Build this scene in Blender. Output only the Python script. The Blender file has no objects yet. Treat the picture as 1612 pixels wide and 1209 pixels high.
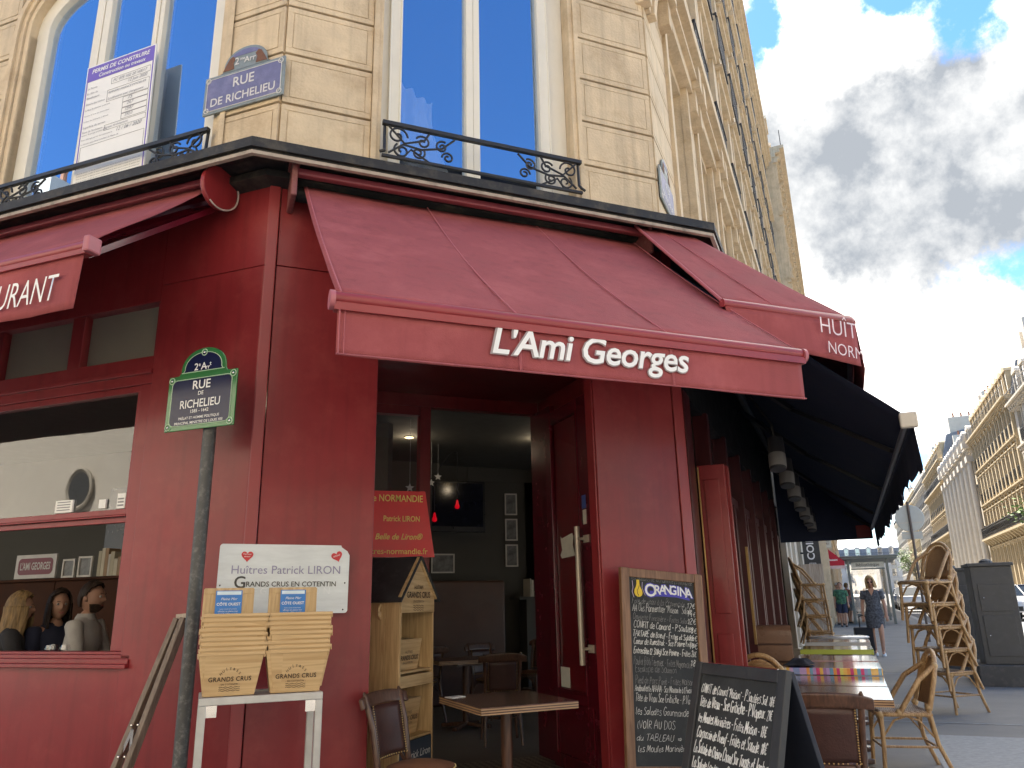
import bpy, bmesh, math, random
from mathutils import Vector, Matrix, Quaternion
R = math.radians
random.seed(7)
S = bpy.context.scene
COL = S.collection
# ------------------------------------------------------------------ camera
CAM_H = 1.35
PIT, YAW, ROLL = R(16.023), R(21.795), R(-1.199)
fw = Vector((math.sin(YAW)*math.cos(PIT), math.cos(YAW)*math.cos(PIT), math.sin(PIT)))
rt = Vector((math.cos(YAW), -math.sin(YAW), 0)); upv = rt.cross(fw)
cr = rt*math.cos(ROLL) + upv*math.sin(ROLL); cu = upv*math.cos(ROLL) - rt*math.sin(ROLL)
cam = bpy.data.cameras.new('camera'); cam_o = bpy.data.objects.new('camera', cam); COL.objects.link(cam_o)
cam.sensor_width = 36; cam.lens = 1209.39/1612*36; cam.clip_start = .05; cam.clip_end = 3000
cm = Matrix((cr, cu, -fw)).transposed().to_4x4(); cm.translation = (0, 0, CAM_H)
cam_o.matrix_world = cm
S.camera = cam_o
# ------------------------------------------------------------------ light
SUN_AZ, SUN_EL = R(24), R(60)
sunv = Vector((math.sin(SUN_AZ)*math.cos(SUN_EL), math.cos(SUN_AZ)*math.cos(SUN_EL), math.sin(SUN_EL)))
sl = bpy.data.lights.new('sun', 'SUN'); sl.energy = 3.2; sl.angle = R(.5); sl.color = (1, .93, .82)
so = bpy.data.objects.new('sun', sl); COL.objects.link(so); so.location = (0, 0, 60)
so.rotation_mode = 'QUATERNION'; so.rotation_quaternion = (-sunv).to_track_quat('-Z', 'Y')
S.view_settings.view_transform = 'Standard'; S.view_settings.look = 'None'
S.view_settings.exposure = 2.98; S.view_settings.gamma = 1; S.view_settings.use_curve_mapping = False
W = bpy.data.worlds.new('World'); S.world = W; W.use_nodes = True
def world():
    nt = W.node_tree; N = nt.nodes; L = nt.links; N.clear()
    out = N.new('ShaderNodeOutputWorld')
    sky = N.new('ShaderNodeTexSky'); sky.sky_type = 'NISHITA'; sky.sun_disc = False
    sky.sun_elevation = SUN_EL; sky.sun_rotation = SUN_AZ; sky.air_density = 1.0; sky.dust_density = .1; sky.ozone_density = 3.0
    b1 = N.new('ShaderNodeBackground'); b1.inputs[1].default_value = .065; hs = N.new('ShaderNodeHueSaturation'); hs.inputs['Saturation'].default_value = 1.2; hs.inputs['Value'].default_value = .62; L.new(sky.outputs[0], hs.inputs['Color']); L.new(hs.outputs[0], b1.inputs[0])
    tc = N.new('ShaderNodeTexCoord'); nor = N.new('ShaderNodeVectorMath'); nor.operation = 'NORMALIZE'
    L.new(tc.outputs['Generated'], nor.inputs[0])
    def dot(v):
        n = N.new('ShaderNodeVectorMath'); n.operation = 'DOT_PRODUCT'; L.new(nor.outputs[0], n.inputs[0]); n.inputs[1].default_value = v
        return n.outputs['Value']
    def ma(op, a, b=None, c=None):
        n = N.new('ShaderNodeMath'); n.operation = op
        for i, x in enumerate((a, b, c)):
            if x is None: continue
            if isinstance(x, (int, float)): n.inputs[i].default_value = x
            else: L.new(x, n.inputs[i])
        return n.outputs[0]
    def mr(x, a, b, c=0., d=1.):
        n = N.new('ShaderNodeMapRange'); n.interpolation_type = 'SMOOTHSTEP'; n.clamp = True
        L.new(x, n.inputs[0])
        for i, q in enumerate((a, b, c, d)): n.inputs[i+1].default_value = q
        return n.outputs[0]
    def noise(sc, det, rough, dist=0., off=(0, 0, 0)):
        mp = N.new('ShaderNodeMapping'); mp.inputs['Location'].default_value = off; L.new(nor.outputs[0], mp.inputs[0])
        n = N.new('ShaderNodeTexNoise'); n.inputs['Scale'].default_value = sc; n.inputs['Detail'].default_value = det
        n.inputs['Roughness'].default_value = rough; n.inputs['Distortion'].default_value = dist
        L.new(mp.outputs[0], n.inputs['Vector']); return n.outputs['Fac']
    def dirpx(x, y): return (fw*1209.39 + cr*(x-806) - cu*(y-604.5)).normalized()
    def blob(px, py, rx, ry, nz, k):
        c = dirpx(px, py); ex = dirpx(px+10, py)-c; ex = (ex-c*ex.dot(c)).normalized(); ey = c.cross(ex)
        a = ma('DIVIDE', ma('SUBTRACT', dot(ex), 0.), rx); b = ma('DIVIDE', dot(ey), ry)
        r = ma('SQRT', ma('ADD', ma('MULTIPLY', a, a), ma('MULTIPLY', b, b)))
        front = ma('LESS_THAN', dot(c), .2)
        return ma('ADD', ma('ADD', r, ma('MULTIPLY', ma('SUBTRACT', nz, .5), k)), ma('MULTIPLY', front, 9.))
    n1 = noise(4.2, 11, .58, .0); n2 = noise(8.5, 10, .62, .0, (3, 1, 2)); n3 = noise(2.3, 6, .55, .1, (5, 5, 1))
    cov = mr(dot(dirpx(1480, 420)), .45, .88)                      # the sunward part of the sky is clouded
    dens = ma('ADD', ma('MULTIPLY', cov, .52), ma('ADD', ma('MULTIPLY', n1, .72), ma('MULTIPLY', n2, .28)))
    mask = ma('MULTIPLY', mr(dens, .66, .80), mr(dot(dirpx(1480, 420)), -.35, .1))
    # two small blue gaps near the top edge, one low over the roofs
    for (x, y, rx, ry) in ((1206, 24, .022, .040), (1400, -8, .022, .014), (1535, -6, .030, .035), (1425, 745, .07, .05), (1590, 430, .045, .02)):
        mask = ma('MULTIPLY', mask, mr(blob(x, y, rx, ry, n2, 7.), .4, 1.5))
    nx = ma('ADD', ma('MULTIPLY', n1, .6), ma('MULTIPLY', n2, .4))
    dark = mr(blob(1490, 275, .255, .150, nx, 1.35), .62, 1.25, 1., 0.)
    dark2 = ma('MULTIPLY', mr(blob(1515, 595, .06, .02, n2, 2.4), .5, 1.3, 1., 0.), .45)
    dark3 = ma('MULTIPLY', mr(n3, .52, .7), ma('SUBTRACT', 1., cov))
    dk = ma('MAXIMUM', ma('MAXIMUM', dark, dark2), ma('MULTIPLY', dark3, .5))
    dk = ma('MULTIPLY', dk, ma('MULTIPLY', mr(n2, .28, .72, 1.10, .76), mr(n3, .3, .7, 1.05, .88)))
    dk = ma('MAXIMUM', dk, ma('MULTIPLY', mr(n1, .52, .74), .14))
    ramp = N.new('ShaderNodeMixRGB'); L.new(dk, ramp.inputs[0])
    ramp.inputs[1].default_value = (1, .955, .88, 1); ramp.inputs[2].default_value = (.150, .162, .178, 1)
    b2 = N.new('ShaderNodeBackground'); b2.inputs[1].default_value = CLOUD; L.new(ramp.outputs[0], b2.inputs[0])
    mx = N.new('ShaderNodeMixShader'); L.new(mask, mx.inputs[0]); L.new(b1.outputs[0], mx.inputs[1]); L.new(b2.outputs[0], mx.inputs[2])
    L.new(mx.outputs[0], out.inputs[0])
CLOUD = .44
world()
# ------------------------------------------------------------------ frames of the three facades (x along, y into the house, z up)
def frame(x, y, deg, z=0.): return Matrix.Translation((x, y, z)) @ Matrix.Rotation(R(deg), 4, 'Z')
FC = Matrix.Identity(4)                 # corner front: x right, wall plane y = 5
FL = frame(.23, 5., -42.05)             # left street: x = -s
FR = frame(3.458, 5., 45.6)             # right street: x = s, y = -d
def gz(s): return max(0., s-3.)*.01     # the right street climbs gently
def RP(s, d=0., z=0.): return FR @ Vector((s, -d, z+gz(s)))
def LP(s, d=0., z=0.): return FL @ Vector((-s, -d, z))
# ------------------------------------------------------------------ object helpers
def tag(o, label=None, cat=None, group=None, kind=None):
    if label: o['label'] = label
    if cat: o['category'] = cat
    if group: o['group'] = group
    if kind: o['kind'] = kind
    return o
def empty(name, M, label=None, cat=None, group=None, kind=None):
    o = bpy.data.objects.new(name, None); COL.objects.link(o); o.empty_display_size = .1
    o.matrix_world = M if isinstance(M, Matrix) else Matrix.Translation(M)
    return tag(o, label, cat, group, kind)
KIDS = {}
def link(o, parent):
    COL.objects.link(o)
    if parent is not None:
        o.parent = parent; KIDS.setdefault(parent, []).append(o)
    return o
def dup(root, M, label=None, cat=None, group=None):
    def cp(o, par):
        c = o.copy(); COL.objects.link(c)
        if par is not None: c.parent = par; KIDS.setdefault(par, []).append(c)
        for k in KIDS.get(o, []): cp(k, c)
        return c
    c = cp(root, None); c.matrix_world = M
    return tag(c, label, cat, group)
def dup_part(o, parent, M):
    c = o.copy(); COL.objects.link(c); c.parent = parent; c.matrix_local = M; KIDS.setdefault(parent, []).append(c)
    for k in KIDS.get(o, []): dup_part(k, c, k.matrix_local.copy())
    return c
class MB:
    def __init__(s, M=None): s.v = []; s.f = []; s.m = []; s.M = M; s.mi = 0
    def add(s, vs, fs):
        b = len(s.v)
        for p in vs:
            p = Vector(p); s.v.append(s.M @ p if s.M else p)
        for f in fs: s.f.append([b+i for i in f]); s.m.append(s.mi)
        return s
    def box(s, x0, x1, y0, y1, z0, z1):
        return s.add([(x0,y0,z0),(x1,y0,z0),(x1,y1,z0),(x0,y1,z0),(x0,y0,z1),(x1,y0,z1),(x1,y1,z1),(x0,y1,z1)],
                     [(0,3,2,1),(4,5,6,7),(0,1,5,4),(1,2,6,5),(2,3,7,6),(3,0,4,7)])
    def boxm(s, M, sx, sy, sz):
        vs = [M @ Vector((x*sx/2, y*sy/2, z*sz/2)) for z in (-1,1) for x, y in ((-1,-1),(1,-1),(1,1),(-1,1))]
        return s.add(vs, [(0,3,2,1),(4,5,6,7),(0,1,5,4),(1,2,6,5),(2,3,7,6),(3,0,4,7)])
    def bar(s, p, q, w, h, up=(0,0,1)):
        p = Vector(p); q = Vector(q); d = q-p; z = d.normalized(); x = Vector(up).cross(z)
        if x.length < 1e-4: x = Vector((1,0,0)).cross(z)
        x.normalize(); y = z.cross(x); M = Matrix((x,y,z)).transposed().to_4x4(); M.translation = (p+q)/2
        return s.boxm(M, w, h, d.length)
    def tube(s, pts, r, n=8, closed=False):
        pts = [Vector(p) for p in pts]; m = len(pts); rr = r if isinstance(r, (list, tuple)) else [r]*m
        prev = None; vs = []
        for i, p in enumerate(pts):
            if closed: t = pts[(i+1) % m]-pts[i-1]
            else: t = pts[min(i+1, m-1)]-pts[max(i-1, 0)]
            if t.length < 1e-7: t = Vector((0,0,1))
            t.normalize()
            if prev is None:
                a = Vector((0,0,1)) if abs(t.z) < .9 else Vector((1,0,0)); u = t.cross(a).normalized()
            else:
                u = (prev-t*prev.dot(t))
                u = u.normalized() if u.length > 1e-5 else t.orthogonal().normalized()
            prev = u; w = t.cross(u)
            for k in range(n):
                a = 2*math.pi*k/n; vs.append(p+(u*math.cos(a)+w*math.sin(a))*rr[i])
        fs = []
        for i in range(m if closed else m-1):
            for k in range(n):
                j = (i+1) % m
                fs.append((i*n+k, i*n+(k+1) % n, j*n+(k+1) % n, j*n+k))
        if not closed: fs.append(list(range(n-1,-1,-1))); fs.append([(m-1)*n+k for k in range(n)])
        return s.add(vs, fs)
    def lathe(s, prof, n=24, M=None):
        vs = []; fs = []; m = len(prof)
        for r, z in prof:
            for k in range(n):
                a = 2*math.pi*k/n; p = Vector((r*math.cos(a), r*math.sin(a), z)); vs.append(M @ p if M else p)
        for i in range(m-1):
            for k in range(n): fs.append((i*n+k, i*n+(k+1) % n, (i+1)*n+(k+1) % n, (i+1)*n+k))
        fs.append(list(range(n-1,-1,-1))); fs.append([(m-1)*n+k for k in range(n)])
        return s.add(vs, fs)
    def prism(s, poly, h0, h1, M=None):                 # poly in XY, extruded along Z of M
        n = len(poly); T = M or Matrix.Identity(4)
        vs = [T @ Vector((x, y, h0)) for x, y in poly]+[T @ Vector((x, y, h1)) for x, y in poly]
        fs = [list(range(n-1,-1,-1)), list(range(n, 2*n))]+[(i, (i+1) % n, n+(i+1) % n, n+i) for i in range(n)]
        return s.add(vs, fs)
    def grid(s, fn, nu, nv, closed=False):
        vs = [fn(i/nu, j/nv) for j in range(nv+1) for i in range(nu+1)]
        return s.add(vs, [(j*(nu+1)+i, j*(nu+1)+i+1, (j+1)*(nu+1)+i+1, (j+1)*(nu+1)+i) for j in range(nv) for i in range(nu)])
    def loft(s, rings, n=16):                            # rings: (center, rx, ry[, tilt axis matrix])
        vs = []; fs = []; m = len(rings)
        for rg in rings:
            c = Vector(rg[0]); T = rg[3] if len(rg) > 3 else Matrix.Identity(3)
            for k in range(n):
                a = 2*math.pi*k/n; vs.append(c+T @ Vector((rg[1]*math.cos(a), rg[2]*math.sin(a), 0)))
        for i in range(m-1):
            for k in range(n): fs.append((i*n+k, i*n+(k+1) % n, (i+1)*n+(k+1) % n, (i+1)*n+k))
        fs.append(list(range(n-1,-1,-1))); fs.append([(m-1)*n+k for k in range(n)])
        return s.add(vs, fs)
    def ball(s, c, r, n=12, sq=(1,1,1)):
        c = Vector(c); prof = [(max(1e-4, math.sin(math.pi*i/n))*r, -math.cos(math.pi*i/n)*r) for i in range(n+1)]
        return s.lathe(prof, n+4, Matrix.Translation(c) @ Matrix.Diagonal((sq[0], sq[1], sq[2], 1)))
    def build(s, name, mat, parent=None, smooth=None, bevel=0, solid=0, seg=2):
        me = bpy.data.meshes.new(name); me.from_pydata([tuple(p) for p in s.v], [], s.f)
        mats = mat if isinstance(mat, (list, tuple)) else [mat]
        for m in mats: me.materials.append(m)
        if len(mats) > 1: me.polygons.foreach_set('material_index', s.m)
        me.validate(); me.update()
        bm = bmesh.new(); bm.from_mesh(me); bmesh.ops.recalc_face_normals(bm, faces=bm.faces); bm.to_mesh(me); bm.free()
        if smooth is not None:
            me.polygons.foreach_set('use_smooth', [True]*len(me.polygons)); me.set_sharp_from_angle(angle=R(smooth))
        o = bpy.data.objects.new(name, me); link(o, parent)
        if solid: md = o.modifiers.new('solid', 'SOLIDIFY'); md.thickness = solid; md.offset = 0
        if bevel:
            md = o.modifiers.new('bevel', 'BEVEL'); md.width = bevel; md.segments = seg; md.limit_method = 'ANGLE'; md.angle_limit = R(40)
        return o
    def build_each(s, name, mat, parent=None, **kw):
        """every loose piece becomes a part of its own"""
        par = list(range(len(s.v)))
        def fd(a):
            while par[a] != a: par[a] = par[par[a]]; a = par[a]
            return a
        for f in s.f:
            for q in f[1:]: par[fd(q)] = fd(f[0])
        grp = {}
        for f, m in zip(s.f, s.m): grp.setdefault(fd(f[0]), []).append((f, m))
        out = []
        for fs in grp.values():
            idx = {}; mb = MB()
            for f, m in fs:
                for q in f:
                    if q not in idx: idx[q] = len(mb.v); mb.v.append(s.v[q])
                mb.f.append([idx[q] for q in f]); mb.m.append(m)
            out.append(mb.build(name, mat, parent, **kw))
        return out
RX90 = Matrix.Rotation(R(90), 4, 'X')
def T3(x, y, z): return Matrix.Translation((x, y, z))
def text(body, M, mat, parent, width=None, height=None, size=1., shear=0., bold=0., extrude=.0012, align='CENTER', name='lettering', spacing=1., squash=None):
    """flat lettering standing 1 mm proud of its board: M places its baseline, x right, y up, z to the viewer"""
    cu_ = bpy.data.curves.new('t', 'FONT'); cu_.body = body; cu_.align_x = align; cu_.shear = shear; cu_.space_character = spacing
    cu_.offset = bold; cu_.extrude = 0; cu_.resolution_u = 3; cu_.size = 1
    t = bpy.data.objects.new('t', cu_); COL.objects.link(t)
    dg = bpy.context.evaluated_depsgraph_get(); me = bpy.data.meshes.new_from_object(t.evaluated_get(dg))
    bpy.data.objects.remove(t); bpy.data.curves.remove(cu_)
    xs = [v.co.x for v in me.vertices]
    if not xs: return None
    w = max(xs)-min(xs); kx = ky = size
    if height: kx = ky = height/.70
    if width:
        kx = width/w
        if not height: ky = kx
    if squash: ky = kx*squash
    me.transform(M @ Matrix.Translation((0, 0, extrude)) @ Matrix.Diagonal((kx, ky, 1, 1)))
    me.materials.clear(); me.materials.append(mat); me.name = name
    o = bpy.data.objects.new(name, me); link(o, parent)
    return o
def texts(items, name, mat, parent, pre=None, **kw):
    """several lines of writing of one colour, each line a piece of its own"""
    for body, M, opt in items:
        k = dict(kw); k.update(opt); text(body, pre @ M if pre else M, mat, parent, name=name, **k)
# ------------------------------------------------------------------ chalk handwriting: single strokes on a small grid
GL_ = {}
for ln in '''a|3.3|3,3.4 2,4 .6,3.2 .4,1.2 1.4,.1 2.7,1 3,3.6 2.9,.9 3.5,.1
b|3.2|.4,6.2 .4,.2;.4,2.6 1.6,4 2.9,3 2.8,1 1.6,.1 .4,.8
c|2.9|2.8,3.2 1.9,4 .7,3.2 .4,1.4 1.3,.1 2.8,.8
d|3.4|2.9,3.3 1.8,4 .6,3 .5,1 1.5,.1 2.8,1.2;3,6.2 2.9,.6 3.5,.1
e|3.0|.5,2.1 2.6,2.4 2.2,3.8 1.2,3.9 .5,2.4 .7,.7 1.7,.1 2.9,.9
f|2.4|2.6,5.6 1.8,6.1 1.2,5 1.1,-.4 .5,-1.6;.2,3.5 2.3,3.6
g|3.2|2.8,3.4 1.8,4 .6,3 .7,1.3 1.8,.6 2.8,1.8 2.9,3.8 2.8,-1 1.7,-2 .5,-1.3
h|3.2|.5,6.2 .5,.1;.5,2.4 1.6,3.9 2.6,3.4 2.7,.6 3.3,.1
i|1.5|.8,3.8 .8,.7 1.4,.1;.9,5.1 1.0,5.4
j|1.5|1.1,3.8 1.1,-1.2 .1,-2;1.1,5.1 1.2,5.4
k|3.0|.5,6.2 .5,.1;2.6,3.9 .6,2 2.8,.1
l|1.6|.7,6.2 .6,.9 1.4,.1
m|4.6|.3,3.8 .4,.1;.4,2.6 1.3,3.9 2,3.2 2,.1;2,2.6 3,3.9 3.8,3.2 3.8,.6 4.4,.1
n|3.2|.4,3.8 .5,.1;.5,2.5 1.6,3.9 2.6,3.3 2.7,.7 3.3,.1
o|3.1|1.7,4 .6,3 .5,1 1.6,.1 2.7,1 2.7,3 1.7,4
p|3.1|.5,3.8 .5,-2;.5,2.8 1.7,4 2.8,3 2.7,1 1.6,.2 .5,1
q|3.1|2.8,3.4 1.7,4 .6,3 .6,1 1.7,.2 2.7,1;2.8,3.8 2.8,-2
r|2.4|.5,3.8 .6,.1;.6,2.4 1.3,3.7 2.3,3.8
s|2.5|2.3,3.5 1.3,4 .5,3.1 2.1,1.6 2.1,.4 1,.1 .3,.7
t|2.4|1.2,5.8 1.1,.9 1.7,.1 2.4,.4;.2,3.8 2.3,3.9
u|3.2|.4,3.8 .5,1 1.3,.1 2.5,1.2 2.6,3.8 2.6,.7 3.2,.1
v|2.8|.3,3.8 1.4,.1 2.6,3.9
w|4.0|.3,3.8 1.1,.1 2,3.2 2.9,.1 3.8,3.9
x|2.8|.4,3.8 2.6,.1;2.5,3.9 .3,.1
y|2.9|.4,3.8 1.5,.6;2.7,3.9 1.4,.2 .3,-2
z|2.8|.4,3.8 2.5,3.8 .4,.1 2.6,.2
A|3.6|.1,0 1.7,6.1 3.3,0;.8,2.2 2.8,2.4
B|3.3|.5,6 .5,0;.5,6 2.3,5.8 2.4,3.6 .6,3.2 2.7,2.8 2.8,.4 .5,0
C|3.4|3.1,5 1.9,6.1 .6,4.4 .4,1.8 1.6,0 3.2,1
D|3.4|.5,6 .5,0;.4,6 2.4,5.4 3,3 2.3,.6 .5,0
E|3.0|2.7,6 .5,5.9 .5,0 2.8,.1;.5,3.1 2.2,3.2
F|2.9|2.8,6 .5,5.9 .5,0;.5,3.1 2.1,3.2
G|3.5|3.1,5.1 1.9,6.1 .6,4.4 .5,1.6 1.8,0 3,1 3.1,2.7 2,2.7
H|3.4|.5,6 .5,0;2.9,6 2.9,0;.5,3 2.9,3.1
I|1.3|.6,6 .6,0
J|2.4|1.8,6 1.8,.8 1,0 .2,.8
L|2.8|.8,6.1 .5,.2 2.7,.2
M|4.2|.4,0 .8,6 2,1.4 3.3,6 3.7,0
N|3.5|.5,0 .6,6 2.8,.1 2.9,6.1
O|3.7|1.8,6.1 .6,4.6 .6,1.4 1.8,0 3.1,1.4 3.1,4.6 1.8,6.1
P|3.2|.5,6 .5,-.3;.4,5.9 2.3,6 2.8,4.4 2,3 .6,2.9
R|3.4|.5,6 .5,0;.4,5.9 2.3,6 2.7,4.4 2,3.1 .6,3 2.9,0
S|3.0|2.6,5.2 1.5,6.1 .5,4.8 2.5,2 2.4,.5 1.2,0 .3,.8
T|3.1|.1,5.9 3,6.1;1.5,6 1.5,0
U|3.5|.5,6 .6,1.2 1.7,0 2.8,1.2 2.9,6
V|3.3|.2,6 1.6,0 3,6.1
0|2.9|1.4,6 .5,4.4 .5,1.6 1.4,0 2.4,1.6 2.4,4.4 1.4,6
1|1.6|.2,4.6 1,6 1,0
2|2.9|.4,4.8 1.4,6 2.4,4.8 .4,.2 2.6,.1
3|2.9|.5,5.6 1.6,6 2.3,4.8 1.3,3.3 2.4,1.6 1.5,0 .4,.6
4|2.9|1.7,6 .3,2.2 2.6,2.2;1.9,3.6 1.9,0
5|2.9|2.4,6 .7,6 .5,3.5 1.8,3.6 2.4,1.8 1.4,0 .4,.5
6|2.9|2,6 .7,3.4 .6,1.2 1.5,0 2.4,1.4 1.5,2.9 .6,1.8
7|2.7|.3,6 2.5,6 1,0
8|2.9|1.4,3.2 .6,4.6 1.4,6 2.2,4.6 1.4,3.2 .4,1.6 1.4,0 2.4,1.6 1.4,3.2
9|2.9|2.3,4.6 1.4,3.2 .5,4.6 1.4,6 2.3,4.8 2.1,2 1.2,0
€|3.2|3,5.2 2,6 .9,4.4 .9,1.6 2,0 3,.8;.2,3.6 2.3,3.7;.2,2.5 2.1,2.5
-|2.4|.3,2.5 2.0,2.6
.|1.2|.5,.1 .6,.3
'|1.0|.5,6.2 .4,5
"|1.6|.4,6.2 .3,5;1.1,6.2 1,5
(|1.8|1.5,6.6 .6,4.6 .6,1.2 1.5,-.8
)|1.8|.3,6.6 1.2,4.6 1.2,1.2 .3,-.8
>|4.2|.1,3.4 3.2,3.3;.1,2.2 3.2,2.1;2.2,4.4 3.9,2.7 2.2,1.0'''.split('\n'):
    c_, w_, st_ = ln[0], *ln[2:].split('|')
    GL_[c_] = (float(w_), [[tuple(map(float, p.split(','))) for p in s_.split(' ')] for s_ in st_.split(';')])
ACC = {'é':('e','1.3,4.9 2.2,5.8'), 'è':('e','.9,5.8 1.8,4.9'), 'ê':('e','.7,4.9 1.5,5.8 2.3,4.9'), 'ô':('o','.7,4.9 1.6,5.8 2.5,4.9'), 'à':('a','1,5.8 1.9,4.9'), 'â':('a','.7,4.9 1.6,5.8 2.5,4.9'), 'û':('u','.7,4.9 1.6,5.8 2.5,4.9'), 'ç':('c','1.6,.1 1.9,-.9 1.1,-1.2')}
def crom(pts, k=3):
    if len(pts) < 3: return pts
    P = [pts[0]]+pts+[pts[-1]]; out = []
    for i in range(1, len(P)-2):
        a, b, c, d = P[i-1:i+3]
        for j in range(k):
            t = j/k; out.append(tuple(.5*(2*b[q]+(c[q]-a[q])*t+(2*a[q]-5*b[q]+4*c[q]-d[q])*t*t+(3*b[q]-a[q]-3*c[q]+d[q])*t**3) for q in (0,1)))
    return out+[pts[-1]]
def hand(body, M, width, xh, m, parent, rnd, r=.0016, slant=.18, name='handwriting'):
    """one chalk line: M places its start on the slate (x right, y up, z out); xh = height of a capital"""
    pen = []; x = 0
    for ch in body:
        if ch == ' ': x += 2.0; continue
        base, extra = (ACC[ch][0], ACC[ch][1]) if ch in ACC else (ch, None)
        if base not in GL_: x += 1.5; continue
        w, st = GL_[base]; st = [list(s_) for s_ in st]
        if extra: st.append([tuple(map(float, p.split(','))) for p in extra.split(' ')])
        sc = rnd.uniform(.88,1.16)*(1.12 if ch.isupper() else 1); dy = rnd.uniform(-.35,.35)
        for s_ in st: pen.append([(x+(px+py*slant)*sc+rnd.uniform(-.12,.12), py*sc+dy+rnd.uniform(-.14,.14)) for px, py in crom(s_)])
        x += w*sc*.96+.45
    ky = xh/6; kx = width/max(x, 1); mb = MB(M)
    for s_ in pen:
        q = [(px*kx, py*ky, .0006) for px, py in s_]; rr = r*rnd.uniform(.75,1.25)
        mb.tube(q, [rr*rnd.uniform(.7,1.15) for _ in q], 4)
    return mb.build(name, m, parent)
# ------------------------------------------------------------------ materials
MATS = {}
def mat(name, col, rough=.6, metal=0., var=.12, scale=6., bump=0., bscale=40., coat=0., spec=.5, stain=None, streak=0., emit=None, stretch=(1,1,1)):
    """Principled with noise-broken colour and roughness; stain = (colour, amount, scale)"""
    if name in MATS: return MATS[name]
    m = bpy.data.materials.new(name); m.use_nodes = True; nt = m.node_tree; N = nt.nodes; L = nt.links
    b = N['Principled BSDF']; b.inputs['Metallic'].default_value = metal
    b.inputs['Specular IOR Level'].default_value = spec; b.inputs['Coat Weight'].default_value = coat; b.inputs['Coat Roughness'].default_value = .12
    tc = N.new('ShaderNodeTexCoord'); mp = N.new('ShaderNodeMapping'); L.new(tc.outputs['Object'], mp.inputs[0]); mp.inputs['Scale'].default_value = stretch
    nz = N.new('ShaderNodeTexNoise'); nz.inputs['Scale'].default_value = scale; nz.inputs['Detail'].default_value = 7; nz.inputs['Roughness'].default_value = .62
    L.new(mp.outputs[0], nz.inputs['Vector'])
    r = N.new('ShaderNodeValToRGB'); r.color_ramp.elements[0].position = .3; r.color_ramp.elements[1].position = .7
    c = Vector(col[:3])
    r.color_ramp.elements[0].color = (*(c*(1-var)), 1); r.color_ramp.elements[1].color = (*[min(1, x*(1+var)) for x in c], 1)
    L.new(nz.outputs['Fac'], r.inputs[0]); cur = r.outputs[0]
    if streak:
        mp2 = N.new('ShaderNodeMapping'); mp2.inputs['Scale'].default_value = (9, 9, .5); L.new(tc.outputs['Object'], mp2.inputs[0])
        n2 = N.new('ShaderNodeTexNoise'); n2.inputs['Scale'].default_value = 1.6; n2.inputs['Detail'].default_value = 6; L.new(mp2.outputs[0], n2.inputs['Vector'])
        r2 = N.new('ShaderNodeValToRGB'); r2.color_ramp.elements[0].position = .5; r2.color_ramp.elements[1].position = .78
        r2.color_ramp.elements[0].color = (1,1,1,1); r2.color_ramp.elements[1].color = (1-streak, 1-streak, 1-streak, 1)
        L.new(n2.outputs['Fac'], r2.inputs[0]); mm = N.new('ShaderNodeMixRGB'); mm.blend_type = 'MULTIPLY'; mm.inputs[0].default_value = 1
        L.new(cur, mm.inputs[1]); L.new(r2.outputs[0], mm.inputs[2]); cur = mm.outputs[0]
    if stain:
        sc, am, ss = stain
        n3 = N.new('ShaderNodeTexNoise'); n3.inputs['Scale'].default_value = ss; n3.inputs['Detail'].default_value = 8; n3.inputs['Roughness'].default_value = .7
        L.new(tc.outputs['Object'], n3.inputs['Vector'])
        r3 = N.new('ShaderNodeValToRGB'); r3.color_ramp.elements[0].position = .5; r3.color_ramp.elements[1].position = .72
        r3.color_ramp.elements[0].color = (0,0,0,1); r3.color_ramp.elements[1].color = (am, am, am, 1); L.new(n3.outputs['Fac'], r3.inputs[0])
        mm = N.new('ShaderNodeMixRGB'); L.new(r3.outputs[0], mm.inputs[0]); L.new(cur, mm.inputs[1]); mm.inputs[2].default_value = (*sc, 1); cur = mm.outputs[0]
    L.new(cur, b.inputs['Base Color'])
    mr = N.new('ShaderNodeMapRange'); L.new(nz.outputs['Fac'], mr.inputs[0])
    for i, q in enumerate((.3, .7, max(.02, rough*.85), min(1, rough*1.15))): mr.inputs[i+1].default_value = q
    L.new(mr.outputs[0], b.inputs['Roughness'])
    if bump:
        nb = N.new('ShaderNodeTexNoise'); nb.inputs['Scale'].default_value = bscale; nb.inputs['Detail'].default_value = 6; L.new(mp.outputs[0], nb.inputs['Vector'])
        bp = N.new('ShaderNodeBump'); bp.inputs['Strength'].default_value = bump; bp.inputs['Distance'].default_value = .01; L.new(nb.outputs['Fac'], bp.inputs['Height'])
        L.new(bp.outputs[0], b.inputs['Normal'])
    if emit: b.inputs['Emission Color'].default_value = (*emit[0], 1); b.inputs['Emission Strength'].default_value = emit[1]
    MATS[name] = m; return m
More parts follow.
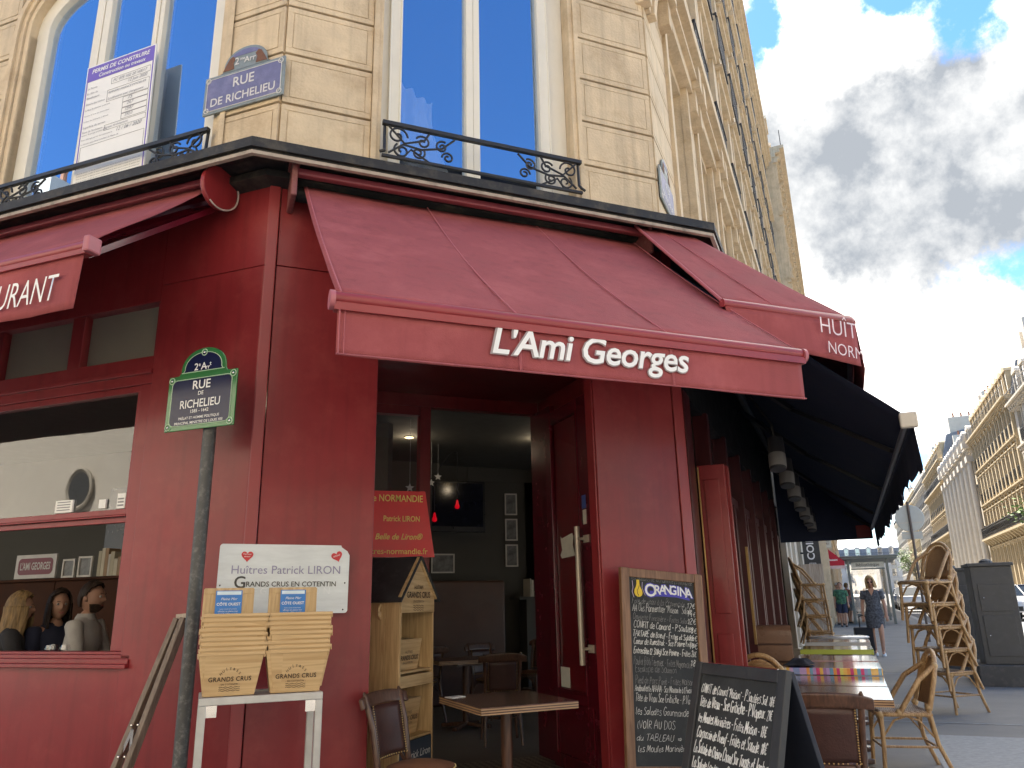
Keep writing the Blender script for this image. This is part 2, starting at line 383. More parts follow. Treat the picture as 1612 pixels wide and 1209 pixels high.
def glass(name, refl, tint=(1,1,1), rough=.0, col=(.95,.97,1)):
    if name in MATS: return MATS[name]
    m = bpy.data.materials.new(name); m.use_nodes = True; nt = m.node_tree; N = nt.nodes; L = nt.links; N.clear()
    out = N.new('ShaderNodeOutputMaterial'); g = N.new('ShaderNodeBsdfGlossy'); g.inputs['Roughness'].default_value = rough
    g.inputs['Color'].default_value = (*col, 1)
    t = N.new('ShaderNodeBsdfTransparent'); t.inputs[0].default_value = (*tint, 1)
    lw = N.new('ShaderNodeFresnel'); lw.inputs[0].default_value = 1.45
    ad = N.new('ShaderNodeMath'); ad.operation = 'ADD'; ad.use_clamp = True; L.new(lw.outputs[0], ad.inputs[0]); ad.inputs[1].default_value = refl
    ge = N.new('ShaderNodeNewGeometry'); iv = N.new('ShaderNodeMath'); iv.operation = 'SUBTRACT'; iv.inputs[0].default_value = 1; L.new(ge.outputs['Backfacing'], iv.inputs[1])
    mu = N.new('ShaderNodeMath'); mu.operation = 'MULTIPLY'; L.new(ad.outputs[0], mu.inputs[0]); L.new(iv.outputs[0], mu.inputs[1])
    mx = N.new('ShaderNodeMixShader'); L.new(mu.outputs[0], mx.inputs[0]); L.new(t.outputs[0], mx.inputs[1]); L.new(g.outputs[0], mx.inputs[2])
    L.new(mx.outputs[0], out.inputs[0]); MATS[name] = m; return m
def wood(name, c1, c2, rough=.5, axis='Z', scale=3., coat=0., bump=.15):
    if name in MATS: return MATS[name]
    m = bpy.data.materials.new(name); m.use_nodes = True; nt = m.node_tree; N = nt.nodes; L = nt.links; b = N['Principled BSDF']
    tc = N.new('ShaderNodeTexCoord'); mp = N.new('ShaderNodeMapping'); L.new(tc.outputs['Object'], mp.inputs[0])
    sc = {'X': (1,14,14), 'Y': (14,1,14), 'Z': (14,14,1)}[axis]; mp.inputs['Scale'].default_value = sc
    n = N.new('ShaderNodeTexNoise'); n.inputs['Scale'].default_value = scale; n.inputs['Detail'].default_value = 6; n.inputs['Distortion'].default_value = 1.2
    L.new(mp.outputs[0], n.inputs['Vector'])
    r = N.new('ShaderNodeValToRGB'); r.color_ramp.elements[0].position = .32; r.color_ramp.elements[1].position = .68
    r.color_ramp.elements[0].color = (*c1, 1); r.color_ramp.elements[1].color = (*c2, 1); L.new(n.outputs['Fac'], r.inputs[0])
    L.new(r.outputs[0], b.inputs['Base Color']); b.inputs['Roughness'].default_value = rough; b.inputs['Coat Weight'].default_value = coat
    bp = N.new('ShaderNodeBump'); bp.inputs['Strength'].default_value = bump; bp.inputs['Distance'].default_value = .004; L.new(n.outputs['Fac'], bp.inputs['Height']); L.new(bp.outputs[0], b.inputs['Normal'])
    MATS[name] = m; return m
RED = mat('red shopfront paint', (.225,.021,.025), .38, var=.15, scale=1.6, coat=.12, spec=.38, bump=.06, bscale=9, stain=((.30,.055,.05), .45, 4.), streak=.22)
REDT = mat('lighter trim red', (.27,.032,.036), .38, var=.08, scale=5, coat=.15)
REDDK = mat('wine red door paint', (.12,.006,.016), .25, var=.08, coat=.4)
FAB = mat('red awning canvas', (.31,.078,.083), .85, var=.13, scale=2.2, bump=.3, bscale=160, spec=.2, stain=((.42,.14,.14), .45, 2.2), streak=.16)
NAVY = mat('navy awning canvas', (.030,.036,.062), .9, var=.15, scale=3., bump=.2, bscale=160, spec=.15)
STONE = mat('cream limestone', (.60,.48,.325), .85, var=.13, scale=4., bump=.45, bscale=50, stain=((.36,.25,.14), .6, 2.6), streak=.24)
STONE2 = mat('pale limestone', (.55,.50,.42), .85, var=.10, scale=4., bump=.08, bscale=40, stain=((.40,.35,.28), .5, 2.))
STONEY = mat('warm yellow limestone', (.50,.40,.25), .85, var=.10, scale=3., bump=.2, bscale=30, stain=((.38,.29,.17), .5, 1.2))
WPAINT = mat('cream window paint', (.72,.68,.58), .45, var=.05, scale=6, stain=((.55,.50,.40), .3, 6))
ZINC = mat('black zinc', (.014,.014,.015), .62, var=.25, scale=8, stain=((.10,.085,.06), .6, 7))
ZTRIM = mat('weathered gutter lip', (.36,.30,.25), .5, var=.2, scale=9, stain=((.05,.045,.04), .8, 6))
IRON = mat('black wrought iron', (.016,.016,.018), .45, var=.2, scale=20)
GREYM = mat('brushed grey steel', (.50,.49,.46), .42, metal=.35, var=.1, scale=14)
CHROME = mat('polished steel', (.75,.73,.70), .18, metal=1., var=.04)
SLATE = mat('grey zinc roof', (.17,.19,.22), .5, var=.14, scale=3)
WHITE = mat('white paint', (.80,.80,.79), .5, var=.04)
BLACK = mat('black ink', (.012,.012,.012), .6, var=.05)
GREYINK = mat('grey ink', (.22,.22,.24), .6, var=.05)
PGLASS = glass('shop glass', .05); UGLASS = glass('upper window glass', .62, col=(.60,.75,.97)); DGLASS = glass('dark far glass', .25)
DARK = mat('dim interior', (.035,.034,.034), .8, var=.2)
ROOMW = mat('grey room paint', (.075,.072,.064), .8, var=.08, scale=3)
CEIL = mat('room ceiling paint', (.11,.108,.095), .85, var=.05)
WENGE = wood('dark cafe wood', (.045,.018,.010), (.12,.055,.032), .35, 'X', 3., coat=.3)
WENGEZ = wood('dark chair wood', (.05,.022,.013), (.13,.062,.036), .35, 'Z', 3., coat=.3)
PINE = wood('pale pine', (.42,.27,.12), (.62,.44,.23), .6, 'X', 2.4)
PINEZ = wood('pale pine upright', (.42,.27,.12), (.62,.44,.23), .6, 'Z', 2.4)
LEATHER = mat('dark brown leather', (.055,.022,.017), .42, var=.2, scale=14, bump=.2, bscale=90)
TAN = mat('tan leather', (.23,.10,.055), .4, var=.2, scale=9, bump=.15, bscale=90, stain=((.08,.03,.02), .5, 9))
BRASS = mat('brass nails', (.55,.38,.16), .35, metal=.9)
RATTAN = wood('rattan cane', (.28,.15,.06), (.56,.37,.18), .45, 'Z', 5., coat=.2)
CHALK = mat('chalkboard slate', (.026,.028,.029), .75, var=.35, scale=3.2, stain=((.075,.078,.08), .5, 4))
CHALKW = mat('white chalk', (.72,.72,.70), .9, var=.15, scale=30)
CHALKF = mat('faint chalk', (.30,.30,.30), .9, var=.3, scale=30)
SKIN = mat('skin', (.40,.22,.15), .5, var=.06, scale=8)
# ================================================================== the ground
def asphalt(name, col, big):
    m = mat(name, col, .85, var=.16, scale=1.3, bump=.5, bscale=170, stain=(big, .55, .9)); return m
PAVE = asphalt('pavement asphalt', (.255,.242,.222), (.33,.31,.285))
ROAD = asphalt('road asphalt', (.13,.13,.135), (.19,.19,.19))
def strip(name, d0, d1, z, m, s0=-9, s1=420, kind='structure'):
    mb = MB(FR); ss = [s0]+[q for q in (3, 20, 60, 150) if s0 < q < s1]+[s1]
    vs = []
    for s_ in ss: vs += [(s_, -d0, z+gz(s_)), (s_, -d1, z+gz(s_))]
    mb.add(vs, [(2*i, 2*i+1, 2*i+3, 2*i+2) for i in range(len(ss)-1)])
    return tag(mb.build(name, m), kind=kind)
g = MB(FR); ss = [-600, -9, 3, 60, 900]; vs = []
for s_ in ss: vs += [(s_, 700, -.13+gz(s_)), (s_, -700, -.13+gz(s_))]
g.add(vs, [(2*i, 2*i+1, 2*i+3, 2*i+2) for i in range(4)]); tag(g.build('road', ROAD), kind='structure')
strip('pavement', -.15, 3.7, 0., PAVE)
g = MB(FR); g.add([(-9,.15,0),(3,.15,0),(3,60,0),(-9,60,0)], [(0,1,2,3)]); tag(g.build('pavement', PAVE), kind='structure')
GRAN = mat('kerb granite', (.33,.325,.31), .8, var=.2, scale=9, bump=.3, bscale=80)
kb = MB(FR)
for i in range(60):
    s0 = -9+i*1.25; kb.add([(s0+.008,-3.70,gz(s0)-.13),(s0+1.242,-3.70,gz(s0+1.25)-.13),(s0+1.242,-3.96,gz(s0+1.25)-.13),(s0+.008,-3.96,gz(s0)-.13),
        (s0+.008,-3.70,gz(s0)+.004),(s0+1.242,-3.70,gz(s0+1.25)+.004),(s0+1.242,-3.96,gz(s0+1.25)-.004),(s0+.008,-3.96,gz(s0)-.004)],
        [(0,3,2,1),(4,5,6,7),(0,1,5,4),(1,2,6,5),(2,3,7,6),(3,0,4,7)])
tag(kb.build('kerb', GRAN, bevel=.012), kind='structure')
strip('far_pavement', 11.6, 14.2, 0.02, PAVE, -40)
MARK = mat('worn road paint', (.62,.62,.60), .7, var=.15, scale=9, stain=((.2,.2,.2), .8, 6))
mk = MB(FR)
for i in range(24):
    s0 = 12+i*5.2; mk.add([(s0,-5.9,-.124+gz(s0)),(s0+2.6,-5.9,-.124+gz(s0+2.6)),(s0+2.6,-6.04,-.124+gz(s0+2.6)),(s0,-6.04,-.124+gz(s0))], [(0,1,2,3)])
for i in range(7):
    d = 4.4+i*1.0; mk.add([(21,-d,-.124+gz(21)),(23.6,-d,-.124+gz(23.6)),(23.6,-d-.5,-.124+gz(23.6)),(21,-d-.5,-.124+gz(21))], [(0,1,2,3)])
tag(mk.build('road_marking', MARK), kind='structure')
SEAM = mat('pavement joint', (.36,.36,.35), .85, var=.2, scale=20)
jn = MB(FR)
for s0, w in ((4.2,.05), (9.6,.06), (15,.05)):
    jn.add([(s0,-.2,.004+gz(s0)),(s0+w,-.2,.004+gz(s0+w)),(s0+w,-3.68,.004+gz(s0+w)),(s0,-3.68,.004+gz(s0))], [(0,1,2,3)])
jn.add([(-3.6,-1.6,.004),(3.4,-1.55,.008),(3.4,-2.5,.008),(-3.6,-2.6,.004)], [(0,1,2,3)])
tag(jn.build('pavement_patch', SEAM), kind='structure')
# ================================================================== the corner building
B = empty('corner_building', (0,0,0), 'cream stone corner building with a wine red cafe shopfront below its black gutter', 'building')
def wallgrid(mb, x0, x1, z0, z1, holes, y=0., dep=.25):
    xs = sorted({x0, x1, *[h[0] for h in holes], *[h[1] for h in holes]}); zs = sorted({z0, z1, *[h[2] for h in holes], *[h[3] for h in holes]})
    for i in range(len(xs)-1):
        for j in range(len(zs)-1):
            cx, cz = (xs[i]+xs[i+1])/2, (zs[j]+zs[j+1])/2
            if any(h[0] < cx < h[1] and h[2] < cz < h[3] for h in holes): continue
            mb.add([(xs[i],y,zs[j]),(xs[i+1],y,zs[j]),(xs[i+1],y,zs[j+1]),(xs[i],y,zs[j+1])], [(0,1,2,3)])
    for a, b, c, d in holes:
        mb.add([(a,y,c),(b,y,c),(b,y,d),(a,y,d),(a,y+dep,c),(b,y+dep,c),(b,y+dep,d),(a,y+dep,d)], [(0,4,5,1),(1,5,6,2),(2,6,7,3),(3,7,4,0)])
def block(mb, x0, x1, z0, z1, yf, back=.10, g=.010, m=.045):
    """one rusticated stone: rim, fine drafted line, inner face"""
    x0 += g*.3; x1 -= g*.3; z0 += g; z1 -= g
    mb.box(x0, x1, yf+.006, yf+back, z0, z1)
    mb.box(x0, x1, yf, yf+.0058, z0, z0+m); mb.box(x0, x1, yf, yf+.0058, z1-m, z1)
    mb.box(x0, x0+m, yf, yf+.0058, z0+m, z1-m); mb.box(x1-m, x1, yf, yf+.0058, z0+m, z1-m)
    gg = .0045; mb.box(x0+m+gg, x1-m-gg, yf-.001, yf+.0058, z0+m+gg, z1-m-gg)
COURSES = [4.036+.426*i for i in range(10)]
# --- stone walls
w = MB(FC); wallgrid(w, .27, 3.40, 4.2, 20, [(.984,2.627,4.25,7.4)], 5.085, .3)
w2 = MB(FC)
for z in COURSES:
    block(w2, .262, .915, z, z+.426, 5.045, .04); block(w2, 2.70, 3.405, z, z+.426, 5.045, .04)
for a, b, c in ((.915,.955,5.02), (.955,.99,5.04), (2.62,2.66,5.04), (2.66,2.70,5.02)): w2.box(a, b, c, 5.2, 4.2, 7.45)
w2.box(.915, 2.70, 5.01, 5.2, 7.45, 7.62)
wl = MB(FL); wallgrid(wl, -14, -.027, 4.2, 20, [(-2.86,-.64,4.25,7.15)], .09, .3)
for z in COURSES:
    block(wl, -.56, -.018, z, z+.426, .045, .045)
    sx = 2.98+.0*z
    block(wl, -3.75, -sx, z, z+.426, .045); block(wl, -5.0, -3.76, z, z+.426, .045)
def arch_z(s_, lo=6.40, hi=7.02, c=1.75, hw=1.11): return lo+(hi-lo)*(max(0, 1-((s_-c)/hw)**2))**.62
# spandrel and moulded architrave of the segmental arch
n = 24
for off, yy, th in ((.0,.075,.10), (.055,.055,.12), (.10,.03,.06)):
    pts = [(1.75-(1.11+off)*math.cos(math.pi*i/n), 0) for i in range(n+1)]
    poly = []
    outer = []; inner = []
    for i in range(n+1):
        t = math.pi*i/n; cx, cz = math.cos(t), math.sin(t)**.8
        inner.append((-(1.75+(1.11+off)*cx), 6.40+(.62+off)*cz)); outer.append((-(1.75+(1.11+off+.05)*cx), 6.40+(.62+off+.05)*cz))
    inner = [(inner[0][0], 4.2)]+inner+[(inner[-1][0], 4.2)]; outer = [(outer[0][0], 4.2)]+outer+[(outer[-1][0], 4.2)]
    k = len(inner); vs = [(x, yy, z) for x, z in inner]+[(x, yy, z) for x, z in outer]+[(x, yy+.22, z) for x, z in inner]
    wl.add(vs, [(i, i+1, k+i+1, k+i) for i in range(k-1)]+[(i, i+1, 2*k+i+1, 2*k+i) for i in range(k-1)])
sp = []
for i in range(n+1):
    t = math.pi*i/n; sp.append((-(1.75+1.11*math.cos(t)), 6.40+.62*math.sin(t)**.8))
wl.add([(x, .10, z) for x, z in sp]+[(x, .10, 7.16) for x, z in sp], [(i, i+1, n+2+i, n+1+i) for i in range(n)])
wall = MB(); 
for q in (w, w2, wl): 
    b = len(wall.v); wall.v += q.v; wall.f += [[b+i for i in f] for f in q.f]; wall.m += q.m
wall.build('stone_wall', STONE, B, bevel=.006)
# --- right street side
COLS = [1.65+1.95*k for k in range(12)]
FLO = [(4.75,7.25), (8.05,10.55), (11.35,13.6), (14.4,16.5), (17.3,19.1)]
wr = MB(FR); wallgrid(wr, .021, 26, 4.2, 20, [(c-.58, c+.58, a, b_) for c in COLS for a, b_ in FLO], .10, .28)
for z in COURSES[1:]: block(wr, .008, .98, z, z+.426, .06, .04); 
for c in COLS:
    if c > 2:
        for z in COURSES[1:]: block(wr, c-1.95+.72, c-.72, z, z+.426, .065)
for c in COLS:
    for a, b_ in FLO:
        for e in (-.70, .58): wr.box(c+e, c+e+.12, .02, .12, a, b_+.1)
        wr.box(c-.78, c+.78, -.03, .12, b_+.1, b_+.26); wr.box(c-.86, c+.86, -.10, .10, b_+.26, b_+.32)
for z0, z1, d in ((7.70,7.80,.06), (7.80,7.98,.16), (10.95,11.12,.06), (14.0,14.16,.06), (16.95,17.1,.10), (19.5,19.66,.08), (19.66,19.84,.18), (19.84,20.0,.28)):
    wr.box(-.1, 26, -d, .11, z0, z1)
for c in COLS:
    for e in (-.80, .80):
        wr.box(c+e-.09, c+e+.09, -.13, .11, 7.40, 7.70); wr.box(c+e-.07, c+e+.07, -.06, .11, 7.1, 7.40)
        for zz in (16.7, 19.3): wr.box(c+e-.08, c+e+.08, -.07, .11, zz, zz+.24)
    wr.box(c-.975-.16, c-.975+.16, .035, .12, 8.0, 16.9)
wr.build('stone_wall', STONE, B, bevel=.01)
# scrolled console under the balcony, by the corner
cs = MB(FR); prof = []
for i in range(15):
    t = i/14; prof.append((-.02-.36*t**1.8, 6.72+.98*t))
prof = [(.12, 6.72)]+prof+[(.12, 7.70)]
for k, (x0, x1) in enumerate(((-.06,.05), (.07,.13), (.15,.26))):
    cs.prism([(p[0]+(.03 if k == 1 else 0), p[1]) for p in prof], 0, x1-x0, Matrix(((0,0,1,x0),(1,0,0,0),(0,1,0,0),(0,0,0,1))))
cs.build('console', STONE, B, bevel=.008)
# roof and back of the house (they shade the street)
fp = [LP(14,0), Vector((.12,5.09,0)), Vector((3.46,5.09,0)), FR @ Vector((26,0,0)), FR @ Vector((26,13,0)), LP(14,0)+(FR.to_3x3() @ Vector((1,0,0)))*13]
rf = MB(); rf.prism([(p.x, p.y) for p in fp], 20, 20.25); rf.build('roof', SLATE, B)
bw = MB()
for a, b_ in ((fp[3], fp[4]), (fp[4], fp[5]), (fp[5], fp[0])):
    bw.add([(a.x,a.y,0),(b_.x,b_.y,0),(b_.x,b_.y,20),(a.x,a.y,20)], [(0,1,2,3)])
bw.build('rear_wall', STONE2, B)
gw = MB(FR); wallgrid(gw, 9.3, 26, 0, 4.2, [(10.9,11.7,.0,2.7),(12.6,14.2,.5,3.0),(16,18.4,.5,3.0),(20,22.4,.5,3.0)], .02, .25)
for c in (9.4,10.6,12.2,15,19,23): gw.box(c-.18, c+.18, -.08, .03, 0, 3.3); gw.box(c-.22, c+.22, -.11, .03, 0, .5)
gw.box(9.3, 26, -.12, .03, 3.3, 3.5); gw.build('ground_floor_wall', STONE2, B, bevel=.01)
gp = MB(FR); gp.box(10.9,11.7,.15,.2,.05,2.7); gp.build('grey_door', mat('grey door paint', (.22,.23,.23), .5), B)
gp = MB(FR)
for a, b_ in ((12.6,14.2),(16,18.4),(20,22.4)): gp.box(a,b_,.15,.16,.5,3.0)
gp.build_each('shop_window', DGLASS, B)
# --- windows of the street side: one built, the others copied
def street_window(h, rail):
    M = Matrix.Identity(4)
    f = MB(); yb = .30
    for x0, x1 in ((-.58,-.50), (.50,.58), (-.05,.05)): f.box(x0, x1, .27, .34, 0, h)
    for z0, z1 in ((0,.10), (h-.08,h), (h*.72,h*.72+.05)): f.box(-.50, -.05, .275, .335, z0, z1); f.box(.05, .50, .275, .335, z0, z1)
    o = f.build('window', WPAINT, B)
    p = MB(); p.box(-.5, .5, .30, .31, .1, h-.08); p.build('pane', DGLASS, o)
    if rail:
        r = MB(); y0 = -.06
        r.box(-.58, .58, y0-.02, y0+.02, .88, .91); r.box(-.58, .58, y0-.015, y0+.015, .08, .10)
        for i in range(13): r.box(-.57+i*.095-.008, -.57+i*.095+.008, y0-.008, y0+.008, .10, .88)
        for i in range(6):
            cx = -.475+i*.19; r.tube([(cx+.085*math.cos(t*.524), y0, .50+.30*math.sin(t*.524)) for t in range(12)], .011, 5, True)
        for x in (-.58, .57): r.box(x, x+.012, y0, .12, .86, .9)
        r.build('window_rail', IRON, o)
    return o
for k, (a, b_) in enumerate(FLO):
    o = street_window(b_-a, k > 0); first = True
    for c in COLS:
        M = FR @ T3(c, 0, a)
        if first: o.matrix_local = M; first = False
        else: dup_part(o, B, M)
# --- chamfer window
def scroll(c, r0, r1, turns, a0, yy, dirn=1, n=26):
    return [(c[0]+dirn*(r0+(r1-r0)*i/n)*math.cos(a0+turns*2*math.pi*i/n), yy, c[1]+(r0+(r1-r0)*i/n)*math.sin(a0+turns*2*math.pi*i/n)) for i in range(n+1)]
def rail(name, x0, x1, z0, z1, yy, M):
    r = MB(M); r.box(x0, x1, yy-.018, yy+.018, z1-.012, z1+.018); r.box(x0, x1, yy-.012, yy+.012, z0-.02, z0)
    for x, sg in ((x0, 1), (x1, -1)):
        r.tube([(x+sg*.02, yy+.02, z1), (x+sg*.02, yy+.01, z0+.06), (x+sg*.015, yy-.02, z0+.02), (x-sg*.02, yy-.01, z0+.01)], .012, 6)
        h = z1-z0
        for (fx, fz, rr, dr, a0) in ((.10,.66,.075,1,0), (.13,.22,.06,1,2.2), (.27,.60,.055,-1,.5), (.24,.24,.05,-1,2.6), (.40,.58,.05,1,1), (.44,.26,.045,-1,0)):
            r.tube(scroll((x+sg*fx*1.15, z0+fz*h), rr*1.05, .012, 1.35, a0, yy, sg*dr), .0085, 5)
        r.tube([(x+sg*.05, yy, z0+.02), (x+sg*.16, yy, z0+h*.42), (x+sg*.30, yy, z0+h*.36), (x+sg*.46, yy, z0+h*.52), (x+sg*.56, yy, z1-.03)], .009, 5)
        r.tube([(x+sg*.05, yy, z1-.02), (x+sg*.17, yy, z0+h*.46), (x+sg*.32, yy, z0+h*.66), (x+sg*.36, yy, z1-.02)], .009, 5)
        r.tube([(x+sg*.16, yy, z0), (x+sg*.22, yy, z0+h*.3), (x+sg*.36, yy, z0+.0)], .009, 5)
    return r.build(name, IRON, B, smooth=40)
f = MB(FC)
for x0, x1, y0 in ((1.0,1.07,5.17), (1.07,1.155,5.14), (1.705,1.765,5.14), (1.767,1.825,5.145), (2.37,2.455,5.14), (2.455,2.62,5.17)): f.box(x0, x1, y0, 5.26, 4.25, 7.4)
f.box(1.155,1.705,5.15,5.25,4.25,4.42); f.box(1.825,2.37,5.15,5.25,4.25,4.42); f.box(1.155,1.705,5.15,5.25,7.2,7.4); f.box(1.825,2.37,5.15,5.25,7.2,7.4)
for x in (1.07,1.155,2.37,2.455): f.box(x-.008, x+.008, 5.132, 5.15, 4.25, 7.4)
win = f.build('upper_window', WPAINT, B, bevel=.006)
p = MB(FC); p.box(1.15,1.71,5.20,5.21,4.4,7.22); p.box(1.82,2.375,5.20,5.21,4.4,7.22); p.build('pane', UGLASS, win)
# curtain of creased plastic behind the left pane
def cur(u, v):
    x = 1.16+u*(.30+.34*(1-v)**2); z = 4.42+v*1.05-.12*u*v
    return (x, 5.30+.03*math.sin(u*19+v*3)+.02*math.sin(v*9+u*7), z)
c = MB(FC); c.grid(cur, 26, 30); c.build('curtain', mat('creased pale plastic', (.72,.74,.70), .5, var=.12, scale=5, emit=None), win, smooth=50)
rail('window_rail', .985, 2.63, 4.56, 4.825, 4.95, FC)
# --- arched window over the left street
f = MB(FL)
for s0, s1, yy in ((2.72,2.86,.15), (2.06,2.15,.15), (1.98,2.055,.155), (1.41,1.46,.15), (1.36,1.405,.155), (.64,.80,.15)): f.box(-s1, -s0, yy, .27, 4.25, 7.1)
for i in range(n):
    t0, t1 = math.pi*i/n, math.pi*(i+1)/n
    q = [(-(1.75+a*math.cos(t)), 6.40+b_*math.sin(t)**.8) for a, b_, t in ((1.11,.62,t0), (1.11,.62,t1), (.97,.48,t1), (.97,.48,t0))]
    f.add([(x,.148,z) for x, z in q]+[(x,.26,z) for x, z in q], [(0,1,2,3),(3,2,6,7)])
for s0, s1 in ((.8,1.36), (1.46,1.98), (2.15,2.72)): f.box(-s1, -s0, .16, .26, 4.25, 4.5)
win = f.build('upper_window', WPAINT, B, bevel=.005)
p = MB(FL)
for s0, s1 in ((.79,1.37), (1.45,1.99), (2.14,2.73)): p.box(-s1, -s0, .20, .21, 4.45, 7.08)
p.build('pane', UGLASS, win)
rail('window_rail', -2.80, -.60, 4.56, 4.775, -.0, FL)
# dark room behind the upper windows
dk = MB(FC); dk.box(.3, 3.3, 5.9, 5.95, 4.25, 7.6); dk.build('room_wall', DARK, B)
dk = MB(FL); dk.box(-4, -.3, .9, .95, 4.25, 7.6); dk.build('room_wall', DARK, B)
# --- gutter cornice swept round both corners
def offset_path(d):
    P = [LP(14), Vector((.23,5,0)), Vector((3.458,5,0)), FR @ Vector((26,0,0))]
    nl = -(FL.to_3x3() @ Vector((0,1,0))); nc = Vector((0,-1,0)); nr = -(FR.to_3x3() @ Vector((0,1,0)))
    m1 = (nl+nc)/(1+nl.dot(nc)); m2 = (nc+nr)/(1+nc.dot(nr))
    return [P[0]+nl*d, P[1]+m1*d, P[2]+m2*d, P[3]+nr*d]
def sweep(prof, name, m, parent, bevel=0):
    mb = MB(); k = len(prof); vs = []
    for d, z in prof: vs += [Vector((q.x, q.y, z)) for q in offset_path(d)]
    mb.add(vs, [(i*4+j, i*4+j+1, ((i+1) % k)*4+j+1, ((i+1) % k)*4+j) for i in range(k) for j in range(3)])
    return mb.build(name, m, parent, bevel=bevel)
gut = sweep([(-.09,4.20),(.0,4.235),(.12,4.255),(.20,4.262),(.30,4.235),(.355,4.192),(.372,4.192),(.372,4.215),(.40,4.215),(.40,4.283),(.385,4.290),(-.09,4.36)], 'gutter', ZINC, B)
sweep([(.356,4.168),(.385,4.170),(.389,4.192),(.374,4.197),(.357,4.190)], 'gutter_lip', ZTRIM, gut)
sweep([(.002,4.165),(.11,4.19),(.11,4.24),(.002,4.23)], 'gutter_board', ZINC, gut)
# ================================================================== the shopfront
sf = MB(FL); dkb = MB(FL)
# left street
for a, b_ in ((.02,3.575), (3.579,4.2)): sf.box(-.875, -.003, 0, .10, a, b_)
dkb.box(-.87, -.02, .02, .09, .05, 4.15)
sf.box(-14, -.88, .004, .10, 3.46, 4.2)
sf.box(-14, -.88, .012, .10, 2.86, 3.06)
sf.box(-14, -.88, -.012, .10, 2.93, 2.96)
for s0 in (1.60, 2.44, 3.28, 4.1): sf.box(-s0-.12, -s0, .02, .10, 3.06, 3.46)
for s0 in (2.60, 4.2, 6.0): sf.box(-s0-.13, -s0, .02, .10, 1.12, 2.86)
sf.box(-.985, -.877, .018, .10, 1.12, 2.86); sf.box(-.905, -.877, .018, .1, 3.06, 3.46)
sf.box(-14, -.88, .016, .10, .0, 1.02)
for z0, z1, y0 in ((1.02,1.045,-.03), (1.045,1.075,-.012), (1.075,1.10,.0), (1.10,1.118,.014)): sf.box(-14, -.80, y0, .10, z0, z1)
sf.box(-14, -.92, .008, .016, .0, .30)
# corner front
for a, b_ in ((.02,3.582), (3.588,4.2)): sf.M = FC; sf.box(.306, 1.015, 5.0, 5.12, a, b_); sf.box(2.66, 3.355, 5.0, 5.12, a, b_)
for x0, x1 in ((2.645,2.66),): sf.box(x0, x1, 5.012, 5.12, .02, 3.35)
sf.box(.93, 1.013, 5.12, 7.06, .02, 3.35); sf.box(3.105, 3.2, 5.12, 7.06, .02, 3.35)
sf.box(1.016, 2.644, 5.004, 5.10, 3.36, 4.2)
sf.box(.93, 3.2, 5.103, 7.2, 3.352, 3.40)
sf.box(1.014, 3.104, 7.062, 7.16, 3.225, 3.35); sf.box(1.86, 1.965, 7.06, 7.18, .02, 3.225)
sf.box(1.014, 1.86, 7.064, 7.16, 3.135, 3.225); sf.box(1.014, 1.86, 7.064, 7.16, .02, .62); sf.box(3.075, 3.104, 7.06, 7.18, .02, 3.225)
# right street: folded shutters; fascia and glazed doors coloured darker for the awning's shade
shop = sf.build('shopfront', RED, B, bevel=.004); dkb.build('backing', BLACK, shop)
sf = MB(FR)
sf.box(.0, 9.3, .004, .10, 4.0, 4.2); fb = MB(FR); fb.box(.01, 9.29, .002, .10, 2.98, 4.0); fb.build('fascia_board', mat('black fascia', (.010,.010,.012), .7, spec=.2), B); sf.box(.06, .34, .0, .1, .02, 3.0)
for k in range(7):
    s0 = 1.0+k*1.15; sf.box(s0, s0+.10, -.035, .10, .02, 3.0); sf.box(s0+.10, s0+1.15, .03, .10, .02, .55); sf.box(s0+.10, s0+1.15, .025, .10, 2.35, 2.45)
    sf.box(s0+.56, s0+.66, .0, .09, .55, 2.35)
sf.build('street_shopfront', mat('darkened shopfront red', (.060,.006,.009), .42, var=.12, streak=.2), B, bevel=.004)
tr = MB(FC); tr.box(.228, .300, 4.985, 5.11, .02, 4.2); tr.box(3.362, 3.452, 4.99, 5.1, .02, 4.2); tr.build_each('corner_trim', REDT, B, bevel=.006)  # lighter red carries the light the corner trim reflects
sh = MB(FR)
for i, (s0, d) in enumerate(((.40,.22), (.50,.24), (.60,.12))):
    sh.box(s0, s0+.045, -d, -.0, .06, 2.42)
    sh.box(s0-.012, s0, -d+.05, -.05, .2, 1.1); sh.box(s0-.012, s0, -d+.05, -.05, 1.25, 2.3)
sh.build('folded_shutter', RED, B, bevel=.005)
hd = MB(FR); hd.bar((1.62,-.07,1.0), (1.62,-.07,1.9), .03, .03); hd.bar((2.8,-.07,.9), (2.8,-.07,1.9), .025, .025); hd.box(.36,.37,-.02,-.01,.05,2.4); hd.build_each('door_bar', BRASS, B)
pn = MB(FR)
for k in range(7): pn.box(1.1+k*1.15, 1.0+(k+1)*1.15, .05, .056, .55, 3.0)
pn.build_each('shop_window', PGLASS, B)
